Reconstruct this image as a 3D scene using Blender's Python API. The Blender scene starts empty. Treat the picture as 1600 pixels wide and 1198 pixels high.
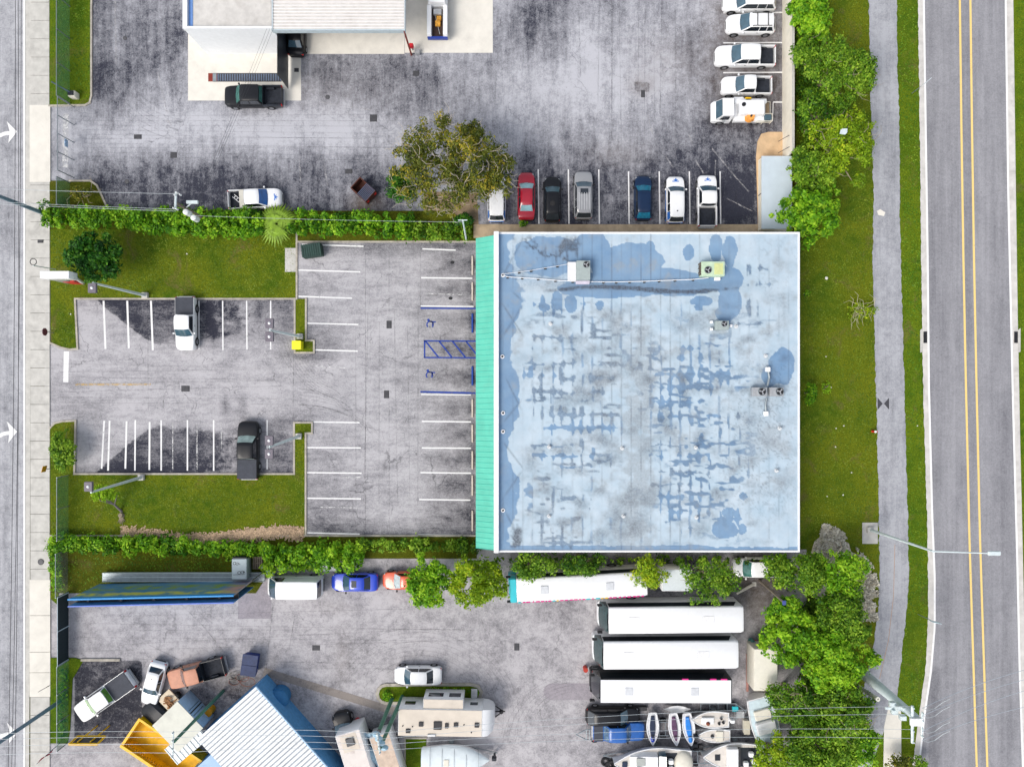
import bpy, bmesh, math, random
import numpy as np
from mathutils import Vector, Matrix
random.seed(7); RNG = np.random.RandomState(11)
R = math.radians
SC = bpy.context.scene
COL = SC.collection
# ------------------------------------------------------------------ camera, light
S, H, CX, CY = 16.0, 70.0, 800.0, 599.0
def P(px, py, z=0.0):
    k = (H - z) / H
    return Vector(((px - CX) / S * k, (CY - py) / S * k, z))
cam_d = bpy.data.cameras.new("camera"); cam = bpy.data.objects.new("camera", cam_d); COL.objects.link(cam)
cam.location = (0, 0, H); cam.rotation_euler = (0, 0, 0)
cam_d.sensor_width = 36; cam_d.lens = 36 * H / 100.0; cam_d.clip_end = 500; SC.camera = cam
SUN_EL, SUN_AZ = 50.0, 230.0      # azimuth clockwise from north (+Y)
w = bpy.data.worlds.new("World"); SC.world = w; w.use_nodes = True
nt = w.node_tree; bgn = nt.nodes["Background"]
sky = nt.nodes.new("ShaderNodeTexSky"); sky.sky_type = 'NISHITA'; sky.sun_disc = False
sky.sun_elevation = R(SUN_EL); sky.sun_rotation = R(SUN_AZ); sky.air_density = 1.0; sky.dust_density = 3.0
hs = nt.nodes.new('ShaderNodeHueSaturation'); hs.inputs['Saturation'].default_value = 0.42      # thin cloud veil
nt.links.new(sky.outputs[0], hs.inputs['Color']); nt.links.new(hs.outputs[0], bgn.inputs[0]); bgn.inputs[1].default_value = 0.15
sl = bpy.data.lights.new("sun", 'SUN'); sl.energy = 1.3; sl.angle = R(26); sl.color = (1.0, 0.93, 0.84)
so = bpy.data.objects.new("sun", sl); COL.objects.link(so)
d = Vector((math.sin(R(SUN_AZ)) * math.cos(R(SUN_EL)), math.cos(R(SUN_AZ)) * math.cos(R(SUN_EL)), math.sin(R(SUN_EL))))
so.rotation_euler = d.to_track_quat('Z', 'Y').to_euler(); so.location = (-60, -20, 60)
SC.view_settings.view_transform = 'Standard'; SC.view_settings.look = 'None'
SC.view_settings.exposure = 0.50; SC.view_settings.gamma = 1.0
# ------------------------------------------------------------------ materials
GAIN = 1.12
def lin(v): v /= 255.0; return v / 12.92 if v <= 0.04045 else ((v + 0.055) / 1.055) ** 2.4
def C(r, g, b, k=1.0): return tuple(min(0.86, lin(v) * k / GAIN) for v in (r, g, b))
MATS = {}
class NT:
    def __init__(s, name):
        s.m = bpy.data.materials.new(name); s.m.use_nodes = True; s.t = s.m.node_tree
        s.b = s.t.nodes["Principled BSDF"]; s.out = s.t.nodes["Material Output"]
        s.co = s.t.nodes.new("ShaderNodeTexCoord")
    def n(s, typ, **kw):
        x = s.t.nodes.new(typ)
        for k, v in kw.items(): setattr(x, k, v)
        return x
    def l(s, a, b): s.t.links.new(a, b)
    def noise(s, scale, detail=4, rough=.55, stretch=None, dist=0.0, coord=None):
        src = coord or s.co.outputs['Object']
        if stretch:
            mp = s.n("ShaderNodeMapping"); mp.inputs['Scale'].default_value = stretch; s.l(src, mp.inputs[0]); src = mp.outputs[0]
        x = s.n("ShaderNodeTexNoise"); x.inputs['Scale'].default_value = scale; x.inputs['Detail'].default_value = detail
        x.inputs['Roughness'].default_value = rough; x.inputs['Distortion'].default_value = dist; s.l(src, x.inputs['Vector']); return x.outputs['Fac']
    def math(s, op, a, b=None, c=None, clamp=False):
        x = s.n("ShaderNodeMath", operation=op, use_clamp=clamp)
        for i, v in enumerate((a, b, c)):
            if v is None: continue
            if isinstance(v, (int, float)): x.inputs[i].default_value = v
            else: s.l(v, x.inputs[i])
        return x.outputs[0]
    def mrange(s, v, a, b, c=0.0, d=1.0):
        x = s.n("ShaderNodeMapRange"); s.l(v, x.inputs[0])
        for i, q in enumerate((a, b, c, d)): x.inputs[i + 1].default_value = q
        return x.outputs[0]
    def mix(s, f, a, b, mode='MIX'):
        x = s.n("ShaderNodeMix", data_type='RGBA', blend_type=mode)
        if isinstance(f, (int, float)): x.inputs[0].default_value = f
        else: s.l(f, x.inputs[0])
        for i, v in ((6, a), (7, b)):
            if isinstance(v, tuple): x.inputs[i].default_value = (*v[:3], 1)
            else: s.l(v, x.inputs[i])
        return x.outputs[2]
    def attr(s, name): return s.n("ShaderNodeAttribute", attribute_name=name)
    def bump(s, h, strength=.3, dist=.02):
        x = s.n("ShaderNodeBump"); x.inputs['Strength'].default_value = strength; x.inputs['Distance'].default_value = dist
        s.l(h, x.inputs['Height']); s.l(x.outputs[0], s.b.inputs['Normal'])
def M(name, col, rough=.55, metal=0.0, var=.12, scale=3.0, coat=0.0, spec=.4, dirt=0.0, alpha=None, bump=0.0, dirtcol=(.12, .11, .10)):
    if name in MATS: return MATS[name]
    s = NT(name); f = s.noise(scale, 5, .6)
    c = s.mix(s.mrange(f, .3, .7), tuple(v * (1 - var) for v in col), tuple(min(.9, v * (1 + var)) for v in col))
    if dirt:
        g = s.noise(scale * .45, 8, .7, dist=.6); c = s.mix(s.mrange(g, .52, .78, 0, dirt), c, dirtcol)
    s.l(c, s.b.inputs['Base Color']); s.b.inputs['Roughness'].default_value = rough; s.b.inputs['Metallic'].default_value = metal
    s.b.inputs['Specular IOR Level'].default_value = spec; s.b.inputs['Coat Weight'].default_value = coat
    if bump: s.bump(s.noise(scale * 8, 4), bump, .02)
    if alpha is not None:
        s.b.inputs['Alpha'].default_value = alpha
    MATS[name] = s.m; return s.m
def asphalt(name, light, dark, brown=(.16, .13, .11), streak=(1, 1, 1), crack=.5, speck=.16, base=0.0, sharp=.16, ck=.55, amp=1.0):
    """wear attribute: R darkness, G sharp edged patch, B brown dirt"""
    s = NT(name); a = s.attr("wear"); sp = s.n("ShaderNodeSeparateColor"); s.l(a.outputs['Color'], sp.inputs[0])
    n1 = s.noise(.22, 10, .68, dist=.5); n2 = s.noise(1.3, 8, .7); n3 = s.noise(9, 5, .75); st = s.noise(.9, 6, .65, stretch=streak)
    st2 = s.noise(2.6, 5, .7, stretch=streak)
    v = s.math('ADD', sp.outputs[0], base)
    v = s.math('ADD', v, s.mrange(n1, .3, .7, -.24 * amp, .24 * amp)); v = s.math('ADD', v, s.mrange(n2, .3, .7, -.24 * amp, .24 * amp))
    v = s.math('ADD', v, s.mrange(st, .3, .7, -.22, .22)); v = s.math('ADD', v, s.mrange(n3, .25, .75, -.30, .30)); v = s.math('ADD', v, s.mrange(s.noise(4, 6, .75), .3, .7, -.20, .20))
    v = s.math('ADD', v, s.mrange(st2, .3, .7, -.14, .14))
    g = s.math('ADD', sp.outputs[1], s.mrange(n2, .3, .7, -.10, .10)); g = s.mrange(g, .5 - sharp / 2, .5 + sharp / 2)
    v = s.math('ADD', v, s.math('MULTIPLY', g, .55)); v = s.math('MAXIMUM', s.math('MINIMUM', v, 1.15), 0)
    c = s.mix(s.mrange(v, 0, 1.15), light, dark)
    b = s.math('MULTIPLY', sp.outputs[2], s.mrange(n2, .3, .65, .3, 1.0)); c = s.mix(b, c, brown)
    # cracks
    nz = s.n("ShaderNodeTexNoise"); nz.inputs['Scale'].default_value = 1.2; nz.inputs['Detail'].default_value = 4; s.l(s.co.outputs['Object'], nz.inputs['Vector'])
    va = s.n("ShaderNodeVectorMath", operation='MULTIPLY_ADD'); s.l(nz.outputs['Color'], va.inputs[0]); va.inputs[1].default_value = (1.4, 1.4, 0); s.l(s.co.outputs['Object'], va.inputs[2])
    vo = s.n("ShaderNodeTexVoronoi", feature='DISTANCE_TO_EDGE'); vo.inputs['Scale'].default_value = crack; s.l(va.outputs[0], vo.inputs['Vector'])
    ck_ = s.mrange(vo.outputs['Distance'], 0.0, .014, 1, 0); ck_ = s.math('MULTIPLY', ck_, s.mrange(s.noise(.35, 3), .45, .62, 0, ck))
    c = s.mix(ck_, c, tuple(q * .4 for q in dark))
    # speckle and small spots
    wn = s.noise(34, 2, .8); c = s.mix(s.mrange(wn, .3, .7, speck, 0), c, (.03, .03, .035)); c = s.mix(s.mrange(wn, .5, .75, 0, speck), c, (.62, .61, .62))
    vs = s.n("ShaderNodeTexVoronoi"); vs.inputs['Scale'].default_value = .8; s.l(s.co.outputs['Object'], vs.inputs['Vector'])
    rad = s.math('MULTIPLY', s.noise(.6, 2), .16)
    spot = s.math('LESS_THAN', s.math('ADD', vs.outputs['Distance'], s.mrange(n3, .2, .8, 0, .10)), rad); c = s.mix(s.math('MULTIPLY', spot, .45), c, (.035, .033, .035))
    s.l(c, s.b.inputs['Base Color']); s.b.inputs['Roughness'].default_value = .92; s.b.inputs['Specular IOR Level'].default_value = .15
    s.bump(n3, .35, .03); MATS[name] = s.m; return s.m
def grassmat(name, cols, scale=1.0, bare=.35):
    s = NT(name); n1 = s.noise(.16 * scale, 6, .6, dist=.3); n2 = s.noise(1.1, 7, .7); n3 = s.noise(7, 5, .8); n4 = s.noise(26, 3, .8)
    c = s.mix(s.mrange(n1, .40, .60), cols[0], cols[1]); c = s.mix(s.mrange(n2, .42, .68, 0, .75), c, cols[2])
    c = s.mix(s.mrange(n3, .35, .62, .85, 0), c, tuple(v * .5 for v in cols[0])); c = s.mix(s.mrange(n4, .48, .70, 0, .7), c, cols[3])
    b = s.math('MULTIPLY', s.mrange(s.noise(.33, 6, .7, dist=.8), .56, .70), bare); b = s.math('MULTIPLY', b, s.mrange(n3, .35, .6)); c = s.mix(b, c, (.17, .12, .06))
    s.l(c, s.b.inputs['Base Color']); s.b.inputs['Roughness'].default_value = .95; s.b.inputs['Specular IOR Level'].default_value = .1
    s.bump(s.math('ADD', n3, n4), .9, .10); MATS[name] = s.m; return s.m
def foliage(name, a, b, c2, trans=.35):
    s = NT(name); at = s.attr("tone"); n = s.noise(.9, 4, .6)
    col = s.mix(s.mrange(at.outputs['Fac'], 0, .55), a, b); col = s.mix(s.mrange(at.outputs['Fac'], .55, 1), col, c2)
    col = s.mix(s.mrange(n, .35, .65, .30, 0), col, tuple(v * .5 for v in a))
    s.l(col, s.b.inputs['Base Color']); s.b.inputs['Roughness'].default_value = .55; s.b.inputs['Specular IOR Level'].default_value = .25
    tr = s.n("ShaderNodeBsdfTranslucent"); s.l(col, tr.inputs[0]); mx = s.n("ShaderNodeMixShader"); mx.inputs[0].default_value = trans
    s.l(s.b.outputs[0], mx.inputs[1]); s.l(tr.outputs[0], mx.inputs[2]); s.l(mx.outputs[0], s.out.inputs[0]); MATS[name] = s.m; return s.m
def paintmat(name, col, worn=.5, scale=3.0, thin=0.0):
    s = NT(name); n = s.noise(scale, 8, .75); n2 = s.noise(scale * 6, 5, .7)
    f = s.math('ADD', n, s.math('MULTIPLY', n2, .5)); f = s.mrange(f, .62 + (1 - worn) * .35, .74 + (1 - worn) * .35, thin, max(.85, thin + .12))
    s.l(s.mix(s.mrange(n2, .3, .7), tuple(v * .86 for v in col), col), s.b.inputs['Base Color']); s.b.inputs['Roughness'].default_value = .8
    t = s.n("ShaderNodeBsdfTransparent"); mx = s.n("ShaderNodeMixShader"); s.l(f, mx.inputs[0]); s.l(s.b.outputs[0], mx.inputs[1]); s.l(t.outputs[0], mx.inputs[2]); s.l(mx.outputs[0], s.out.inputs[0])
    MATS[name] = s.m; return s.m
def seethrough(name, col, cover, scale=18):
    s = NT(name); s.l(s.mix(s.mrange(s.noise(3, 4), .3, .7), tuple(v * .7 for v in col), col), s.b.inputs['Base Color']); s.b.inputs['Roughness'].default_value = .8
    t = s.n("ShaderNodeBsdfTransparent"); mx = s.n("ShaderNodeMixShader"); f = s.mrange(s.noise(scale, 2), .3, .7, 1 - cover - .15, 1 - cover + .15)
    s.l(f, mx.inputs[0]); s.l(s.b.outputs[0], mx.inputs[1]); s.l(t.outputs[0], mx.inputs[2]); s.l(mx.outputs[0], s.out.inputs[0]); MATS[name] = s.m; return s.m
# palette
WHITE = M("white_paint", (.80, .81, .82), .3, coat=.4, var=.03, spec=.5)
CREAM = M("cream_paint", (.66, .63, .54), .6, var=.06, dirt=.15)
GLASS = M("tinted_glass", C(62, 92, 108), .08, var=.25, scale=1.2, coat=.6, spec=.8)
GLASSD = M("dark_glass", (.012, .018, .025), .08, var=.3, scale=1.2, coat=.6, spec=.7)
TYRE = M("tyre_rubber", (.018, .018, .02), .85)
RIM = M("rim_metal", (.35, .36, .38), .35, .8)
BLACK = M("black_plastic", (.015, .015, .018), .5, var=.2)
REDL = M("red_lens", (.45, .02, .02), .25)
CLEARL = M("clear_lens", (.35, .38, .40), .15)
AMBER = M("amber_plastic", (.7, .25, .03), .4)
STEEL = M("galvanised_steel", C(150, 160, 165), .45, .5, var=.15)
GALV2 = M("pale_pole_paint", C(214, 226, 228), .5, .1, var=.1)
CONC = M("concrete", C(196, 194, 188), .9, var=.14, scale=1.4, dirt=.35, bump=.2)
CONCL = M("pale_concrete", C(226, 222, 212), .9, var=.07, scale=1.0, dirt=.18, bump=.15)
KERB = M("kerb_concrete", C(178, 172, 160), .92, var=.25, scale=2.5, dirt=.5, dirtcol=(.08, .07, .06))
IRON = M("cast_iron", (.05, .05, .055), .7, .3, var=.3)
BARK = M("bark", C(150, 138, 118), .9, var=.35, scale=6)
WOODP = M("weathered_timber", C(128, 118, 105), .9, var=.3, scale=5)
GREENP = M("green_patina_pole", C(78, 128, 108), .6, .1, var=.25, scale=2)
TEALR = M("teal_roof_metal", C(96, 192, 170), .55, .0, var=.10, scale=.6, dirt=.22, dirtcol=C(150, 190, 170))
BLUEW = M("blue_wall_paint", C(84, 146, 196), .7, var=.15, dirt=.2)
YELP = M("yellow_paint", C(236, 186, 10), .5, var=.14, scale=2, dirt=.25, dirtcol=(.2, .12, .03))
ALU = M("bare_aluminium", C(188, 190, 192), .45, .55, var=.12, dirt=.2)
# ------------------------------------------------------------------ mesh building
class MB:
    def __init__(s): s.v = []; s.f = []; s.mi = []
    def add(s, vs, fs, m=0):
        o = len(s.v); s.v += [tuple(v) for v in vs]; s.f += [tuple(i + o for i in f) for f in fs]; s.mi += [m] * len(fs); return s
    def box(s, x0, x1, y0, y1, z0, z1, m=0, b=0.0, mat=None):
        if b <= 0:
            vs = [(x, y, z) for z in (z0, z1) for x, y in ((x0, y0), (x1, y0), (x1, y1), (x0, y1))]
            fs = [(3, 2, 1, 0), (4, 5, 6, 7), (0, 1, 5, 4), (1, 2, 6, 5), (2, 3, 7, 6), (3, 0, 4, 7)]
        else:
            b = min(b, (x1 - x0) * .45, (y1 - y0) * .45, (z1 - z0) * .45); vs = []; fs = []
            def ring(i, z):
                return [(x0 + i + c, y0 + i, z) for c in (b - i if i < b else 0,)] and \
                       [(x0 + b, y0 + i, z), (x1 - b, y0 + i, z), (x1 - i, y0 + b, z), (x1 - i, y1 - b, z), (x1 - b, y1 - i, z), (x0 + b, y1 - i, z), (x0 + i, y1 - b, z), (x0 + i, y0 + b, z)]
            rs = [ring(b * .7, z0), ring(0, z0 + b), ring(0, z1 - b), ring(b * .7, z1)]
            for r in rs: vs += r
            for k in range(3):
                for i in range(8): j = (i + 1) % 8; fs.append((k * 8 + i, k * 8 + j, k * 8 + 8 + j, k * 8 + 8 + i))
            fs.append(tuple(range(7, -1, -1))); fs.append(tuple(range(24, 32)))
        if mat is not None: vs = [mat @ Vector(v) for v in vs]
        return s.add(vs, fs, m)
    def tube(s, p0, p1, r0, r1=None, n=8, m=0, cap=True):
        r1 = r0 if r1 is None else r1; p0 = Vector(p0); p1 = Vector(p1); d = (p1 - p0)
        if d.length < 1e-6: return s
        d.normalize(); a = d.orthogonal().normalized(); b = d.cross(a); vs = []
        for p, r in ((p0, r0), (p1, r1)):
            for i in range(n): t = 2 * math.pi * i / n; vs.append(p + a * math.cos(t) * r + b * math.sin(t) * r)
        fs = [(i, (i + 1) % n, n + (i + 1) % n, n + i) for i in range(n)]
        if cap: fs += [tuple(range(n - 1, -1, -1)), tuple(range(n, 2 * n))]
        return s.add(vs, fs, m)
    def path(s, pts, r, n=6, m=0):
        for a, b in zip(pts[:-1], pts[1:]): s.tube(a, b, r, r, n, m)
        return s
    def prism(s, poly, z0, z1, m=0):
        n = len(poly); vs = [(p[0], p[1], z0) for p in poly] + [(p[0], p[1], z1) for p in poly]
        ar = sum(poly[i][0] * poly[(i + 1) % n][1] - poly[(i + 1) % n][0] * poly[i][1] for i in range(n))
        idx = list(range(n)) if ar > 0 else list(range(n - 1, -1, -1))
        fs = [tuple(n + i for i in idx), tuple(reversed(idx))]
        for a in range(n): i, j = idx[a], idx[(a + 1) % n]; fs.append((i, j, n + j, n + i))
        return s.add(vs, fs, m)
    def loft(s, rings, m=0, caps=True, closed=True):
        n = len(rings[0]); vs = [v for r in rings for v in r]; fs = []
        for k in range(len(rings) - 1):
            for i in range(n if closed else n - 1):
                j = (i + 1) % n; fs.append((k * n + i, k * n + j, (k + 1) * n + j, (k + 1) * n + i))
        if caps: fs.append(tuple(range(n - 1, -1, -1))); o = (len(rings) - 1) * n; fs.append(tuple(range(o, o + n)))
        return s.add(vs, fs, m)
    def quad(s, a, b, c, d, m=0): return s.add([a, b, c, d], [(0, 1, 2, 3)], m)
    def disc(s, c, r, z, n=20, m=0, ry=None):
        ry = ry or r; return s.add([(c[0] + r * math.cos(2 * math.pi * i / n), c[1] + ry * math.sin(2 * math.pi * i / n), z) for i in range(n)], [tuple(range(n))], m)
    def dome(s, c, r, rz, n=14, k=5, m=0, ry=None):
        ry = ry or r; rings = []
        for j in range(k):
            a = (math.pi / 2) * j / k; rings.append([(c[0] + r * math.cos(a) * math.cos(2 * math.pi * i / n), c[1] + ry * math.cos(a) * math.sin(2 * math.pi * i / n), c[2] + rz * math.sin(a)) for i in range(n)])
        return s.loft(rings, m)
    def build(s, name, mats, parent=None, smooth=35, loc=None):
        me = bpy.data.meshes.new(name); me.from_pydata([tuple(v) for v in s.v], [], s.f); me.update()
        mats = mats if isinstance(mats, (list, tuple)) else [mats]
        for m in mats: me.materials.append(m)
        if len(mats) > 1: me.polygons.foreach_set("material_index", s.mi)
        bm = bmesh.new(); bm.from_mesh(me); bmesh.ops.recalc_face_normals(bm, faces=bm.faces); bm.to_mesh(me); bm.free()
        if smooth:
            me.polygons.foreach_set("use_smooth", [True] * len(me.polygons)); me.set_sharp_from_angle(angle=R(smooth))
        o = bpy.data.objects.new(name, me); COL.objects.link(o)
        if parent is not None: o.parent = parent
        if loc is not None: o.location = loc
        return o
def tag(o, label=None, cat=None, group=None, kind=None):
    if label: o["label"] = label
    if cat: o["category"] = cat
    if group: o["group"] = group
    if kind: o["kind"] = kind
    return o
def thing(name, label, cat, loc=(0, 0, 0), rz=0, group=None):
    o = bpy.data.objects.new(name, None); o.empty_display_size = .3; COL.objects.link(o); o.location = loc; o.rotation_euler = (0, 0, rz); return tag(o, label, cat, group)
def struct(o): o["kind"] = "structure"; return o
def G(px, py): p = P(px, py); return (p.x, p.y)
# numpy value noise / fields
def vnoise(x, y, sc, seed):
    r = np.random.RandomState(seed).rand(64, 64); X = x / sc + 1000; Y = y / sc + 1000
    xi = np.floor(X).astype(int); yi = np.floor(Y).astype(int); fx = X - xi; fy = Y - yi; fx = fx * fx * (3 - 2 * fx); fy = fy * fy * (3 - 2 * fy)
    g = lambda a, b: r[a % 64, b % 64]
    return g(xi, yi) * (1 - fx) * (1 - fy) + g(xi + 1, yi) * fx * (1 - fy) + g(xi, yi + 1) * (1 - fx) * fy + g(xi + 1, yi + 1) * fx * fy
def blob(x, y, cx, cy, rx, ry, p=2.0): return np.exp(-(((x - cx) / rx) ** 2 + ((y - cy) / ry) ** 2) ** (p / 2))
def boxm(x, y, x0, x1, y0, y1, s=4.0):
    sg = lambda t: 1 / (1 + np.exp(-np.clip(t, -30, 30))); return sg((x - x0) / s) * sg((x1 - x) / s) * sg((y - y0) / s) * sg((y1 - y) / s)
def grid_sheet(name, x0, x1, y0, y1, z, mat, field=None, cell=8, zref=0.0, bottom=None):
    """regular sheet given in photo pixels at height zref; vertex attribute 'wear' from field(px,py)"""
    nx = max(2, int((x1 - x0) / cell) + 1); ny = max(2, int((y1 - y0) / cell) + 1)
    X, Y = np.meshgrid(np.linspace(x0, x1, nx), np.linspace(y0, y1, ny)); k = (H - zref) / H
    co = np.stack([(X - CX) / S * k, (CY - Y) / S * k, np.full_like(X, z)], -1).reshape(-1, 3)
    i = np.arange(ny - 1)[:, None] * nx + np.arange(nx - 1)[None, :]; F = np.stack([i, i + nx, i + nx + 1, i + 1], -1).reshape(-1, 4)
    return np_mesh(name, co, F, mat, field(X.ravel(), Y.ravel()) if field else None)
def strip_sheet(name, left, right, z, mat, field=None, ny=160, nx=5, y0=-200, y1=1400, jit=0, seed=3):
    ys = np.linspace(y0, y1, ny); L = np.interp(ys, [p[1] for p in left], [p[0] for p in left]); Rr = np.interp(ys, [p[1] for p in right], [p[0] for p in right])
    if jit: L = L + jit * (vnoise(ys, ys * 0, 9, seed) + vnoise(ys, ys * 0, 3.5, seed + 1) - 1); Rr = Rr + jit * (vnoise(ys, ys * 0, 8, seed + 2) + vnoise(ys, ys * 0, 3.5, seed + 3) - 1)
    t = np.linspace(0, 1, nx); X = L[:, None] * (1 - t) + Rr[:, None] * t; Y = np.repeat(ys[:, None], nx, 1)
    co = np.stack([(X - CX) / S, (CY - Y) / S, np.full_like(X, z)], -1).reshape(-1, 3)
    i = np.arange(ny - 1)[:, None] * nx + np.arange(nx - 1)[None, :]; F = np.stack([i, i + nx, i + nx + 1, i + 1], -1).reshape(-1, 4)
    return np_mesh(name, co, F, mat, field(X.ravel(), Y.ravel()) if field else None)
def np_mesh(name, co, F, mat, wear=None, tone=None, parent=None):
    me = bpy.data.meshes.new(name); me.vertices.add(len(co)); me.vertices.foreach_set("co", co.astype(np.float32).ravel())
    n = F.shape[1]; me.loops.add(F.size); me.loops.foreach_set("vertex_index", F.astype(np.int32).ravel())
    me.polygons.add(len(F)); me.polygons.foreach_set("loop_start", np.arange(0, F.size, n, dtype=np.int32)); me.update(calc_edges=True)
    me.materials.append(mat)
    if wear is not None:
        a = me.attributes.new("wear", 'FLOAT_COLOR', 'POINT'); w_ = np.ones((len(co), 4), np.float32)
        for c in range(3): w_[:, c] = wear[c] if len(wear) > c else 0
        a.data.foreach_set("color", w_.ravel())
    if tone is not None:
        a = me.attributes.new("tone", 'FLOAT', 'FACE'); a.data.foreach_set("value", tone.astype(np.float32))
    o = bpy.data.objects.new(name, me); COL.objects.link(o)
    if parent is not None: o.parent = parent
    return o
# ------------------------------------------------------------------ foliage
def leaves(name, blobs, mat, dens=55, size=.15, parent=None, up=.45, tvar=.46, asp=.55, low=-.35):
    cs = []; ns = []; ss = []; ts = []
    for (c, rx, ry, rz, tn) in blobs:
        area = 4 * math.pi * ((rx * ry + rx * rz + ry * rz) / 3); n = max(8, int(area * dens * .62))
        d = RNG.normal(size=(n, 3)); d /= np.linalg.norm(d, axis=1)[:, None]; d[:, 2] = np.where(d[:, 2] < low, -d[:, 2], d[:, 2])
        rr = RNG.uniform(.62, 1.08, n)[:, None]; rr = np.where(RNG.rand(n, 1) < .14, RNG.uniform(1.05, 1.5, (n, 1)), rr); cs.append(np.array(c) + d * rr * np.array([rx, ry, rz]))
        q = d + RNG.normal(size=(n, 3)) * .55 + np.array([0, 0, up]); q /= np.linalg.norm(q, axis=1)[:, None]; ns.append(q)
        ss.append(size * RNG.uniform(.6, 1.35, n)); ts.append(np.clip(tn + RNG.normal(size=n) * tvar * .5, 0, 1))
    c = np.concatenate(cs); q = np.concatenate(ns); s_ = np.concatenate(ss)[:, None]; t_ = np.concatenate(ts)
    r = RNG.normal(size=c.shape); a = np.cross(q, r); a /= np.linalg.norm(a, axis=1)[:, None] + 1e-9; b = np.cross(q, a)
    v = np.stack([c + a * s_, c + b * s_ * asp + q * s_ * .15, c - a * s_ + q * s_ * .05, c - b * s_ * asp + q * s_ * .15], 1).reshape(-1, 3)
    F = np.arange(len(c) * 4).reshape(-1, 4)
    v[:, 2] = np.maximum(v[:, 2], .12)
    return np_mesh(name, v, F, mat, tone=t_, parent=parent)
def crown_blobs(cx, cy, zc, rx, ry, rz, br, n, seed, tone=.45, tv=.3, flat=1.0, origin=(0, 0), lobes=1.0):
    rs = np.random.RandomState(seed); out = []; n = max(n, int(rx * ry / (br * br) * 3.2))
    ph = rs.rand(4) * 6.28
    for i in range(n):
        a = rs.rand() * 2 * math.pi; r = math.sqrt(rs.rand()) * .97; lobe = 1.02 + lobes * (.13 * math.sin(3 * a + ph[0]) + .10 * math.sin(5 * a + ph[1]) + .07 * math.sin(8 * a + ph[2])); x = math.cos(a) * r; y = math.sin(a) * r
        zz = math.sqrt(max(0, 1 - r * r)) * rs.uniform(.25, 1.0) ; b = br * rs.uniform(.45, 1.25)
        f = max(.5, 1 - .62 * b / min(rx, ry))
        if r > .75: b *= rs.uniform(.45, .9)
        x *= lobe; y *= lobe
        out.append(((cx + x * rx * f, cy + y * ry * f, zc + zz * rz), b, b * rs.uniform(.8, 1.2), b * flat * rs.uniform(.7, 1.0), float(np.clip(tone + rs.uniform(-tv, tv), 0, 1))))
    return out
def tree(name, label, px, py, rpx, rpy, top, mat, seed, br=.9, n=26, dens=50, size=.16, base=None, tone=.45, tv=.3, cat='tree', group=None, limbs=7, bark=None, twigs=0, extra=None, lobes=1.0):
    """crown centred on pixel px,py with pixel radii; top = crown top in metres"""
    zc = top * .62; c = P(px, py, zc); k = (H - zc) / H; rx = rpx / S * k; ry = rpy / S * k; b0 = P(*base) if base else Vector((c.x, c.y, 0))
    t = thing(name, label, cat, (b0.x, b0.y, 0), 0, group); o = Vector((b0.x, b0.y, 0)); lc = c - o
    bl = crown_blobs(lc.x, lc.y, lc.z, rx, ry, top - zc - br * .5, br, n, seed, tone, tv, lobes=lobes)
    if extra:
        for (ex, ey, er, et) in extra:
            e = P(ex, ey, zc * .9) - o; bl += crown_blobs(e.x, e.y, e.z, er / S, er / S, er / S * .5, er / S * .45, 6, seed + int(ex), et, .15)
    leaves("crown", bl, mat, dens, size, t)
    m = MB(); fork = Vector((lc.x * .4, lc.y * .4, zc * .55)); r0 = max(.07, .035 * top)
    m.tube((0, 0, -.02), fork, r0 * 1.25, r0 * .85, 9)
    rs = random.Random(seed)
    for b in bl[:limbs]:
        q = Vector(b[0]); mid = fork.lerp(q, .5) + Vector((rs.uniform(-.3, .3), rs.uniform(-.3, .3), rs.uniform(0, .5))); m.tube(fork, mid, r0 * .6, r0 * .35, 6); m.tube(mid, q, r0 * .35, r0 * .08, 5)
    for _ in range(twigs):
        b = bl[rs.randrange(len(bl))]; q = Vector(b[0]) + Vector((0, 0, b[3] * .9)); a = rs.uniform(0, 6.28); l = rs.uniform(.5, 1.1)
        e = q + Vector((math.cos(a) * l, math.sin(a) * l, .12)); m.tube(q - Vector((0, 0, .25)), e, .03, .016, 4)
        e2 = e + Vector((math.cos(a + .8) * l * .6, math.sin(a + .8) * l * .6, .05)); m.tube(e, e2, .018, .01, 4)
    m.build("trunk", bark or BARK, t); return t
def hedge(name, label, pts, width, h, mat, seed, dens=50, size=.15, tone=.45, cat='hedge', step=.75, tv=.35):
    rs = random.Random(seed); P0 = P(*pts[0]); t = thing(name, label, cat, (P0.x, P0.y, 0)); bl = []; m = MB()
    for a, b in zip(pts[:-1], pts[1:]):
        A = P(*a) - P0; B = P(*b) - P0; L = (B - A).length; n = max(1, int(L / (step * .72))); nrm = Vector((-(B - A).y, (B - A).x, 0)).normalized()
        for i in range(n):
            f = (i + rs.random()) / n; rowz = max(1, int(width / .55))
            for j in range(rowz):
                off = ((j + rs.uniform(.1, .9)) / rowz - .5) * (width - .7); r = rs.uniform(.22, .62) * min(1, width / 1.4); zz = h * rs.uniform(.25, .9)
                p = A.lerp(B, f) + nrm * off + Vector((0, 0, zz)); bl.append((tuple(p), r, r * rs.uniform(.8, 1.2), r * .8, min(1, max(0, tone + rs.uniform(-tv, tv)))))
            if i % 2 == 0: q = A.lerp(B, f); m.tube((q.x, q.y, 0), (q.x + rs.uniform(-.2, .2), q.y + rs.uniform(-.2, .2), h * .7), .03, .015, 5)
    leaves("foliage", bl, mat, dens, size, t); m.build("stems", BARK, t); return t
F_BRIGHT = foliage("leaf_bright_green", C(52, 108, 14), C(122, 184, 26), C(190, 232, 56))
F_MID = foliage("leaf_mid_green", C(44, 90, 18), C(112, 160, 32), C(178, 214, 66))
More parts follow.
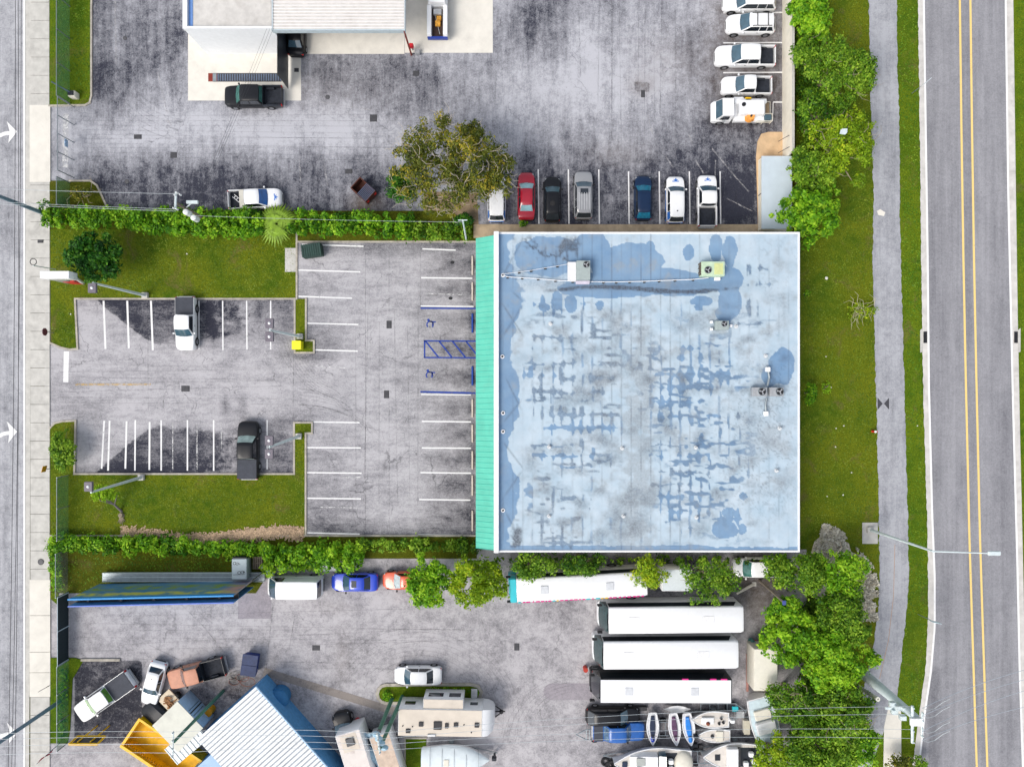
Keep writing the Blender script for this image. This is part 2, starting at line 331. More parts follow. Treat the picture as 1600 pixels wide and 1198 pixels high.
F_DARK = foliage("leaf_deep_green", C(18, 62, 14), C(46, 112, 22), C(112, 168, 48))
F_OLIVE = foliage("leaf_olive", C(70, 86, 26), C(136, 144, 48), C(206, 182, 56))
F_YEL = foliage("leaf_yellow_green", C(112, 150, 20), C(164, 198, 34), C(216, 222, 52))
F_LIME = foliage("leaf_lime", C(100, 150, 16), C(160, 206, 30), C(200, 236, 60))
# ------------------------------------------------------------------ ground
GR = grassmat("lawn_grass", [C(66, 104, 12), C(122, 132, 22), C(136, 146, 34), C(158, 164, 56)], bare=.95)
GR_L = grassmat("verge_grass", [C(66, 108, 12), C(116, 138, 22), C(134, 154, 34), C(154, 168, 54)], bare=.8)
GR_O = grassmat("dry_grass", [C(70, 86, 14), C(102, 112, 20), C(118, 118, 34), C(140, 138, 50)], bare=.6)
DIRT = M("bare_soil", C(140, 122, 98), .95, var=.3, scale=2.2, dirt=.4, bump=.5)
struct(MB().add([(-160, -140, -.03), (160, -140, -.03), (160, 140, -.03), (-160, 140, -.03)], [(0, 1, 2, 3)]).build("ground", GR_O, smooth=0))
def f_up(x, y):
    n = vnoise(x, y, 60, 1) * .5 + vnoise(x, y, 22, 2) * .3 + vnoise(x, y, 9, 3) * .2
    d_ = .02 + n * .55
    d_ += .50 * boxm(x, y, 105, 190, -60, 160, 12) + .62 * boxm(x, y, 105, 640, 256, 360, 14) + .3 * boxm(x, y, 190, 300, -60, 130, 20)
    d_ += .38 * blob(x, y, 590, 110, 150, 40) + .45 * blob(x, y, 850, 40, 70, 60) + .35 * blob(x, y, 690, 190, 90, 50) + .42 * boxm(x, y, 1085, 1240, 60, 380, 16) + .55 * boxm(x, y, 780, 1200, 240, 380, 14)
    d_ += .25 * blob(x, y, 1020, 200, 110, 30) + .2 * blob(x, y, 300, 60, 40, 90)
    d_ -= .40 * blob(x, y, 420, 205, 220, 35) + .30 * blob(x, y, 980, 130, 110, 90) + .2 * blob(x, y, 830, 140, 80, 60) + .25 * boxm(x, y, 178, 186, -40, 150, 2) + .2 * blob(x, y, 180, 215, 70, 22)
    g = .9 * (blob(x, y, 1002, 136, 17, 13) > .45)
    br = .55 * blob(x, y, 1002, 134, 20, 16) + .5 * blob(x, y, 965, 240, 50, 20) * .6 + .6 * boxm(x, y, 1110, 1235, -50, 190, 14) + .8 * blob(x, y, 572, 320, 26, 20) + .3 * blob(x, y, 1050, 95, 60, 50) + .2 * blob(x, y, 520, 145, 120, 40)
    return d_, g, np.clip(br, 0, 1)
ASP_UP = asphalt("worn_asphalt_upper", C(194, 195, 202), C(44, 47, 62), brown=C(108, 94, 82), streak=(1.0, .12, 1), crack=.45, base=.10)
struct(grid_sheet("asphalt_yard", 79, 1236, -260, 356, .012, ASP_UP, f_up))
def diag(x, y, x0, y0, x1, y1):  # signed distance (px) to line, + on the right-hand side
    L = math.hypot(x1 - x0, y1 - y0); return ((x - x0) * (y1 - y0) - (y - y0) * (x1 - x0)) / L
def f_mid(x, y):
    n = vnoise(x, y, 50, 5) * .5 + vnoise(x, y, 18, 6) * .3 + vnoise(x, y, 8, 7) * .2
    d_ = -.12 + n * .42
    t1 = 1 / (1 + np.exp(-np.clip(diag(x, y, 147, 468, 240, 540), -30, 30) / 1.5)); t1 *= boxm(x, y, 100, 462, 462, 540 , 7)
    t2 = 1 / (1 + np.exp(-np.clip(-diag(x, y, 147, 738, 237, 664), -30, 30) / 1.5)); t2 *= boxm(x, y, 100, 460, 664, 745, 7)
    fade = np.clip(1.45 - (x - 150) / 260, .35, 1.2)
    g = np.clip(t1 * fade + t2 * fade, 0, 1) * .8
    d_ += .25 * (t1 + t2) * (.5 + .8 * vnoise(x, y, 12, 9)) + .55 * boxm(x, y, 110, 462, 464, 474, 3) + .6 * boxm(x, y, 120, 460, 730, 742, 3)
    d_ += .55 * boxm(x, y, 462, 745, 372, 393, 4) + .6 * boxm(x, y, 478, 745, 822, 846, 8) + .45 * boxm(x, y, 430, 462, 474, 545, 10)
    d_ += .30 * boxm(x, y, 478, 545, 505, 545, 8) + .5 * blob(x, y, 472, 556, 40, 9) + .45 * blob(x, y, 468, 652, 36, 14) + .35 * boxm(x, y, 430, 462, 660, 742, 8)
    d_ += .4 * boxm(x, y, 480, 520, 660, 830, 16) + .28 * boxm(x, y, 480, 560, 790, 836, 10)
    for yy in (412, 452, 500, 545, 590, 637, 676, 717, 758, 805): d_ += .38 * blob(x, y, 718, yy, 34, 13) * (.6 + vnoise(x, y, 7, int(yy)))
    d_ += .45 * boxm(x, y, 731, 748, 385, 838, 3) + .15 * boxm(x, y, 655, 740, 385, 838, 8) + .2 * blob(x, y, 120, 640, 60, 18)
    d_ += .3 * boxm(x, y, 465, 480, 425, 463, 4)
    for (a, b) in ((329, 495), (367, 495), (405, 490), (348, 480), (352, 630), (380, 635), (335, 520)): d_ += .5 * blob(x, y, a, b, 6, 18)
    return d_, g, .15 * boxm(x, y, 660, 740, 385, 835, 10)
ASP_MID = asphalt("worn_asphalt_lot", C(192, 190, 194), C(42, 44, 58), brown=C(116, 108, 98), streak=(.25, 1, 1), crack=.3, base=.10, amp=.6)
struct(grid_sheet("parking_lot", 70, 772, 360, 852, .016, ASP_MID, f_mid, 6))
def f_low(x, y):
    n = vnoise(x, y, 55, 15) * .5 + vnoise(x, y, 20, 16) * .3 + vnoise(x, y, 8, 17) * .2
    d_ = -.05 + n * .36 + .40 * boxm(x, y, 920, 1250, 1092, 1260, 12) + .3 * blob(x, y, 1195, 960, 40, 70) + .35 * blob(x, y, 590, 1130, 70, 40) + .28 * blob(x, y, 360, 1080, 60, 30)
    d_ += .25 * boxm(x, y, 440, 640, 868, 900, 6) + .55 * boxm(x, y, 800, 1230, 862, 935, 5) + .25 * blob(x, y, 880, 950, 60, 22) + .2 * blob(x, y, 1150, 1090, 60, 20) + .35 * boxm(x, y, 260, 420, 1060, 1150, 16)
    for (cx, cy, r_) in ((640, 1110, 105), (640, 1110, 130), (640, 1110, 150), (700, 1300, 330), (860, 1060, 90)):
        rr = np.hypot(x - cx, (y - cy)); d_ += .07 * np.exp(-((rr - r_) / 3.5) ** 2) * (y < 1110)
    g = 1.0 * boxm(x, y, 116, 222, 1032, 1160, 1.2) + .62 * boxm(x, y, 370, 426, 908, 967, 1) * .62 + .6 * boxm(x, y, 856, 925, 1066, 1094, 1)*.7
    br = .8 * boxm(x, y, 1150, 1240, 862, 960, 10) + .45 * blob(x, y, 1185, 1040, 25, 60) + .28 * blob(x, y, 520, 948, 26, 9) + .3 * blob(x, y, 535, 1030, 14, 45) + .6 * blob(x, y, 370, 1065, 40, 14)
    return d_ + .30 * boxm(x, y, 116, 222, 1032, 1160, 1.2), g, np.clip(br, 0, 1)
ASP_LOW = asphalt("worn_paving_lower", C(194, 191, 194), C(48, 49, 60), brown=C(104, 92, 78), streak=(.5, .5, 1), crack=.14, ck=.4, base=.10, amp=.6)
struct(grid_sheet("boat_yard_paving", 78, 1260, 858, 1420, .012, ASP_LOW, f_low, 7))
# soil strip south of building / back kerb strip north of the building
struct(MB().prism([G(740, 351), G(1192, 351), G(1192, 372), G(740, 372)], 0, .10).build("kerb_strip", M("sandy_concrete", C(186, 166, 138), .9, var=.2, scale=1.5, dirt=.4)))
# --- west road
def f_w(x, y): return .10 + .25 * vnoise(x, y * .25, 14, 31) + .15 * blob(x, y, 10, 500, 12, 900), 0 * x, 0 * x
ASP_W = asphalt("west_road_asphalt", C(190, 191, 196), C(88, 90, 98), streak=(1, .06, 1), crack=.05, ck=.15)
ROADR = asphalt("east_road_asphalt", C(162, 162, 167), C(90, 91, 98), streak=(1, .03, 1), crack=.05, ck=.1, speck=.12, base=.10, amp=.55)
PATHM = asphalt("path_asphalt", C(182, 184, 190), C(104, 106, 114), streak=(1, .05, 1), crack=.08, ck=.2)
struct(strip_sheet("west_road", [(-420, -200), (-420, 1400)], [(37, -200), (37, 600), (38, 1400)], .010, ASP_W, f_w, nx=20))
struct(strip_sheet("west_gutter", [(36.5, -200), (37, 1400)], [(49, -200), (47, 900), (45, 1400)], .020, CONC))
GUT = M("gutter_concrete", C(206, 203, 198), .9, var=.14, scale=1.2, dirt=.4)
m = MB()
for k in range(-8, 60):
    y0 = k * 28.5 + 5; 
    if 900 < y0 < 1062: continue
    a = P(48.5, y0); b = P(78.5, y0 + 27.9); m.box(a.x, b.x, b.y, a.y, 0, .10)
struct(m.build("west_sidewalk", CONC, smooth=0))
m = MB()
for y0, y1 in ((165, 285), (905, 960.4), (961, 1017.4), (1018, 1049.4), (1050, 1087.5)):
    a = P(47.5, y0); b = P(79.5, y1 - .1); m.box(a.x, b.x, b.y, a.y, 0, .112)
struct(m.build("new_sidewalk_slabs", CONCL, smooth=0))
m = MB()
a = P(37, -200); b = P(39.6, 1400); m.box(a.x, b.x, b.y, a.y, 0, .045)
struct(m.build("west_gutter_lip", M("white_line_paint", (.78, .78, .78), .8, var=.08), smooth=0))
# --- verge path and east road
PL = [(1356, -200), (1357, 0), (1359, 100), (1361, 200), (1365, 300), (1363, 420), (1366, 500), (1368, 600), (1371, 700), (1373, 800), (1374, 900), (1372, 950), (1366, 1000), (1357, 1045), (1346, 1090), (1328, 1150), (1314, 1200), (1270, 1400)]
PR = [(1400, -200), (1401, 0), (1402, 100), (1405, 200), (1406, 350), (1410, 500), (1413, 600), (1415, 700), (1418, 800), (1420, 900), (1416, 960), (1410, 1010), (1405, 1060), (1402, 1090), (1392, 1120), (1375, 1155), (1360, 1200), (1320, 1400)]
f_p = lambda x, y: (.12 + .3 * vnoise(x, y * .3, 12, 41), 0 * x, 0 * x)
GL = [(1432, -200), (1434, 0), (1437, 200), (1439, 400), (1442, 600), (1448, 800), (1450, 900), (1450, 960), (1446, 1040), (1437, 1110), (1425, 1198), (1398, 1400)]
WL = [(1440, -200), (1443, 0), (1446, 200), (1449, 400), (1451, 600), (1456, 800), (1460, 900), (1460, 980), (1454, 1050), (1445, 1110), (1435, 1198), (1408, 1400)]
Y1 = [(1497, -200), (1499.5, 0), (1502, 200), (1505, 400), (1509, 600), (1514.5, 840), (1519.5, 1000), (1526, 1198), (1533, 1400)]
Y2 = [(p[0] + 16.5, p[1]) for p in Y1]
WR = [(1568, -200), (1571, 0), (1575, 300), (1579.5, 500), (1583, 650), (1589, 870), (1593, 1050), (1598, 1198), (1604, 1400)]
GRr = [(1580, -200), (1583, 0), (1587, 300), (1590, 500), (1594, 700), (1598, 870), (1602, 1050), (1608, 1198), (1614, 1400)]
sh = lambda L, dx: [(p[0] + dx, p[1]) for p in L]
struct(strip_sheet("verge_grass", [(1244, -200), (1244, 1400)], sh(GL, 1), .006, GR_L, nx=6))
struct(strip_sheet("lawn_behind_building", [(1244, -200), (1244, 1400)], sh(PL, 2), .010, GR, nx=6))
struct(strip_sheet("path", PL, PR, .022, PATHM, f_p, nx=9, ny=700, jit=1.5))
def f_r(x, y): 
    u = np.interp(y, [-200, 1400], [0, 35]); xx = x - u * .0 - (y * .022)
    return .12 + .22 * vnoise(xx, y * .12, 9, 51) + .12 * np.cos((xx - 1450) / 8.0) * .5 + .45 * boxm(x, y, 1451, 1467, 1046, 1400, 1.2), 0 * x, 0 * x
struct(strip_sheet("east_road", sh(WL, -2), sh(WR, 2), .014, ROADR, f_r, nx=28))
struct(strip_sheet("road_gutter", GL, WL, .030, GUT, nx=3, ny=700, jit=.9, seed=8)); struct(strip_sheet("road_gutter_far", WR, GRr, .030, GUT, nx=3))
struct(strip_sheet("far_verge_grass", GRr, sh(GRr, 400), .010, GR_L, nx=6))
WLINE = paintmat("white_road_paint", (.82, .82, .82), .25); YLINE = paintmat("yellow_road_paint", C(250, 216, 134), .3); BLINE = paintmat("blue_lot_paint", C(30, 66, 160), .45); WLOT = paintmat("white_lot_paint", (.80, .80, .80), .35); WFAINT = paintmat("faded_white_paint", (.7, .7, .7), .85); OLINE = paintmat("faded_yellow_paint", C(225, 190, 120), .8, 3.0, .35)
struct(strip_sheet("edge_line", sh(WL, -1.4), sh(WL, 1.6), .040, WLINE, nx=2)); struct(strip_sheet("edge_line", sh(WR, -1.6), sh(WR, 1.4), .040, WLINE, nx=2))
struct(strip_sheet("centre_line", sh(Y1, -1.6), sh(Y1, 1.6), .024, YLINE, nx=2)); struct(strip_sheet("centre_line", sh(Y2, -1.6), sh(Y2, 1.6), .024, YLINE, nx=2))
struct(strip_sheet("footway", [(1388, 1080), (1388, 1103), (1381, 1135), (1380, 1200), (1380, 1400)], [(1406, 1080), (1408, 1120), (1408, 1400)], .034, CONCL, y0=1092, y1=1400, ny=30, nx=3))
def line(m, x0, y0, x1, y1, w_, z):
    a = P(x0, y0); b = P(x1, y1); dd = (b - a); n_ = Vector((-dd.y, dd.x, 0)).normalized() * (w_ / S / 2)
    m.quad((a.x + n_.x, a.y + n_.y, z), (a.x - n_.x, a.y - n_.y, z), (b.x - n_.x, b.y - n_.y, z), (b.x + n_.x, b.y + n_.y, z))
def lines(name, L, mat, z=.024):
    m = MB()
    for l in L: line(m, *l, z)
    return struct(m.build(name, mat, smooth=0))
lines("parking_lines", [(162, 470, 165, 545, 3), (199, 470, 201.5, 544, 3), (236, 470, 239, 547, 3), (311, 470, 311, 546, 2), (348, 470, 348.5, 547, 2), (385.5, 470, 386, 546, 2), (423, 470, 423, 546, 2),
    (163, 657, 159, 732, 2.6), (171.5, 657, 169, 735, 2.8), (198, 658, 196, 732, 2.8), (211.5, 656, 211, 735, 2.4), (234, 659, 233.5, 734, 2.8), (252, 656, 252, 735, 2.4), (293, 656, 293, 735, 2.2), (334, 656, 334, 735, 2.2), (417.5, 656, 417.5, 733, 2),
    (472, 382, 568, 385, 2.2), (466, 422, 563, 425, 2.2), (466, 463, 550, 466, 2.2), (480, 505, 560, 507, 2.2), (490, 546.5, 559, 548.5, 2.2), (489, 659, 562, 660, 2.2), (480, 699, 564, 699.5, 2.2), (480, 738, 565, 739, 2.2), (480, 778, 564, 779, 2.2), (480, 832, 562, 834, 2.2),
    (660, 389, 712, 391, 2.2), (658, 434, 738, 435, 2.2), (657, 478, 740, 479, 2), (659, 658, 736, 659, 2.2), (659, 699.5, 736, 700, 2.2), (657, 738, 736, 739, 2.2), (655, 780, 735, 781, 2.2), (654, 835, 735, 836, 2.2), (658, 616, 736, 617, 1.6)], WLOT)
lines("faded_parking_lines", [(270, 660, 270, 733, 1.6), (308, 662, 308, 733, 1.6), (535, 745.5, 565, 745.5, 1.8), (500, 792, 566, 793, 1.3), (665, 459, 725, 460.5, 1.4), (488, 571, 540, 575, 1), (346, 660, 346, 700, 1.2)], WFAINT)
lines("blue_parking_lines", [(657, 481.5, 743, 482, 2.4), (657, 612, 743, 614, 2.8), (662, 532.5, 745, 533, 2.2), (662, 558.5, 745, 559, 2.2), (663.5, 532, 663.5, 559, 2.2)] + [(665 + i * 21, 533, 685 + i * 21, 558, 2.4) for i in range(4)], BLINE, .028)
def wheelchair(px, py):
    m = MB()
    for i in range(14):
        a = R(-50 + i * 20); b = R(-50 + (i + 1) * 20); line(m, px + 5 * math.cos(a), py + 1 - 5 * math.sin(a), px + 5 * math.cos(b), py + 1 - 5 * math.sin(b), 1.9, .028)
    line(m, px - 1, py - 4, px + 5, py - 3, 2, .028); line(m, px + 5, py - 3, px + 9, py - 3, 1.8, .028); line(m, px + 5, py - 3, px + 3.5, py + 2.5, 1.8, .028)
    c = P(px - 2.5, py - 6); m.disc(c, .13, .028, 12); return struct(m.build("wheelchair_symbol", BLINE, smooth=0))
wheelchair(672, 506); wheelchair(671, 585)
lines("yard_bay_lines", [(x, 265, x + 1, 350, 2) for x in (841, 888, 935.5)] + [(x, 268, x + 1, 350, 2) for x in (982, 1030, 1077, 1125)] + [(1130, y, 1222, y - .5, 2) for y in (20.5, 67.5, 114)] + [(1208, 160, 1222, 160, 2), (1208, 160, 1207, 190, 1.2)], WLOT, .020)
lines("stop_bar", [(104, 549, 103, 597, 8)], WLOT); lines("faded_centre_mark", [(118, 600.5, 236, 600.5, 3)], OLINE); lines("faded_stop_bar", [(103, 178, 102, 262, 9)], WFAINT, .02)
def arrow(cy):
    m = MB(); pts = []
    for i in range(8):
        a = R(180 - 90 * i / 7); pts.append((22 + 27 * math.cos(a) - 6, cy + 22 - 22 * math.sin(a) ))
    for a, b in zip(pts[:-1], pts[1:]): line(m, *a, *b, 6, .018)
    h = [P(11, cy - 18), P(27, cy - 2), P(13, cy + 16), P(15, cy + 2), P(15, cy - 4)]; m.add([(p.x, p.y, .022) for p in h], [(0, 4, 3, 2, 1)]); return struct(m.build("turn_arrow", WLINE, smooth=0))
for cy in (208, 676, 1146): arrow(cy)
m = MB()
for sx in (-1, 1):
    a = P(1380 + 1 * sx, 630.5); b = P(1380 + 9 * sx, 621); c = P(1380 + 9 * sx, 640); m.add([(a.x, a.y, .028), (b.x, b.y, .028), (c.x, c.y, .028)], [(0, 1, 2)])
struct(m.build("survey_mark", M("black_paint", (.05, .05, .06), .8), smooth=0))
struct(MB().add([(P(x, y).x, P(x, y).y, .028) for x, y in ((1370, 330), (1375, 327), (1383, 332), (1381, 338), (1372, 336))], [(0, 1, 2, 3, 4)]).build("path_patch", CONCL, smooth=0))
lines("path_seam", [(1398, 850, 1396, 930, 1), (1396, 930, 1388, 1000, 1), (1388, 1000, 1374, 1060, 1)], M("seam_tan", C(176, 150, 132), .9), .027)
# --- grass islands with kerbs
def island(name, poly, mat, z=.10, kerb=None, kw=.17, closed=True):
    pts = [G(*p) for p in poly]; struct(MB().prism(pts, 0, z).build(name, mat, smooth=0))
    if kerb is None: return
    m = MB()
    for i in kerb:
        a = Vector((*pts[i], 0)); b = Vector((*pts[(i + 1) % len(pts)], 0)); dd = (b - a).normalized(); n_ = Vector((-dd.y, dd.x, 0)) * kw / 2; a2 = a - dd * kw / 2; b2 = b + dd * kw / 2
        m.prism([(a2 + n_)[:2], (a2 - n_)[:2], (b2 - n_)[:2], (b2 + n_)[:2]], 0, z + .03 + .0007 * i)
    struct(m.build("kerb", KERB, smooth=0))
island("corner_lawn", [(79.5, 358), (464, 358), (464, 467), (118, 467), (122, 545), (110, 546), (96, 543), (80, 536)], GR, kerb=[1, 2, 3, 4, 5, 6])
island("grass_island", [(463, 467.2), (478.5, 467.2), (478.5, 532), (491, 532), (491, 551), (461, 551), (461, 467.2)], GR, .11, kerb=[1, 2, 3, 4, 5])
island("south_lawn", [(79.5, 668), (86, 661), (98, 658), (119, 657), (117, 740), (460, 740), (460, 660), (488, 660), (488, 676.5), (478, 676.5), (478, 836), (79.5, 836)], GR, kerb=[0, 1, 2, 3, 4, 5, 6, 7, 8, 9])
island("north_hedge_bed", [(79.5, 329), (700, 330), (745, 352), (745, 378), (464, 378), (464, 357.6), (79.5, 357.6)], GR_O, .09, kerb=[3])
island("south_hedge_bed", [(79.5, 836.3), (745, 836.3), (745, 872), (440, 872), (415, 903), (400, 926), (79.5, 926)], GR_O, .09, kerb=[0])
island("yard_corner_lawn", [(78, -120), (147, -120), (143.5, 12), (143.5, 150), (141, 161), (134, 165), (78, 166)], GR_L, .10, kerb=[1, 2, 3, 4, 5])
island("gate_side_bed", [(78.5, 283), (110, 283), (142, 283), (152, 290), (158, 302), (170, 328.5), (78.5, 328.5)], GR_O, .10, kerb=[1, 2, 3, 4])
island("tree_bed", [(662, 300), (745, 300), (748, 352), (662, 352)], DIRT, .03)
island("gate_front_bed", [(79.8, 1027), (118, 1027), (131, 1031), (114, 1060), (110, 1140), (106, 1160), (79.8, 1160)], GR_L, .10)
island("southwest_bed", [(79.8, 926.3), (92, 926.3), (92, 945), (79.8, 935)], GR_L, .08)
isl = [(603, 1069)] + [(603 - 13 * math.sin(R(a)) , 1083 - 14 * math.cos(R(a))) for a in range(30, 180, 30)] + [(603, 1097), (740, 1097), (749, 1090), (752, 1080), (747, 1071), (735, 1068)]
island("paved_island", isl, GR_L, .12, kerb=list(range(len(isl))), kw=.28)
island("yard_grass_strip", [(633, 1152), (666, 1152), (666, 1300), (633, 1300)], GR_L, .08, kerb=[0, 3], kw=.15)
sb = [(1266, 868), (1272, 846), (1284, 836), (1290, 824), (1302, 828), (1312, 842), (1326, 848), (1330, 862), (1346, 868), (1350, 882), (1362, 890), (1358, 906), (1366, 918), (1362, 936), (1368, 950), (1366, 968), (1344, 972), (1300, 966), (1262, 920)]
struct(MB().prism([G(*p) for p in sb], 0, .03).build("gravel_bed", M("pale_gravel", C(206, 196, 180), .95, var=.45, scale=5, dirt=.9, dirtcol=(.05, .08, .02), bump=.8), smooth=0))
# concrete slabs of the workshop
m = MB()
for a, b, c, d_ in ((294, 470.4, 45, 157.5), (471, 632, -200, 84.8), (632.6, 770, -200, 83)):
    p = P(a, d_); q = P(b, c); m.box(p.x, q.x, p.y, q.y, 0, .030)
struct(m.build("workshop_apron", CONCL, smooth=0))
m = MB(); p = P(446, 425); q = P(464, 388); m.box(p.x, q.x, p.y, q.y, 0, .125); p = P(1347, 849); q = P(1371, 816); m.box(p.x, q.x, p.y, q.y, 0, .06); struct(m.build("concrete_pads", CONC, smooth=0))
m = MB(); pts = [(1184, 350), (1181, 245), (1183, 222), (1189, 210), (1200, 207), (1223, 207), (1223, 350)]
struct(MB().prism([G(*p) for p in pts], 0, .12).build("sandy_pad", M("sandy_soil", C(206, 176, 140), .95, var=.18, scale=1.2, dirt=.35, dirtcol=C(170, 110, 40)), smooth=0))

TRK = paintmat("tyre_rubber_marks", (.05, .05, .055), .9, .8, .78); TRK2 = paintmat("pale_scuff_marks", C(205, 204, 206), .95, 1.6, .4)
def arc(m, cx, cy, r_, a0, a1, w_, z, ky=1.0):
    n = 22; p = [(cx + r_ * math.cos(R(a0 + (a1 - a0) * i / n)), cy - ky * r_ * math.sin(R(a0 + (a1 - a0) * i / n))) for i in range(n + 1)]
    for a, b in zip(p[:-1], p[1:]): line(m, *a, *b, w_, z)
rs = random.Random(77); m = MB()
for q in range(10):
    cx, cy = 470 + rs.uniform(-10, 10), 560 + rs.uniform(-6, 10); r_ = 60 + q * 9; arc(m, cx, cy + r_ + 10, r_, 20, 88, 1.1, .030 + q * .0003, .55)
for q in range(8): arc(m, 560, 520 - q * 3, 90 + q * 6, 190, 262, 1.0, .034 + q * .0003)
for q in range(6): x = 560 + q * 18 + rs.uniform(-5, 5); line(m, x, 480 + rs.uniform(0, 40), x + rs.uniform(-8, 8), 790, 1.2, .037 + q * .0002)
for q in range(7): y = 572 + q * 9; line(m, 95, y + rs.uniform(-5, 5), 440, y + rs.uniform(-6, 6), 1.1, .039 + q * .0002)
struct(m.build("tyre_marks", TRK, smooth=0)); m = MB()
for q in range(9): arc(m, 655, 1120, 92 + q * 8, -10 + rs.uniform(-9, 9), 140 + rs.uniform(-20, 20), 1.0, .026 + q * .0003, .9)
for q in range(8): y = 962 + q * 11; line(m, 120 + rs.uniform(0, 100), y, 700 + rs.uniform(-80, 60), y + rs.uniform(-22, 14), 1.1, .029 + q * .0002)
for q in range(6): arc(m, 900, 1150 + q * 4, 70 + q * 9, 95, 175, 1.0, .031 + q * .0003)
struct(m.build("tyre_marks", TRK, smooth=0)); m = MB()
for q in range(9): x = 940 + q * 14 + rs.uniform(-4, 4); line(m, x, -20, x + rs.uniform(-4, 4), 240 + rs.uniform(-60, 20), 1.2, .024 + q * .0002)
for q in range(10): y = 182 + q * 7; line(m, 130, y, 640 + rs.uniform(-90, 20), y + rs.uniform(-6, 10), 1.0, .027 + q * .0002)
for q in range(6): arc(m, 300, 60, 120 + q * 8, 200, 265, 1.0, .03 + q * .0002)
struct(m.build("tyre_marks", TRK, smooth=0)); m = MB()
for (x0, y0, x1, y1) in ((1112, 232, 1150, 278), (1150, 278, 1170, 300), (1086, 250, 1100, 272), (1000, 252, 1002, 262), (1040, 245, 1052, 262), (1076, 210, 1082, 226), (1012, 180, 1020, 210), (1118, 250, 1116, 300), (1135, 310, 1175, 330), (180, 0, 182, 100), (246, 110, 262, 178), (256, 180, 268, 196), (506, 255, 512, 290), (468, 245, 470, 285), (500, 160, 580, 172)): line(m, x0, y0, x1, y1, 2.2, .033)
struct(m.build("scuff_marks", TRK2, smooth=0)); m = MB()
CRK = paintmat("sealed_crack", (.03, .03, .035), .9, 1.2, .45)
for (x0, y0, x1, y1) in ((282, 942, 320, 980), (320, 980, 352, 1020), (427, 940, 416, 1045), (461, 960, 452, 1015), (430, 991, 512, 991), (545, 1004, 546, 1060), (416, 1050, 416, 1070), (232, 1006, 280, 1030), (231, 470, 232, 640), (459, 552, 458, 658), (571, 394, 571, 830), (608, 394, 608, 500), (608, 622, 608, 830), (657, 394, 657, 480), (955, 0, 956, 190), (904, 0, 907, 120)): line(m, x0, y0, x1, y1, .7, .041)
struct(m.build("pavement_joints", CRK, smooth=0))

struct((lambda m: (line(m, 412, 1048, 622, 1112, 12, .022), m)[1])(MB()).build("trench_patch", asphalt("brown_trench_fill", C(150, 142, 136), C(70, 66, 64), streak=(1, 1, 1), ck=.1), smooth=0))
struct((lambda m: (line(m, 398, 908, 398, 966, 52, .0215), m)[1])(MB()).build("asphalt_patch", asphalt("smooth_grey_patch", C(166, 160, 166), C(104, 102, 112), ck=.1, amp=.5, base=.2), smooth=0))
struct((lambda m: (line(m, 862, 1080, 925, 1080, 26, .0225), m.disc((P(862, 1080).x, P(862, 1080).y), .81, .0245, 20))[1])(MB()).build("asphalt_patch", asphalt("smooth_grey_patch", C(166, 160, 166), C(104, 102, 112), ck=.1, amp=.5, base=.2), smooth=0))
# ------------------------------------------------------------------ vehicles
PAINTS = {}
def paint(n, col, rough=.28): return M("car_paint_" + n, col, rough, 0.0, var=.05, scale=1.5, coat=.7, spec=.5, dirt=.06)
PW = M("car_paint_white", (.78, .79, .80), .3, var=.03, coat=.6, dirt=.04)
PK = M("car_paint_black", (.008, .009, .012), .38, var=.1, coat=.15, spec=.25); PR_ = paint("red", (.34, .005, .022)); PG = paint("silver", C(150, 152, 156)); PN = M("car_paint_navy", (.005, .02, .06), .36, var=.1, coat=.2, spec=.3); PB = paint("blue", (.01, .05, .50))
PO = paint("orange_red", (.62, .09, .03)); PBR = M("faded_brown_paint", C(196, 138, 112), .55, var=.12, dirt=.15); PU = M("blue_truck_paint", (.015, .10, .36), .35, var=.15, coat=.4, dirt=.1); PTEAL = paint("teal", (.02, .48, .55)); PDG = M("car_paint_charcoal", (.02, .024, .032), .4, var=.15, coat=.15, spec=.3)
DECALB = M("blue_decal", (.02, .14, .50), .5); LINER = M("bed_liner", (.018, .022, .032), .8, var=.4, scale=4); TONN = M("vinyl_tonneau", (.045, .05, .065), .75, var=.2)
SEATM = M("cloth_seat", C(150, 150, 140), .9, var=.3, scale=6)
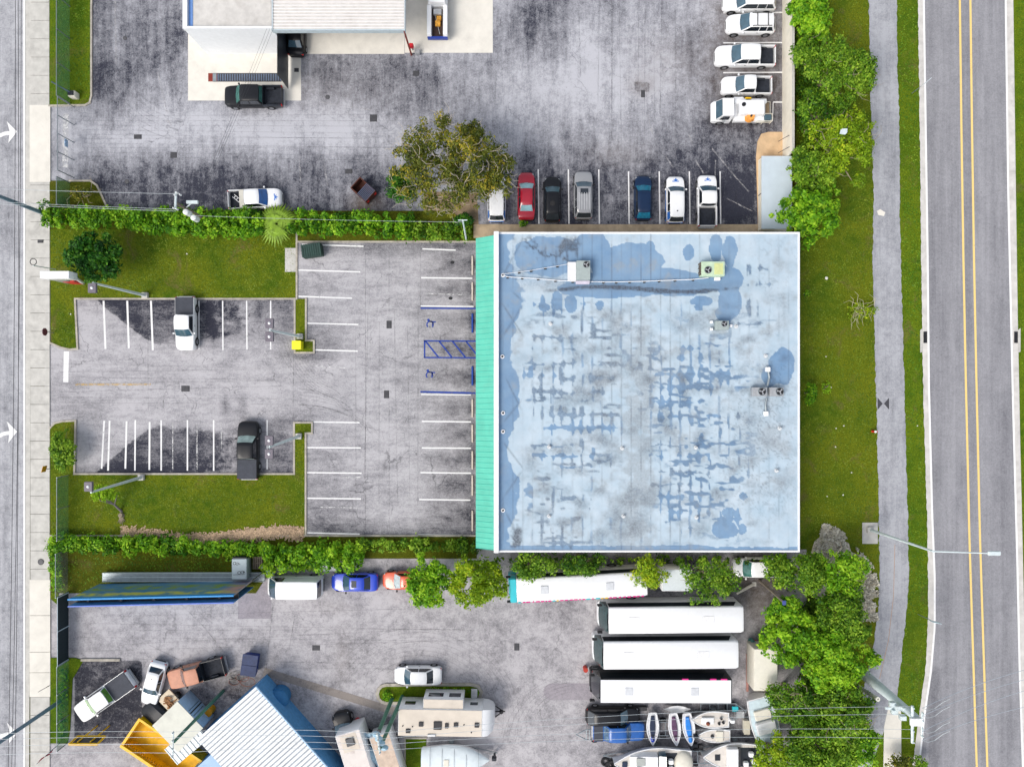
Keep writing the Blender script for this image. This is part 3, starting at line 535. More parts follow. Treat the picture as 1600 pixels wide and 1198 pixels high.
KINDS = {  # stations (x fraction, width factor, deck height), cabin (xa windshield base, xb, xc, xd rear base fractions), belt z, roof z
 'sedan': dict(H=1.45, st=[(0, .60, .62), (.008, .74, .80), (.03, .86, .92), (.08, .94, .96), (.16, .99, .97), (.3, 1, .93), (.6, 1, .92), (.74, .99, .90), (.84, .96, .83), (.91, .90, .78), (.955, .80, .72), (.985, .66, .65), (1, .48, .55)], cab=(.72, .565, .30, .145), belt=.90, roof=1.43, wb=.88, wr=.66),
 'hatch': dict(H=1.5, st=[(0, .62, .7), (.008, .76, .86), (.03, .88, .95), (.08, .96, .98), (.3, 1, .95), (.6, 1, .94), (.76, .98, .92), (.86, .95, .85), (.92, .88, .79), (.96, .78, .73), (.987, .64, .66), (1, .48, .55)], cab=(.75, .60, .16, .03), belt=.92, roof=1.48, wb=.89, wr=.70),
 'suv': dict(H=1.75, st=[(0, .68, .8), (.008, .80, .96), (.03, .90, 1.03), (.07, .97, 1.05), (.3, 1, 1.04), (.6, 1, 1.03), (.76, .99, 1.02), (.87, .96, .97), (.93, .90, .92), (.965, .81, .86), (.988, .68, .77), (1, .54, .66)], cab=(.745, .61, .10, .02), belt=1.03, roof=1.72, wb=.90, wr=.74),
 'pickup': dict(H=1.85, st=[(.40, .985, 1.08), (.41, 1, 1.10), (.6, 1, 1.10), (.76, 1, 1.10), (.88, .98, 1.07), (.94, .93, 1.02), (.97, .86, .96), (.988, .75, .86), (1, .60, .72)], cab=(.755, .65, .43, .405), belt=1.10, roof=1.82, wb=.91, wr=.76),
 'van': dict(H=2.5, st=[(0, .88, 1.0), (.01, .96, 1.22), (.05, 1, 1.25), (.5, 1, 1.25), (.78, 1, 1.2), (.90, .97, 1.08), (.965, .90, .95), (.99, .80, .82), (1, .68, .68)], cab=(.90, .74, .025, .008), belt=1.18, roof=2.45, wb=.96, wr=.82),
}
def car(name, label, cat, kind, px, py, L, W, head, col, group=None, cab=None, roofcol=None, parts=(), bedtype='open', taper=None, glass=None, ptz=.8):
    K = dict(KINDS[kind]); cx = P(px, py, ptz); t = thing(name, label, cat, (cx.x, cx.y, .022), R(head), group)
    GL_ = glass or GLASS; X = lambda f: (f - .5) * L; hw = W / 2; zs = .26; st = K['st']
    if cab: K['cab'] = cab
    xa, xb, xc, xd = [X(v) for v in K['cab']]
    if kind == 'pickup': st = [(min(f, 1) if f > .45 else K['cab'][3] - .01 + (f - .40), w_, z) for f, w_, z in st]
    rings = []
    for f, w_, z in st:
        y = hw * w_; pr = [(-y * .93, zs), (-y, zs + .16), (-y * 1.0, z * .62), (-y * .985, z - .13), (-y * .93, z - .025), (-y * .80, z), (-y * .4, z + .022), (0, z + .028)]
        pr = pr + [(-a, b) for a, b in pr[-2::-1]]; rings.append([(X(f), a, b) for a, b in pr])
    MB().loft(rings).build("body", col, t, smooth=50)
    # cabin
    zb, zr = K['belt'], K['roof']; wb, wr = hw * K['wb'], hw * K['wr']
    prof = [(xa, zb, wb, .0), (xb, zr - .03, wr, 1), ((xb * .8 + xc * .2), zr, wr * 1.01, 1), ((xb + xc) / 2, zr + .015, wr * 1.02, 1), ((xc * .85 + xb * .15), zr, wr * 1.0, 1), (xc, zr - .03, wr * .97, 1), (xd, zb, wb * (.97 if kind != 'sedan' else .93), 0)]
    vv = [-1, -.93, -.7, -.35, 0, .35, .7, .93, 1]; bow = .12 if kind != 'van' else .08
    rg = []
    for i, (x, z, y, r) in enumerate(prof):
        row = []
        for v in vv:
            dz = -.055 * abs(v) ** 8 * (1 if r else 0); bx = (bow * (1 - v * v) if i == 0 else (.05 * (1 - v * v) if i == 1 else (-.05 * (1 - v * v) if i >= 5 else 0))); row.append((x + bx, y * v, z + dz))
        rg.append(row)
    m = MB(); m.loft(rg, closed=False, caps=False)
    for s_ in (0, -1): m.add([r[s_] for r in rg], [tuple(range(len(rg)))])
    m.add([rg[0][i] for i in range(9)] + [rg[-1][i] for i in range(8, -1, -1)], [tuple(range(18))])
    m.build("cabin", roofcol or col, t, smooth=50)
    def glassrow(a, b, t0, t1, vm, off, name_, lab=None):
        g = MB(); rr = []
        for tt in (t0, (t0 + t1) / 2, t1):
            row = []
            for v in vv:
                v2 = v * vm; 
                ya = a[2] * (1 - tt) + b[2] * tt; x = a[0] * (1 - tt) + b[0] * tt; z = a[1] * (1 - tt) + b[1] * tt
                bx = (bow * (1 - v2 * v2) * (1 - tt) + .05 * (1 - v2 * v2) * tt) * (1 if off > 0 else 0) + (-.05 * (1 - v2 * v2) if off < 0 else 0)
                row.append((x + bx + off, ya * v2, z + .014))
            rr.append(row)
        g.loft(rr, closed=False, caps=False); return g.build(name_, GL_ if off > 0 else (glass or GLASSD), t, smooth=60)
    ws = glassrow(prof[0], prof[1], .04, .93, .94, .022, "windshield")
    for s_ in (-.35, .25): MB().tube((xa + bow * .9 + .01, s_ * W * .5, zb + .045), (xa + (xb - xa) * .22 + .05, s_ * W * .5 + .33, zb + (zr - zb) * .22 + .05), .012, .012, 4).build("wiper", BLACK, ws)
    glassrow(prof[6], prof[5], .10, .90, .88, -.02, "rear_window")
    # side windows
    zl = .10; zu = .86
    for sgn in (-1, 1):
        yl = lambda tt: sgn * (wb * (1 - tt) + wr * tt + .010)
        fx = lambda tt: xa + (xb - xa) * tt - .14; rx = lambda tt: xd + (xc - xd) * tt + (.10 if kind not in ('suv', 'van') else .16)
        xs0, xs1 = rx(.5), fx(.5); cuts = []
        if kind == 'van': cuts = [(fx, lambda tt: xa - 1.55)]
        elif kind == 'pickup' and (K['cab'][0] - K['cab'][3]) * L < 2.2: cuts = [(fx, rx)]
        else:
            mid = xs0 + (xs1 - xs0) * .52; cuts = [(fx, lambda tt: mid + .04), (lambda tt: mid - .04, rx)]
            if kind == 'suv': m3 = xs0 + (xs1 - xs0) * .22; cuts = [(fx, lambda tt: mid + .04), (lambda tt: mid - .04, lambda tt: m3 + .04), (lambda tt: m3 - .04, rx)]
        for a_, b_ in cuts:
            MB().quad((a_(zl), yl(zl), zb + (zr - zb) * zl), (a_(zu), yl(zu), zb + (zr - zb) * zu), (b_(zu), yl(zu), zb + (zr - zb) * zu), (b_(zl), yl(zl), zb + (zr - zb) * zl)).build("side_window", GLASSD, t, smooth=0)
        MB().box(xa - .28, xa - .12, min(sgn * (hw - .02), sgn * (hw + .17)), max(sgn * (hw - .02), sgn * (hw + .17)), zb - .02, zb + .13, b=.03).build("mirror", BLACK if col is not PW else col, t)
        MB().box(X(.935) - .12, X(.935) + .14, min(sgn * hw * .58, sgn * hw * .82), max(sgn * hw * .58, sgn * hw * .82), st[-3][2] - .22, st[-3][2] - .005, b=.05).build("headlight", CLEARL, t)
        if kind != 'pickup': MB().box(X(.02) - .04, X(.02) + .10, min(sgn * hw * .58, sgn * hw * .85), max(sgn * hw * .58, sgn * hw * .85), zb - .26, zb - .06, b=.03).build("taillight", REDL, t)
        MB().box(xd + (xa - xd) * .48, xd + (xa - xd) * .48 + .16, min(sgn * hw, sgn * (hw + .02)), max(sgn * hw, sgn * (hw + .02)), zb - .16, zb - .13).build("door_handle", BLACK, t)
    MB().box(X(1) - .06, X(1) + .015, -hw * .42, hw * .42, .42, .60, b=.02).build("grille", BLACK, t)
    MB().box(X(0) - (.05 if kind != 'pickup' else .14), X(0) + .05, -hw * (.62 if kind != 'pickup' else .82), hw * (.62 if kind != 'pickup' else .82), .34, .52 if kind != 'pickup' else .56, b=.03).build("rear_bumper", BLACK if kind != 'pickup' else ALU, t)
    # wheels
    wr_ = .34 if kind in ('sedan', 'hatch') else .39
    for fx_ in (.175 if kind != 'pickup' else .21, .83):
        for sgn in (-1, 1):
            y0 = sgn * (hw - .20); y1 = sgn * (hw + .012); m = MB().tube((0, y0, 0), (0, y1, 0), wr_, wr_, 20)
            wh = m.build("wheel", TYRE, t, loc=(X(fx_), 0, wr_)); MB().tube((0, y1 - sgn * .02, 0), (0, y1 + sgn * .012, 0), wr_ * .62, wr_ * .55, 14).build("rim", RIM, wh)
            MB().add([(math.cos(q) * (wr_ + .07), sgn * (hw + .004), math.sin(q) * (wr_ + .07)) for q in [math.pi * k / 12 for k in range(13)]], [tuple(range(13))]).build("wheel_arch", BLACK, t, loc=(X(fx_), 0, wr_))
    if kind == 'pickup':
        b0, b1 = X(0), X(K['cab'][3]) - .03; tk = .09; z0, z1 = .58, 1.13; m = MB()
        for sgn in (-1, 1):
            ya, yb = sorted((sgn * hw * .985, sgn * (hw * .985 - tk))); m.box(b0 + .04, b1, ya, yb, z0 - .15, z1, b=.03)
            MB().box(b0 - .012, b0 + .06, *sorted((sgn * hw * .80, sgn * hw * .985)), .72, 1.08, b=.02).build("taillight", REDL, t)
        m.box(b1 - .07, b1, -hw * .9, hw * .9, z0, z1 + .02); m.box(b0 + .04, b1, -hw * .88, hw * .88, z0 - .15, z0 - .05)
        m.build("bed", col if bedtype != 'dark' else PDG, t)
        MB().box(b0, b0 + .07, -hw * .80, hw * .80, z0 - .02, z1 - .01, b=.02).build("tailgate", col if bedtype != 'dark' else PDG, t)
        if bedtype == 'tonneau':
            m = MB().box(b0 + .05, b1 - .05, -hw * .93, hw * .93, z1 + .012, z1 + .045, b=.015); m.build("bed_cover", TONN, t)
        else:
            m = MB().box(b0 + .08, b1 - .08, -hw * .985 + tk + .005, hw * .985 - tk - .005, z0 - .045, z0 + .0)
            for k in range(8): y = -hw * .72 + k * hw * 1.44 / 7; m.box(b0 + .12, b1 - .12, y - .03, y + .03, z0, z0 + .02)
            for sgn in (-1, 1):
                xw = X(.21); m.box(xw - .42, xw + .42, *sorted((sgn * (hw * .985 - tk - .01), sgn * (hw * .985 - tk - .20))), z0, z0 + .26, b=.05)
            m.build("bed_liner", LINER, t)
    if 'rack' in parts:
        m = MB()
        for s_ in (-1, 1): m.box(xc + .15, xb - .15, s_ * wr * .9 - .02, s_ * wr * .9 + .02, zr - .01, zr + .07)
        for f in (.25, .72): q = xc + (xb - xc) * f; m.box(q - .03, q + .03, -wr * .9, wr * .9, zr + .06, zr + .10)
        m.build("roof_rack", BLACK, t)
    if 'ribs' in parts:
        m = MB()
        for k in range(5): y = (-.7 + k * .35) * wr; m.box(xc + .2, xb - .5, y - .03, y + .03, zr, zr + .035)
        m.build("roof_ribs", M("silver_trim", C(205, 206, 208), .3, .3), t)
    if 'sunroof' in parts: MB().box(xb - .62, xb - .12, -wr * .55, wr * .55, zr - .02, zr + .024, b=.01).build("sunroof", GLASSD, t)
    if 'bigsunroof' in parts: MB().box(xc + .3, xb - .15, -wr * .62, wr * .62, zr - .02, zr + .024, b=.01).build("sunroof", GLASSD, t)
    if 'emblem' in parts:
        x0 = X(.90); z = KINDS[kind]['st'][-4][2] + .075; m = MB()
        for i in range(5): a = R(i * 72); m.add([(x0 + .26 * math.cos(a), .26 * math.sin(a), z), (x0 + .10 * math.cos(a + .6), .10 * math.sin(a + .6), z), (x0, 0, z + .005), (x0 + .10 * math.cos(a - .6), .10 * math.sin(a - .6), z)], [(0, 1, 2, 3)])
        m.box(x0 - .14, x0 - .05, -.32, .32, z - .02, z + .002); m.build("hood_emblem", DECALB, t, smooth=0)
    if 'bluesides' in parts:
        m = MB()
        for s_ in (-1, 1):
            y = s_ * (hw + .004); m.add([(X(.04), y, .42), (X(.95), y * .985, .42), (X(.72), y, .80), (X(.04), y, .95)], [(0, 1, 2, 3)])
            yy = s_ * (wb + .004); m.quad((xd + .1, s_ * (wb + .02), zb + .02), (xd + .15, s_ * (wr + .03), zr - .06), (xc + .4, s_ * (wr + .03), zr - .06), (xd + .9, s_ * (wb + .02), zb + .02))
            m.box(xd - .02, xd + .12, s_ * wr * .6 - .2, s_ * wr * .6 + .2, zb - .04, zb + .02)
        m.box(X(0) - .01, X(0) + .05, -hw * .8, hw * .8, .55, .85); m.build("blue_livery", DECALB, t, smooth=0)
    if 'antenna' in parts: MB().dome((xc + .5, 0, zr), .07, .10, 8, 3).build("antenna", BLACK, t)
    if 'speaker_ring' in parts: MB().dome((xc + .9, 0, zr - .005), .28, .06, 16, 3).build("roof_disc", TYRE, t)
    return t
g1 = "cars and trucks parked in the upper bays"; g2 = "white vehicles parked against the cream wall"; g3 = "vehicles parked in the boat yard"
car("pickup_truck", "white pickup with a dark flat bed cover, parked in the lot below the lawn", "pickup", 'pickup', 290.5, 506, 5.15, 1.85, 270, PW, cab=(.62 + .1, .60, .36, .345), bedtype='tonneau')
car("pickup_truck", "black pickup with covered bed backed to the kerb of the south lawn", "pickup", 'pickup', 388, 703, 5.55, 1.98, 90, PK, cab=(.74, .63, .38, .355), bedtype='tonneau', glass=M("pale_windscreen", C(150, 172, 170), .1, var=.3, scale=2, coat=.5))
car("pickup_truck", "black pickup with open bed beside the trench drain", "pickup", 'pickup', 396, 151, 5.6, 2.0, 180, PK, cab=(.76, .66, .36, .335), bedtype='dark', glass=M("green_windscreen", C(70, 120, 112), .1, var=.3, coat=.5))
pt = car("patrol_pickup", "white pickup with blue hood emblem and a ladder lying in its bed", "pickup", 'pickup', 399, 311, 5.1, 1.85, 3, PW, cab=(.74, .61, .36, .345), parts=('emblem',), glass=M("blue_windscreen", C(30, 84, 150), .1, var=.25, coat=.5))
b0 = -2.55
MB().box(b0 + 1.15, b0 + 1.62, -.85, .85, .95, 1.22, b=.03).build("tool_box", CREAM, pt)
ld = thing("ladder", "short white ladder lying in the bed of the patrol pickup", "ladder", P(373, 313, .9), R(-40)); ld.location.z = .70
m = MB(); m.box(-.75, .75, -.17, -.12, 0, .06); m.box(-.75, .75, .12, .17, 0, .06)
for k in range(5): m.box(-.6 + k * .3, -.55 + k * .3, -.12, .12, .01, .05)
m.build("ladder_frame", WHITE, ld)
car("suv", "white and blue patrol car half hidden under the spreading olive tree", "suv", 'suv', 776, 309, 4.6, 1.8, 90, PW, g1, parts=('bluesides',))
car("sedan", "bright red sedan beside the olive tree", "car", 'sedan', 822.5, 306, 4.6, 1.72, 90, PR_, g1, cab=(.74, .60, .30, .16), glass=M("sky_windscreen", C(140, 180, 190), .1, var=.3, scale=1, coat=.6))
car("hatchback", "black hatchback with a round disc on its roof, next to the red sedan", "car", 'hatch', 863, 311, 4.3, 1.72, 90, PK, g1, parts=('speaker_ring',))
car("suv", "silver suv with ribbed roof between the black hatchback and an empty bay", "suv", 'suv', 911.5, 305, 4.6, 1.85, 90, PG, g1, parts=('ribs', 'sunroof'))
car("hatchback", "dark navy car between the empty bay and the white and blue patrol car", "car", 'hatch', 1005, 309, 4.3, 1.75, 90, PN, g1, glass=M("teal_windscreen", C(20, 110, 140), .1, var=.3, coat=.6))
car("suv", "white patrol suv with blue sides and a blue hood emblem in the upper bays", "suv", 'suv', 1055, 312, 4.5, 1.8, 90, PW, g1, parts=('emblem', 'bluesides', 'antenna'))
car("pickup_truck", "white pickup with blue hood emblem and empty black bed, rightmost in the upper bays", "pickup", 'pickup', 1104.5, 314, 4.95, 1.85, 90, PW, g1, cab=(.76, .63, .41, .39), parts=('emblem',))
car("suv", "white station wagon cut by the top edge, against the cream wall", "suv", 'suv', 1171, 3, 5.1, 1.85, 180, PW, g2)
car("suv", "white suv with black roof rails against the cream wall", "suv", 'suv', 1173, 38, 4.7, 1.85, 180, PW, g2, cab=(.72, .56, .10, .03), parts=('rack',))
car("pickup_truck", "white crew cab pickup with dark bed against the cream wall", "pickup", 'pickup', 1164, 88, 5.75, 1.95, 180, PW, g2, cab=(.73, .60, .30, .28), parts=())
car("pickup_truck", "white single cab pickup with something blue in its bed", "pickup", 'pickup', 1166, 134.5, 4.8, 1.72, 180, PW, g2, cab=(.72, .58, .37, .355))
car("cargo_van", "white high roof cargo van parked left of the blue sedan", "van", 'van', 459, 917, 5.35, 1.98, 180, PW, g3, cab=(.93, .74, .03, .008), ptz=1.2)
car("sedan", "bright blue sedan with sunroof between the white van and the orange car", "car", 'sedan', 554, 909.5, 4.55, 1.8, 180, PB, g3, parts=('sunroof',))
car("sedan", "orange red car with its rear half under the bright green tree", "car", 'sedan', 633, 907, 4.4, 1.75, 180, PO, g3, glass=M("hazy_windscreen", C(176, 190, 192), .15, var=.3, coat=.4))
car("sedan", "white sedan with dark rear window beside the planted island", "car", 'sedan', 653, 1055.5, 4.65, 1.8, 180, PW, g3, cab=(.76, .62, .33, .17))
car("pickup_truck", "long white pickup with grey bed cover standing on the dark asphalt patch", "pickup", 'pickup', 163.5, 1088, 6.3, 2.0, 215, PW, g3, cab=(.74, .62, .40, .38), bedtype='tonneau', glass=M("bright_green_windscreen", C(110, 160, 70), .1, var=.5, scale=1.5, coat=.5))
car("sedan", "white sedan with sunroof parked between the white pickup and the brown pickup", "car", 'sedan', 239.5, 1068, 4.35, 1.75, 255, PW, g3, cab=(.70, .55, .22, .10), parts=('sunroof', 'antenna'))
car("pickup_truck", "old pickup with faded brown cab and black bed", "pickup", 'pickup', 307, 1051, 5.6, 1.9, 195, PBR, g3, cab=(.72, .62, .41, .395), bedtype='dark', parts=())
car("pickup_truck", "blue pickup with blue covered bed among the boats", "pickup", 'pickup', 967, 1141, 5.0, 1.8, 0, PU, g3, cab=(.70, .60, .30, .20), bedtype='tonneau', glass=M("slate_windscreen", C(90, 120, 150), .12, var=.6, scale=2, coat=.5))
car("sedan", "black car squeezed between the lowest coach and the blue pickup", "car", 'hatch', 958, 1119, 5.2, 1.75, 0, PK, g3)
car("pickup_truck", "white pickup nose out from the trees behind the building", "pickup", 'pickup', 1186, 886, 5.0, 1.85, 180, PW, g3, cab=(.82, .69, .40, .385), glass=M("green_windscreen", C(70, 120, 112), .1))
car("suv", "black off-road car with silver bars behind the motorhome", "suv", 'suv', 540, 1146, 4.3, 1.8, 104, PK, g3, parts=('rack',))
car("sedan", "black car parked under the canopy of the workshop", "car", 'sedan', 463, 52, 4.3, 1.8, 88, PK, glass=GLASS)
MB().dome((0, 0, 0), .22, .3, 10, 4, ry=.16).build("bucket", M("blue_plastic", (.02, .08, .5), .5), None, loc=P(1177, 136, .7)); tag(bpy.data.objects["bucket"], "blue bucket in the bed of the white single cab pickup", "bucket")
# --- utility and service trucks
def boxwheels(t, xs, hw, r=.42):
    for x in xs:
        for s_ in (-1, 1):
            wh = MB().tube((0, s_ * (hw - .24), 0), (0, s_ * (hw + .01), 0), r, r, 18).build("wheel", TYRE, t, loc=(x, 0, r)); MB().tube((0, s_ * hw, 0), (0, s_ * (hw + .03), 0), r * .55, r * .5, 12).build("rim", RIM, wh)
c = P(684, 18, .8); t = thing("utility_truck", "white utility truck with open tool body and blue tail on the workshop apron", "truck", (c.x, c.y, .03), R(90)); L = 5.4; hw = .98
m = MB(); m.box(-2.55, .3, -hw, -hw + .42, .55, 1.45, b=.04); m.box(-2.55, .3, hw - .42, hw, .55, 1.45, b=.04); m.box(-2.55, .3, -hw + .4, hw - .4, .55, .65); m.build("tool_body", WHITE, t)
MB().box(-2.5, .25, -hw + .43, hw - .43, .651, .70).build("bed_liner", M("brown_floor", (.05, .03, .025), .9, var=.4), t)
MB().box(-2.66, -2.5, -hw, hw, .45, 1.0, b=.04).build("rear_bumper", M("tail_blue", (.02, .05, .3), .4), t)
rg = []
for x, y, z in ((.3, .92, 1.15), (.9, .95, 1.15), (1.9, .95, 1.12), (2.5, .88, 1.02), (2.75, .74, .8)): rg.append([(x, -y, .4), (x, -y, z - .1), (x, -y * .9, z), (x, y * .9, z), (x, y, z - .1), (x, y, .4)])
MB().loft(rg).build("body", WHITE, t); rg = [[(x, -y, 1.1), (x, -y * .86, z), (x, y * .86, z), (x, y, 1.1)] for x, y, z in ((.32, .88, 1.85), (1.25, .88, 1.88))] + [[(1.9, -.88, 1.1), (1.9, -.86, 1.12), (1.9, .86, 1.12), (1.9, .88, 1.1)]]
MB().loft(rg).build("cabin", WHITE, t); MB().quad((1.33, -.7, 1.82), (1.88, -.78, 1.17), (1.88, .78, 1.17), (1.33, .7, 1.82)).build("windshield", GLASS, t, smooth=0); boxwheels(t, (-1.5, 1.8), hw - .03)
m = MB(); m.box(-1.5, -1.0, -.28, .22, .7, 1.05, b=.04); m.box(-.9, -.5, -.35, .1, .7, .95, b=.03); m.build("cargo", M("orange_gear", C(226, 160, 60), .6, var=.4, scale=5), t)
m = MB(); m.box(-.45, .1, -.4, .4, .7, 1.1, b=.05); m.tube((-2.2, -.2, .72), (-.2, .3, .95), .03, .03, 6); m.build("pump", ALU, t)
# bucket truck
c = P(1160, 175, .9); t = thing("service_truck", "white service truck with lift bucket and orange turret, next to the sandy pad", "truck", (c.x, c.y, .03), R(180)); hw = 1.0
m = MB(); m.box(-2.1, .95, -hw, -hw + .45, .6, 1.6, b=.05); m.box(-2.1, .95, hw - .45, hw, .6, 1.25, b=.05); m.box(-2.1, 1.05, -hw + .42, hw - .42, .55, 1.15); m.build("tool_body", WHITE, t)
MB().box(-1.75, .6, -.72, .62, 1.15, 2.05, b=.07).build("box", WHITE, t)
MB().box(.0, 1.05, -1.25, -.75, .9, 1.5, b=.12).build("side_locker", WHITE, t)
m = MB(); rg = [[(x, -y, .45), (x, -y, z - .12), (x, -y * .88, z), (x, y * .88, z), (x, y, z - .12), (x, y, .45)] for x, y, z in ((1.2, .96, 1.25), (2.2, .97, 1.25), (2.8, .95, 1.15), (3.0, .85, .9))]; m.loft(rg); m.build("body", WHITE, t)
rg = [[(x, -y, 1.2), (x, -y * .88, z), (x, y * .88, z), (x, y, 1.2)] for x, y, z in ((1.2, .94, 2.15), (2.2, .94, 2.15))] + [[(2.65, -.92, 1.15), (2.65, -.9, 1.2), (2.65, .9, 1.2), (2.65, .92, 1.15)]]; MB().loft(rg).build("cabin", WHITE, t)
MB().quad((2.27, -.78, 2.08), (2.66, -.84, 1.24), (2.66, .84, 1.24), (2.27, .78, 2.08)).build("windshield", GLASS, t, smooth=0)
MB().quad((1.5, .955, 1.35), (1.5, .87, 2.0), (2.15, .87, 2.0), (2.4, .95, 1.35)).build("side_window", GLASSD, t, smooth=0); MB().box(1.9, 2.1, 1.0, 1.22, 1.3, 1.55, b=.03).build("mirror", ALU, t)
m = MB(); m.tube((.25, -.25, 2.05), (.25, -.25, 2.14), .19, .19, 14); m.build("roof_vent", BLACK, t)
m = MB(); m.tube((-.55, .72, 1.1), (-.55, .72, 1.75), .42, .36, 14); m.box(-1.0, -.1, .45, 1.0, 1.0, 1.35, b=.05); tr = m.build("turret", M("orange_turret", C(240, 165, 80), .5, var=.15), t); MB().tube((-.55, .72, 1.75), (-.55, .72, 1.85), .10, .10, 10).build("turret_cap", BLACK, tr)
m = MB(); 
for z in (1.0, 1.35):
    for a, b in (((-2.7, .35, z), (-1.2, .35, z)), ((-2.7, 1.05, z), (-1.2, 1.05, z)), ((-2.7, .35, z), (-2.7, 1.05, z))): m.tube(a, b, .035, .035, 5)
for x, y in ((-2.7, .35), (-2.7, 1.05), (-1.9, 1.05)): m.tube((x, y, .5), (x, y, 1.35), .03, .03, 5)
m.tube((-2.7, -1.0, .8), (-2.7, .35, .8), .03, .03, 5); m.tube((-2.7, -1.0, .8), (-1.6, -1.0, .8), .03, .03, 5); m.build("platform_rail", CREAM, t)
MB().box(-2.6, -1.95, .45, .98, .8, 1.5, b=.08).build("bucket", M("slate_bucket", C(70, 96, 110), .6), t); MB().box(-2.6, -1.8, -.9, .2, .5, .8).build("deck", DIRT, t)
MB().box(-.65, -.05, -1.15, -.72, 1.0, 1.6, b=.05).build("yellow_box", YELP, t); boxwheels(t, (-1.3, 2.1), .97)
# --- coaches
def coach(label, x0, x1, y0, y1, ang, front, kind):
    """roof rectangle in photo pixels, height 3.5 m, front to the west"""
    zt = 3.5; a = P(x0, y0, zt); b = P(x1, y1, zt); L = abs(b.x - a.x) + .55; W = abs(a.y - b.y); t = thing("coach", label, "coach", ((a.x + b.x) / 2 - .27, (a.y + b.y) / 2, .02), R(180 + ang), "coaches parked in the boat yard")
    hl = L / 2; hw = W / 2; X = [(-hl, .86, 3.2), (-hl + .05, .95, 3.38), (-hl + .35, 1, 3.46), (0, 1, 3.5), (hl - .75, 1, 3.46), (hl - .62, .985, 3.42)]
    def ring(x, f, z, zlow=.35): y = hw * f; r = .17; return [(x, -y, zlow), (x, -y, 1.2), (x, -y, z - r * 1.1), (x, -y + r * .3, z - r * .35), (x, -y + r, z), (x, 0, z + .03), (x, y - r, z), (x, y - r * .3, z - r * .35), (x, y, z - r * 1.1), (x, y, 1.2), (x, y, zlow)]
    MB().loft([ring(*q) for q in X]).build("body", front['body'], t, smooth=45)
    # nose with raked windscreen
    MB().loft([ring(hl - .62, .985, 1.38), ring(hl - .05, .97, 1.32), ring(hl + .12, .90, 1.15), ring(hl + .16, .8, .9)]).build("nose", front['nose'], t, smooth=45)
    xs = [(hl - .60, 3.36), (hl - .35, 2.6), (hl - .02, 1.36)]; rows = []
    for x, z in xs: rows.append([(x + .12 * (1 - v * v), hw * .955 * v, z) for v in (-1, -.8, -.4, 0, .4, .8, 1)])
    g = MB(); g.loft(rows, closed=False, caps=False)
    for s_ in (0, -1): g.add([r[s_] for r in rows] + [(hl - .62, rows[0][s_][1], 1.36)], [(0, 1, 2, 3)])
    g.build("windshield", M("coach_windscreen", (.03, .065, .07), .15, var=.3, coat=.3, spec=.4) if kind != 'dark' else GLASSD, t, smooth=40)
    for s_ in (-1, 1):
        y = s_ * (hw + .006); MB().add([(-hl + .35, y, 2.05), (hl - .65, y, 2.05), (hl - .68, y, 3.25), (-hl + .9, y, 3.25)], [(0, 1, 2, 3)]).build("side_window", M("coach_side_glass", (.006, .012, .018), .5, var=.2, spec=.12), t, smooth=0)
        MB().box(hl - .1, hl + .35, *sorted((s_ * (hw * .95), s_ * (hw * .95 + .16))), 2.5, 2.95, b=.04).build("mirror", BLACK, t)
        MB().box(hl + .02, hl + .17, *sorted((s_ * hw * .5, s_ * hw * .85)), .75, .98, b=.03).build("headlight", CLEARL, t)
    for x in ((-hl * .45, hl * .5) if front.get('hatch') else ()):
        MB().box(x - .36, x + .36, -.36, .36, 3.51, 3.58, b=.03).build("roof_hatch", M("grey_hatch", C(205, 208, 212), .6), t)
    if not front.get('hatch'):
        m = MB()
        for x in (-hl * .5, hl * .55):
            m.box(x - .5, x + .5, -.38, .38, 3.505, 3.535, b=.02)
            for q in range(3): m.dome((x + .6, -.2 + .2 * q, 3.52), .05, .04, 6, 2)
        m.build("roof_hatch", M("white_hatch", (.72, .72, .72), .5), t)
    if front.get('dash'):
        m = MB(); rs = random.Random(4)
        for s_ in front['dash']:
            x = -hl + .4
            while x < hl - .8:
                w_ = rs.uniform(.15, .4); m.box(x, x + w_, *sorted((s_ * (hw - .10), s_ * (hw + .008))), 3.25, 3.49, m=rs.choice((0, 0, 0, 1, 2)), b=.02); x += w_ + rs.uniform(.08, .22)
        m.build("trim_dashes", [M("magenta_decal", C(226, 40, 140), .5), M("gold_decal", C(236, 190, 60), .5), M("cyan_decal", C(40, 190, 200), .5)], t)
    for x in (-hl * .55, hl * .52):
        for s_ in (-1, 1): wh = MB().tube((0, s_ * (hw - .3), 0), (0, s_ * (hw + .01), 0), .5, .5, 18).build("wheel", TYRE, t, loc=(x, 0, .5)); MB().tube((0, s_ * hw, 0), (0, s_ * (hw + .03), 0), .28, .26, 12).build("rim", RIM, wh)
    return t
GREYB = M("grey_coach_side", C(168, 172, 182), .4, var=.05, coat=.3)
def roofed(t, hl, hw):  # white roof skin on coaches whose sides are another colour
    pass
coach("white roofed coach with turquoise front and coloured dashes, under the trees", 806, 1012, 899, 937, 3.0, dict(body=PW, nose=PTEAL, hatch=1, dash=(1,)), 'light')
coach("plain white coach, uppermost of the three side by side", 950, 1163, 948, 990, .6, dict(body=PW, nose=PW), 'light')
coach("plain white coach, middle one of the three side by side", 942, 1155, 1002, 1046, .4, dict(body=PW, nose=PW), 'light')
c0_ = bpy.data.objects["coach"]; MB().box(5.74, 6.42, -1.14, 1.14, 1.42, 3.40, b=.12).build("front_cap", PTEAL, c0_)
cd = coach("white roofed coach with black front and sides, lowest of the three side by side", 938, 1145, 1060, 1099, -.2, dict(body=PK, nose=PK, hatch=1), 'dark')
MB().box(-6.25, 5.85, -1.06, 1.06, 3.50, 3.535, b=.02).build("white_roof", PW, cd)
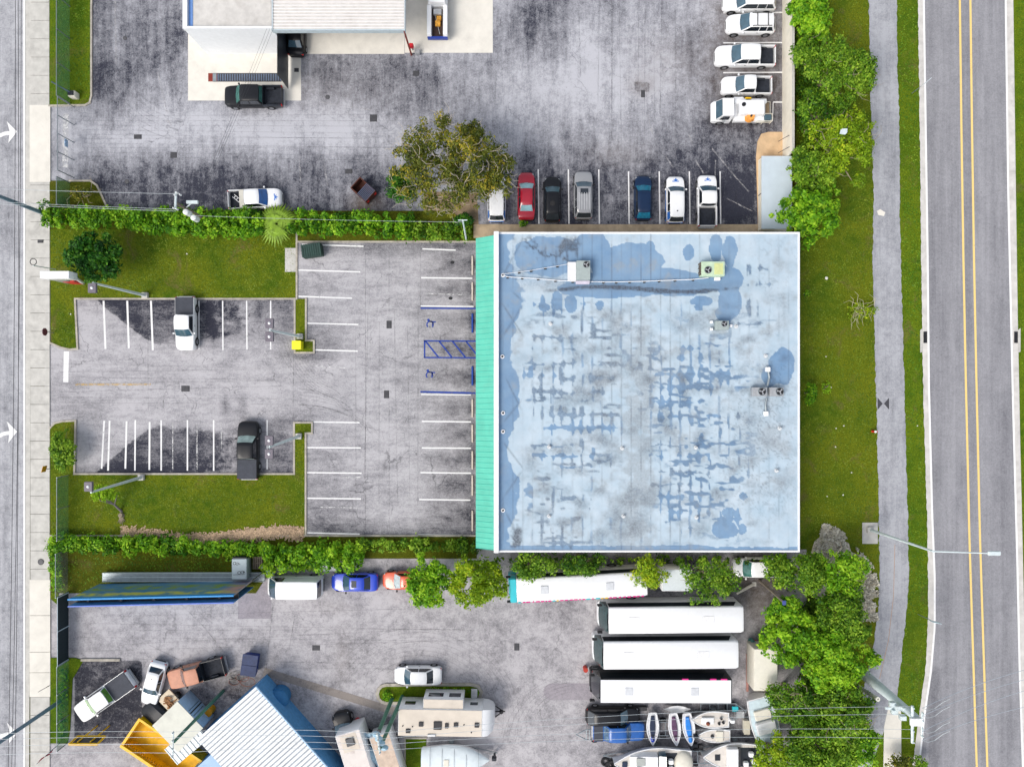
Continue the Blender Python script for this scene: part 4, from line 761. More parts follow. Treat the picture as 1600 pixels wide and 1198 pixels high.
for x in (-5.9, -4.9, -2.3): MB().box(x, x + .6, -1.19, -1.05, 3.44, 3.53, b=.02).build("roof_trim", M("magenta_decal", C(226, 40, 140), .5), cd)
# --- RV trailer
c = P(690, 1128, 3.0); t = thing("travel_trailer", "beige roofed travel trailer with slide-out, below the planted island", "trailer", (c.x, c.y, .02), R(-1)); RVR = M("beige_roof_membrane", C(214, 204, 190), .8, var=.07, scale=1, dirt=.12)
MB().box(-4.05, 3.85, -1.27, 1.27, .5, 3.1, b=.06).build("body", WHITE, t); MB().box(-4.0, 3.75, -1.22, 1.22, 3.102, 3.14).build("roof", RVR, t)
rg = [[(x, -y, .6), (x, -y, z), (x, y, z), (x, y, .6)] for x, y, z in ((3.84, 1.26, 3.08), (4.3, 1.22, 2.95), (4.75, 1.0, 2.4), (4.95, .7, 1.6))]; nz = MB().loft(rg).build("nose_cap", WHITE, t)
sl_ = MB().box(-1.75, 2.0, 1.26, 2.15, .75, 2.95, b=.03).build("slide_out", WHITE, t); MB().box(-1.72, 1.97, 1.28, 2.12, 2.952, 2.985).build("slide_roof", RVR, sl_)
for x0, x1 in ((-1.35, .05), (.6, 1.7)): MB().box(x0, x1, 2.148, 2.162, 1.6, 2.4).build("window", GLASSD, sl_)
MB().box(2.6, 3.3, 1.268, 1.282, 1.5, 2.1).build("window", GLASSD, t); MB().box(-3.6, -2.6, 1.268, 1.282, 1.5, 2.2).build("window", GLASSD, t); MB().box(2.6, 3.2, 1.27, 2.2, .6, .75, b=.03).build("entry_step", ALU, t)
for x, y, s1, s2, mm in ((-3.1, -.75, .42, .38, BLACK), (-1.9, -.1, .42, .42, IRON), (-.35, -.2, .75, .75, BLACK), (.5, -.2, .34, .46, BLACK), (1.35, -.1, .40, .40, IRON), (3.3, -.1, .42, .42, IRON), (-.9, -1.12, .75, .22, ALU)):
    MB().box(x - s1 / 2, x + s1 / 2, y - s2 / 2, y + s2 / 2, 3.14, 3.26, b=.03).build("roof_vent", mm, t)
for x, y in ((-3.6, -.3), (-2.7, -.35), (2.1, -.1), (2.8, -.8)): MB().tube((x, y, 3.14), (x, y, 3.24), .06, .05, 8).build("vent_pipe", BLACK, t)
m = MB(); m.tube((4.9, 0, .55), (5.9, 0, .5), .06, .06, 6); m.tube((4.7, .7, .55), (5.7, .03, .5), .05, .05, 6); m.tube((4.7, -.7, .55), (5.7, -.03, .5), .05, .05, 6); m.dome((5.55, 0, .55), .22, .35, 10, 3); m.build("hitch", BLACK, t); boxwheels(t, (-1.2, -.3), 1.25, .36)
# --- motorhome and trailers by the poles
def rvbox(name, label, px, py, L, W, h, ang, mats, parts=()):
    c = P(px, py, h); t = thing(name, label, "trailer", (c.x, c.y, .02), R(ang)); MB().box(-L / 2, L / 2, -W / 2, W / 2, .5, h, b=.08).build("body", mats[0], t); MB().box(-L / 2 + .08, L / 2 - .08, -W / 2 + .08, W / 2 - .08, h + .002, h + .03).build("roof", mats[1], t)
    boxwheels(t, (-L * .2,), W / 2 - .02, .36); return t
RUSTW = M("stained_white_roof", C(222, 214, 208), .8, var=.08, scale=1.2, dirt=.75, dirtcol=C(110, 70, 48))
t = rvbox("motorhome", "white motorhome roof with rust stains and one dark hatch", 556, 1188, 5.6, 2.45, 2.9, -73, (WHITE, RUSTW))
MB().box(-2.3, -1.5, -.35, .45, 2.93, 3.1, b=.12).build("roof_hatch", GLASSD, t); MB().box(-2.6, -1.0, -.8, .75, 2.932, 2.95).build("roof_mat", RVR, t)
t = rvbox("boat_trailer_deck", "pale trailer roof with brown patches beside the two green poles", 606, 1190, 5.4, 2.0, 2.4, -72, (WHITE, M("tan_patched_roof", C(206, 186, 168), .8, var=.2, scale=1.2, dirt=.7, dirtcol=C(120, 74, 56))))
t = thing("tarpaulin", "crumpled pale blue and turquoise tarp between the motorhome and the tan trailer", "tarp", (*G(581, 1166), 0)); 
xs = np.linspace(-1.3, 1.3, 14); ys = np.linspace(-3.2, 2.4, 24); m = MB(); m.loft([[(x - y * .28, y, 1.9 + .25 * math.sin(x * 4 + y * 2) + .2 * math.cos(y * 3.1 - x) - .12 * x * x) for x in xs] for y in ys], closed=False, caps=False)
m.build("sheet", M("pale_tarp", C(176, 206, 222), .6, var=.25, scale=2.2), t); m = MB(); m.loft([[(x - y * .28 - .75, y, 2.3 + .12 * math.sin(y * 3)) for x in (-.3, 0, .32)] for y in ys[3:20]], closed=False, caps=False); m.build("turquoise_strip", M("turquoise_tarp", C(36, 150, 176), .5, var=.2), t)
MB().box(-1.1, 1.0, -2.6, 1.8, .1, 1.7, b=.2).build("covered_load", PDG, t)
# --- boats
HULL = M("boat_gelcoat", (.72, .73, .74), .3, var=.06, coat=.5, dirt=.15); DECK = M("weathered_deck", C(214, 208, 200), .7, var=.08, scale=2.5, dirt=.5, dirtcol=C(130, 118, 104)); BLUEC = M("blue_boat_cover", (.02, .2, .62), .7, var=.15); NAVY = M("navy_vinyl", C(30, 44, 70), .6, var=.2)
def hullrings(L, W, h, tz=.35, inset=0.0, z0=0.0, n=14, pw=2.2, stern=.82):
    rs = []
    for i in range(n):
        f = i / (n - 1); x = -L / 2 + L * f; wf = (stern + (1 - stern) * min(1, f / .35)) if f < .4 else max(.02, 1 - ((f - .4) / .6) ** pw); y = max(.01, W / 2 * wf - inset * min(1, wf * 2)); zt = h * (1 + tz * max(0, f - .45) ** 2)
        rs.append((x - (inset if f > .9 else -inset if f < .1 else 0), y, zt))
    return rs
def boat(label, px, py, L, W, h, ang, zbase=.45, kind='runabout', group="boats on trailers in the yard", deck=None, name="boat"):
    c = P(px, py, zbase + h); t = thing(name, label, "boat", (c.x, c.y, zbase), R(ang), group); rr = hullrings(L, W, h)
    MB().loft([[(x, -y, z), (x, -y * .92, z * .5), (x, -y * .35, .05), (x, 0, 0), (x, y * .35, .05), (x, y * .92, z * .5), (x, y, z)] for x, y, z in rr], closed=True).build("hull", HULL, t, smooth=40)
    ri = hullrings(L, W, h, inset=.10)
    MB().loft([[(x, -y, z + .012), (x, 0, z + .05), (x, y, z + .012)] for x, y, z in ri], closed=False, caps=False).build("deck", deck or DECK, t, smooth=40)
    m = MB()
    for (x, y, z), (x2, y2, z2) in zip(rr[:-1], rr[1:]):
        for s_ in (-1, 1): m.tube((x, s_ * y, z + .02), (x2, s_ * y2, z2 + .02), .045, .045, 5)
    m.build("gunwale", WHITE, t)
    m = MB(); m.box(-L * .45, L * .30, -.5, -.42, -.3, -.18); m.box(-L * .45, L * .30, .42, .5, -.3, -.18); m.tube((L * .3, -.46, -.24), (L * .62, 0, -.24), .04, .04, 5); m.tube((L * .3, .46, -.24), (L * .62, 0, -.24), .04, .04, 5); m.box(-.6, -.4, -W * .45, W * .45, -.3, -.15)
    for s_ in (-1, 1): m.tube((-.5, s_ * W * .40, -.18), (-.5, s_ * (W * .40 + .16), -.18), .26, .26, 12)
    m.build("cradle", STEEL, t); return t
def outboard(t, x, y, z, col=WHITE): m = MB(); m.box(x - .45, x, y - .18, y + .18, z - .1, z + .45, b=.08); m.box(x - .3, x - .1, y - .08, y + .08, z - .7, z - .1); m.build("outboard_motor", col, t)
for lab, px, py, ang, cc, seat in (("narrow white and navy jet ski leaning nearest the blue pickup", 1019.5, 1137, -90, NAVY, PB), ("narrow white jet ski with a maroon seat, next to the blue one", 1054, 1138, -84, M("maroon_vinyl", C(90, 60, 90), .6, var=.5, scale=3), None), ("narrow white jet ski with bright blue cover", 1076, 1138, -82, BLUEC, BLUEC)):
    c = P(px, py, .8); t = thing("jet_ski", lab, "jet ski", (c.x, c.y, .35), R(ang), "jet skis standing on end beside the boats"); rr = hullrings(3.1, 1.12, .55, n=12, stern=.6)
    MB().loft([[(x, -y, z), (x, -y * .5, .08), (x, y * .5, .08), (x, y, z)] for x, y, z in rr]).build("hull", HULL, t, smooth=45)
    MB().loft([[(x * .8, -y * .5, z + .01), (x * .8, -y * .3, z + .22), (x * .8, y * .3, z + .22), (x * .8, y * .5, z + .01)] for x, y, z in rr[:-1]]).build("seat", cc, t, smooth=45)
    m = MB()
    for s_ in (-1, 1):
        for (x, y, z), (x2, y2, z2) in zip(rr[:-1], rr[1:]): m.tube((x, s_ * y, z + .03), (x2, s_ * y2, z2 + .03), .06, .06, 5)
    m.build("bumper_rail", WHITE, t); m = MB(); m.tube((.55, -.35, .85), (.55, .35, .85), .025, .025, 6); m.tube((.6, 0, .6), (.55, 0, .85), .05, .04, 6); m.build("handlebar", BLACK, t)
    if seat: MB().dome((.95, 0, .6), .34, .18, 12, 4, ry=.2).build("nose_cover", seat, t)
    MB().box(-.9, .9, -.3, .3, -.34, .1).build("stand", IRON, t)
t = boat("white open skiff with a brown bag on deck, above the smaller skiff", 1110, 1124, 3.6, 1.6, .7, 180); MB().box(-.3, .9, -.35, .35, .72, .95, b=.08).build("console", WHITE, t); MB().dome((.3, .25, .95), .2, .2, 8, 3).build("bag", M("brown_bag", C(130, 70, 50), .8), t)
for x, y in ((-1.0, -.2), (-1.2, .2), (-.8, .3)): MB().tube((x, y, .7), (x, y, .95), .13, .12, 10).build("seat", BLACK, t)
outboard(t, -1.8, 0, .7)
t = boat("small white skiff with one outboard, pointing left below the larger skiff", 1115, 1149, 3.2, 1.25, .6, 180); MB().box(-.9, -.2, -.5, .5, .6, .78, b=.05).build("bench", CREAM, t); MB().tube((.15, 0, .62), (.15, 0, .8), .18, .16, 12).build("seat", BLACK, t); outboard(t, 1.95, 0, .5, PDG)
t = boat("white cabin cruiser with dark hatch and canvas stern cover, at the bottom edge", 1020, 1192, 7.4, 2.9, 1.2, 180)
MB().loft([[(x, -y, 1.25), (x, -y * .8, z), (x, y * .8, z), (x, y, 1.25)] for x, y, z in ((-.4, 1.1, 1.75), (.9, 1.15, 1.75), (2.2, .85, 1.4))]).build("cabin", HULL, t, smooth=30); MB().box(2.45, 2.95, -.25, .25, 1.38, 1.44, b=.02).build("hatch", NAVY, t)
for s_ in (-1, 1): MB().box(.8, 1.65, *sorted((s_ * .08, s_ * .78)), 1.70, 1.80, b=.02).build("hatch_panel", M("grey_hatch_panel", C(168, 172, 168), .6), t)
MB().loft([[(x, -y, 1.3), (x, -y * .85, z), (x, y * .85, z), (x, y, 1.3)] for x, y, z in ((-1.15, 1.2, 2.0), (-.5, 1.15, 1.8))]).build("windshield", GLASS, t); MB().box(-2.3, -1.2, -1.0, 1.0, 1.2, 1.28).build("cockpit_floor", PDG, t)
for y in (-.6, .1): MB().box(-1.9, -1.4, y, y + .5, 1.28, 1.75, b=.1).build("seat", WHITE, t)
MB().dome((-2.9, 0, 1.2), .95, .55, 14, 5, ry=1.25).build("canvas_cover", CREAM, t)
t = boat("weathered fishing boat with a square hatch and grey cabin top, bow to the left", 1146, 1182, 5.8, 2.6, 1.0, 180); MB().box(-.35, .75, -1.05, 1.05, 1.03, 1.55, b=.08).build("cabin_top", HULL, t); MB().box(-.55, -.34, -1.1, 1.1, 1.3, 1.42).build("canopy_bar", IRON, t); MB().box(1.3, 1.8, -.28, .28, 1.08, 1.15, b=.02).build("hatch", PDG, t); MB().box(-2.5, -.6, -.9, .9, 1.03, 1.06).build("cockpit_floor", PDG, t)
for x, y in ((-1.1, .5), (-1.6, -.4), (-1.9, .3)): MB().box(x - .25, x + .25, y - .25, y + .25, 1.06, 1.5, b=.1).build("seat", WHITE, t)
t = boat("large pale boat partly under the dark trees at the right of the boat yard", 1197, 1138, 6.0, 2.6, 1.3, -75, deck=M("pale_blue_deck", C(198, 216, 222), .6, var=.1)); MB().box(-.9, .3, -.95, .95, 1.3, 1.8, b=.12).build("cabin", HULL, t); MB().box(-2.0, -1.0, -.8, .8, 1.33, 1.6, b=.1).build("engine_cover", CREAM, t)
t = boat("white boat shrouded in a wrinkled white cover, beside the grass strip", 712, 1186, 6.4, 2.7, 1.0, 0); rr = hullrings(6.5, 2.85, 1.05); rs = random.Random(3)
MB().loft([[(x, y * math.cos(a) * 1.0, (z if abs(math.cos(a)) > .98 else z + .55 * math.sin(a) * min(1, y) + rs.uniform(-.03, .03))) for a in [math.pi * k / 12 for k in range(13)]] for x, y, z in rr], closed=False, caps=False).build("boat_cover", M("shrink_wrap", C(214, 224, 228), .5, var=.05), t, smooth=25)
m = MB()
for k in range(5): x = -2.4 + k * 1.15; m.path([(x, 1.3 * math.cos(a) * (1 if x < 1 else .75), 1.12 + .58 * math.sin(a)) for a in [math.pi * q / 8 for q in range(9)]], .018, 4)
m.build("cover_strap", M("grey_strap", C(140, 146, 150), .7), t); MB().box(-1.1, -.6, -.35, .3, 1.45, 1.66, b=.03).build("hatch", CREAM, t); outboard(t, 3.9, 0, .6, PDG)
# canoe, cooler, racks
m = MB(); rr = []
for i in range(9): f = i / 8; w_ = .33 * math.sin(math.pi * min(.97, max(.03, f))) ; rr.append([((f - .5) * 2.6, -w_, .5), ((f - .5) * 2.6, -w_ * .5, .25), ((f - .5) * 2.6, w_ * .5, .25), ((f - .5) * 2.6, w_, .5)])
m.loft(rr, closed=False, caps=False); o = m.build("canoe", HULL, None, loc=(*G(1056, 1103), .1)); tag(o, "small white dinghy shell lying under the side of the lowest coach", "boat")
t = thing("tackle_box", "beige storage bench standing right of the open skiff", "box", (*G(1163, 1130), .02)); MB().box(-.28, .28, -.65, .65, .2, .75, b=.04).build("box_body", CREAM, t); MB().box(-.3, .3, -.68, .68, .75, .8, b=.02).build("lid", M("beige_lid", C(196, 190, 172), .6), t)
t = thing("tackle_box", "small grey storage box at the coach tail, above the beige bench", "box", (*G(1153, 1111), .02)); MB().box(-.38, .38, -.3, .3, .1, .62, b=.04).build("box_body", WHITE, t); MB().box(-.4, .4, -.32, .32, .62, .68, b=.02).build("lid", ALU, t)

# packed extras between the boats
def ytrailer(label, px, py, L, W, ang, load=None):
    t = thing("boat_trailer", label, "trailer", (*G(px, py), .02), R(ang), "empty trailers in the boat yard"); m = MB()
    for y in (-W / 2, W / 2): m.tube((-L / 2, y, .5), (L / 2, y, .5), .05, .05, 5)
    for k in range(5): x = -L / 2 + L * k / 4; m.tube((x, -W / 2, .5), (x, W / 2, .5), .04, .04, 5)
    m.tube((L / 2, -W / 2, .5), (L / 2 + 1.0, 0, .5), .05, .05, 5); m.tube((L / 2, W / 2, .5), (L / 2 + 1.0, 0, .5), .05, .05, 5); m.build("frame", STEEL, t)
    for y in (-1, 1): MB().tube((-.2, y * (W / 2 + .06), .3), (-.2, y * (W / 2 + .24), .3), .3, .3, 12).build("wheel", TYRE, t)
ytrailer("bare steel trailer between the cabin cruiser and the fishing boat", 1088, 1178, 2.6, 1.2, 0)
ytrailer("bare steel trailer under the first jet ski, right of the blue pickup", 1038, 1134, 2.4, 1.3, 0)
ytrailer("bare steel trailer showing under the lowest coach tail", 1120, 1107, 3.4, 1.5, 0)
ytrailer("rusty trailer end sticking out left of the blue pickup", 925, 1143, 1.2, 1.0, 180)
t = thing("wheel_pile", "heap of black tyres in front of the cabin cruiser", "tyres", (*G(952, 1194), .02))
for x, y, z in ((0, 0, 0), (.5, .3, 0), (.2, .2, .24), (-.4, .35, 0)):
    q = MB(); rg = [[((.33 + .12 * math.cos(b)) * math.cos(a) , (.33 + .12 * math.cos(b)) * math.sin(a), .12 + .11 * math.sin(b)) for b in [math.pi * 2 * k / 8 for k in range(8)]] for a in [math.pi * 2 * i / 16 for i in range(17)]]; q.loft(rg, caps=False); q.build("tyre", TYRE, t, loc=(x, y, z))
for i, (px, py, w_, l_, h_, mt, lab) in enumerate(((1140, 1101, .5, .35, .5, PDG, "black crate under the lowest coach tail"), (1083, 1163, .35, .3, .45, PDG, "dark crate between the blue jet ski and the trailer"), (1094, 1169, .22, .5, .3, IRON, "dark battery box beside the bare trailer"), (997, 1104, .8, .2, .4, IRON, "dark iron bundle along the lowest coach side"), (1146, 1103, .3, .25, .6, PTEAL, "teal crate under the lowest coach tail"), (1183, 1096, 1.0, .18, .3, WHITE, "white plank pile by the dark twiggy tree"))): o = MB().box(-w_, w_, -l_, l_, 0, h_, b=.04).build("crate", mt, None, loc=(*G(px, py), .02)); tag(o, lab, "crate")

t = rvbox("box_trailer", "pale box trailer between the yellow feathery tree and the uppermost coach", 1058, 906, 2.9, 2.1, 2.6, 0, (WHITE, M("pale_grey_roof", C(212, 220, 224), .6, var=.05, dirt=.1)))
# ------------------------------------------------------------------ main building
ZR = 5.2
def Q(px, py, z): p = P(px, py, z); return (p.x, p.y)
def rectP(m, x0, y0, x1, y1, zr, z0, z1, mi=0, b=0):
    a = P(x0, y1, zr); c = P(x1, y0, zr); m.box(a.x, c.x, a.y, c.y, z0, z1, mi, b); return m
bt = thing("commercial_building", "flat roofed commercial building with weathered blue white roof and turquoise metal awning", "building", (*Q(1010, 612, ZR), 0))
bo = Vector(bt.location)
def sub(o): o.parent = bt; o.matrix_parent_inverse = Matrix.Translation(-bo); return o
STUC = M("cream_stucco", C(206, 200, 186), .9, var=.08, scale=2, dirt=.2)
a = P(779, 862, ZR); b = P(1249, 363, ZR)
sub(MB().box(a.x, b.x, a.y, b.y, 0, ZR - .02).build("wall", STUC, smooth=0))
m = MB(); tk = .16
m.box(a.x - .42, a.x + .02, a.y, b.y, ZR - .6, ZR + .42); m.box(b.x - tk, b.x + .01, a.y, b.y, ZR - .6, ZR + .08); m.box(a.x + .021, b.x - tk - .001, b.y - tk, b.y + .01, ZR - .6, ZR + .08); m.box(a.x + .021, b.x - tk - .001, a.y - .01, a.y + tk, ZR - .6, ZR + .08)
sub(m.build("parapet", M("white_parapet", C(232, 234, 236), .7, var=.05, dirt=.3), smooth=0))
def f_roof(x, y):
    n = vnoise(x, y, 26, 61) * .5 + vnoise(x, y, 11, 62) * .3 + vnoise(x, y, 5, 63) * .2; n2 = vnoise(x, y, 4, 64); nf = vnoise(x, y, 9, 65) * .6 + vnoise(x, y, 3.5, 66) * .4
    xs = x + 3 * (vnoise(x, y, 14, 67) - .5); ys = y + 5 * (vnoise(x, y, 12, 68) - .5)
    B = np.zeros_like(x); st = lambda v, t=.5, w=.06: np.clip((v - t) / w + .5, 0, 1)
    add = lambda v: np.maximum(B, v)
    wob = (n - .5) * 1.1
    for (cx, cy, rx, ry) in ((985, 408, 52, 28), (925, 392, 30, 30), (1000, 440, 110, 22), (1060, 445, 60, 18), (960, 452, 90, 14), (1118, 388, 11, 22), (1140, 392, 11, 26), (1130, 436, 32, 22), (1140, 470, 18, 26), (1133, 490, 14, 14), (1096, 470, 18, 8), (1092, 480, 7, 8),
        (855, 400, 52, 30), (1222, 572, 20, 30), (1204, 588, 14, 16), (1132, 828, 20, 16), (1160, 826, 7, 9), (1140, 800, 12, 8), (937, 476, 6, 9), (935, 408, 14, 30), (1076, 395, 9, 14), (850, 480, 10, 6), (870, 470, 8, 14), (892, 475, 9, 14), (1016, 390, 8, 14), (1162, 776, 6, 6)):
        B = add(st(1.25 * blob(xs, ys, cx, cy, rx, ry, 3.4) + wob * .55, .46, .08))
    B = add(st(1.0 * (xs < 812) * np.clip((815 - xs) / 26, 0, 1) + wob * .8 + .35 * np.cos((y - 470) / 76.0 * math.pi) * (xs < 832), .42, .12)); B = add(.9 * (x < 786))
    B = add(st(np.clip((y - 846) / 12, 0, 1) + wob * .8, .55, .1)); B = add(.5 * boxm(x, y, 786, 905, 372, 452, 10) * st(n, .30, .3)) 
    sp = 15.35; ph = ((xs - 825.0) / sp) % 1.0; seam = np.exp(-((ph - .5) / .20) ** 2); row_col = np.floor((x - 817) / sp)
    Gd = np.zeros_like(x)
    rs = random.Random(9)
    rows = [(590, 838, 960, .75, 1, 8), (612, 838, 940, .8, 1, 9), (626, 838, 945, .6, 1, 7), (648, 830, 962, 1.0, 1, 7), (668, 855, 962, 1.0, 0, 8), (696, 835, 922, .8, 1, 6), (712, 835, 930, 1.0, 0, 6), (730, 880, 950, .5, 0, 6), (568, 822, 900, .7, 1, 5), (570, 925, 1000, .6, 1, 6), (527, 835, 905, .8, 1, 5), (545, 830, 900, .5, 1, 6), (586, 815, 870, .6, 0, 9), (605, 1020, 1115, .85, 0, 8), (628, 1020, 1070, 1.0, 0, 6), (628, 1070, 1105, .6, 0, 5), (651, 1018, 1120, 1.0, 0, 6), (664, 1018, 1050, .7, 1, 6), (695, 1015, 1110, .6, 1, 4), (712, 1020, 1110, .75, 0, 6), (738, 1035, 1130, .7, 1, 4), (758, 1020, 1100, .55, 1, 7), (776, 1030, 1105, .9, 0, 7), (798, 1030, 1110, .7, 0, 8), (810, 1120, 1160, .8, 0, 8), (777, 862, 930, .7, 1, 7), (795, 870, 925, .4, 1, 6), (848, 840, 945, .95, 1, 6), (838, 850, 900, .5, 1, 8), (560, 1060, 1140, .6, 0, 12), (585, 1025, 1135, .8, 0, 10), (545, 1035, 1090, .6, 0, 10), (445, 1170, 1200, .5, 1, 5), (420, 1165, 1195, .6, 1, 6), (480, 1165, 1180, .7, 1, 10), (505, 1160, 1200, .6, 1, 6), (745, 1100, 1150, .4, 1, 4), (590, 1110, 1140, .6, 0, 6), (475, 840, 920, .7, 0, 12), (650, 1115, 1180, .5, 1, 5)]
    ci = (row_col.astype(int) % 61); cr = np.random.RandomState(5).rand(400, 61)
    for q, (ry, x0, x1, s_, kind, hh) in enumerate(rows):
        amp = cr[q][ci]; off = (cr[q + 100][ci] - .5) * hh * 1.5; wd = .10 + .28 * cr[q + 200][ci]; cen = .5 + (cr[q + 300][ci] - .5) * .3
        inx = boxm(x, y, x0 - 6, x1 + 6, -1e4, 1e4, 3); rowl = np.exp(-((ys - ry) / (hh * .42)) ** 2) * np.clip(vnoise(x, y, 24, 200 + q) * 1.7 - .25, 0, 1)
        drop = np.exp(-(((ys - ry - off) / (hh * (.7 + 1.4 * amp))) ** 2)) * np.exp(-((ph - cen) / wd) ** 2) * (.25 + 1.0 * amp)
        v = s_ * inx * (rowl * (.55 + .6 * nf) + drop * (.6 + .7 * nf)) + (nf - .5) * .35 * inx * np.exp(-((ys - ry) / (hh * 1.6)) ** 2); mk = st(v, .40, .22)
        if kind == 0: B = np.maximum(B, mk * .9)
        else: B = np.maximum(B, mk * .6); Gd = np.maximum(Gd, mk * (.22 + .45 * nf))
    hz = vnoise(x * .22, y, 5.5, 401) * .6 + vnoise(x * .5, y, 4, 402) * .4; vz = vnoise(x, y * .25, 4.5, 403) * .5 + seam * .5 * vnoise(x, y * .4, 9, 404); lowm = st(vnoise(x, y, 45, 405), .42, .35); reg = boxm(x, y, 822, 960, 470, 858, 10) + boxm(x, y, 1012, 1150, 540, 840, 14) + .45 * boxm(x, y, 950, 1240, 470, 850, 10)
    gp = np.clip(np.maximum(st(hz, .66, .12), st(vz, .60, .14)) * reg * lowm, 0, 1); Gd = np.maximum(Gd, gp * np.where(x < 970, .7, .42) * (.5 + .7 * nf)); B = np.maximum(B, gp * np.where(x < 970, .55, .85))
    smear = np.clip(vnoise(x * .6, y, 16, 301) * .6 + nf * .4 - .46, 0, 1) * 2.2; Gd = np.maximum(Gd, smear * .75 * boxm(x, y, 825, 1240, 465, 850, 12))
    vst = seam * st(vnoise(x, y * .35, 11, 90), .70, .14) * boxm(x, y, 825, 1140, 465, 855, 10) * .8; B = np.maximum(B, vst * .8)
    # thin seam lines
    ph2 = np.abs(((x - 825.0) / sp) % 1.0 - .5) * sp; line_ = np.exp(-(ph2 / .9) ** 2) * (.18 + .8 * st(vnoise(x, y * .25, 9, 91), .55, .3)) * .50; Gd = np.maximum(Gd, line_)
    # rot stains
    Gd = np.maximum(Gd, .95 * st(np.exp(-((y - (452 + 4 * np.sin(x / 40.0))) / 4.5) ** 2) * boxm(x, y, 845, 1150, 300, 600, 20) * (.5 + .9 * nf), .52, .35))
    Gd = np.maximum(Gd, .35 * np.exp(-((y - 447) / 9) ** 2) * boxm(x, y, 830, 1150, 300, 600, 20)); 
    edge = lambda v, t, w: np.exp(-((v - t) / w) ** 2)
    loop = blob(x, y, 862, 372, 46, 28, 2) + (nf - .5) * .7; Gd = np.maximum(Gd, 1.0 * edge(loop, .45, .09) * boxm(x, y, 815, 905, 370, 445, 2)); Gd = np.maximum(Gd, .8 * st(blob(x, y, 888, 385, 20, 12) + (nf - .5), .5, .3))
    for lx, y0, y1 in ((852, 385, 405), (869, 392, 412), (886, 370, 410), (900, 380, 400), (902, 384, 404), (887, 395, 412)): Gd = np.maximum(Gd, .8 * np.exp(-((x - lx) / 1.6) ** 2) * boxm(x, y, 700, 1300, y0, y1, 2))
    for (x0, y0, x1, y1) in ((785, 475, 818, 525), (818, 475, 786, 525), (800, 455, 816, 470), (784, 420, 812, 440), (816, 375, 786, 430), (790, 590, 815, 640), (815, 625, 786, 660), (786, 690, 820, 735), (816, 735, 788, 775), (790, 800, 814, 845)):
        dl = np.abs(diag(x, y, x0, y0, x1, y1)); inb = boxm(x, y, min(x0, x1), max(x0, x1), min(y0, y1), max(y0, y1), 2); Gd = np.maximum(Gd, .5 * np.exp(-(dl / 1.6) ** 2) * inb)
    Gd = np.maximum(Gd, .9 * st(blob(x, y, 806, 840, 12, 22) + (nf - .5), .55, .3))
    Gr = 1.0 * st(blob(x, y, 1000, 680, 26, 210, 3) * .8 + (n - .5) * 1.3, .42, .5) + .7 * st(blob(x, y, 985, 815, 45, 50) + (n - .5) * 1.2, .45, .5) + .5 * st(blob(x, y, 985, 560, 60, 60) + (n - .5) * 1.2, .5, .5) + .35 * st(blob(x, y, 1180, 660, 60, 60) + (n - .5), .5, .5) + .25 * st(n, .45, .4)
    patchy = st(vnoise(x, y, 13, 92) * .6 + nf * .4, .64, .1) * boxm(x, y, 960, 1030, 470, 850, 10); Gr = Gr * (1 - .8 * patchy); B = B * (1 - .5 * patchy)
    Gd = np.maximum(Gd, .5 * edge(nf * .6 + n * .4, .5, .03) * boxm(x, y, 1130, 1245, 560, 800, 15) + .35 * edge(n, .5, .02) * boxm(x, y, 1180, 1240, 375, 470, 10))
    return np.clip(B, 0, 1), np.clip(Gd, 0, 1), np.clip(Gr, 0, 1)
s = NT("coated_roof_membrane"); at = s.attr("wear"); sp_ = s.n("ShaderNodeSeparateColor"); s.l(at.outputs['Color'], sp_.inputs[0])
n1 = s.noise(.5, 8, .65); n2 = s.noise(5, 6, .75); n3 = s.noise(22, 3, .7); c = s.mix(s.mrange(n1, .3, .7), C(168, 191, 207), C(194, 209, 220))
bl_ = s.mrange(s.math('ADD', sp_.outputs[0], s.mrange(n2, .3, .7, -.12, .12)), .25, .75); c = s.mix(bl_, c, s.mix(s.mrange(n1, .3, .7), C(104, 140, 176), C(130, 162, 192)))
gr_ = s.math('MULTIPLY', sp_.outputs[2], s.mrange(n2, .25, .7, .25, .85)); c = s.mix(gr_, c, C(148, 156, 162))
gd_ = s.math('MULTIPLY', sp_.outputs[1], s.mrange(n2, .3, .6, .45, 1.0)); c = s.mix(gd_, c, C(62, 66, 76)); c = s.mix(s.mrange(n3, .5, .8, 0, .18), c, C(120, 130, 140))
s.l(c, s.b.inputs['Base Color']); s.b.inputs['Roughness'].default_value = .75; s.bump(n2, .2, .02)
sub(grid_sheet("roof", 778.5, 1247.5, 364.5, 860.5, ZR, s.m, f_roof, 1.9, zref=ZR))
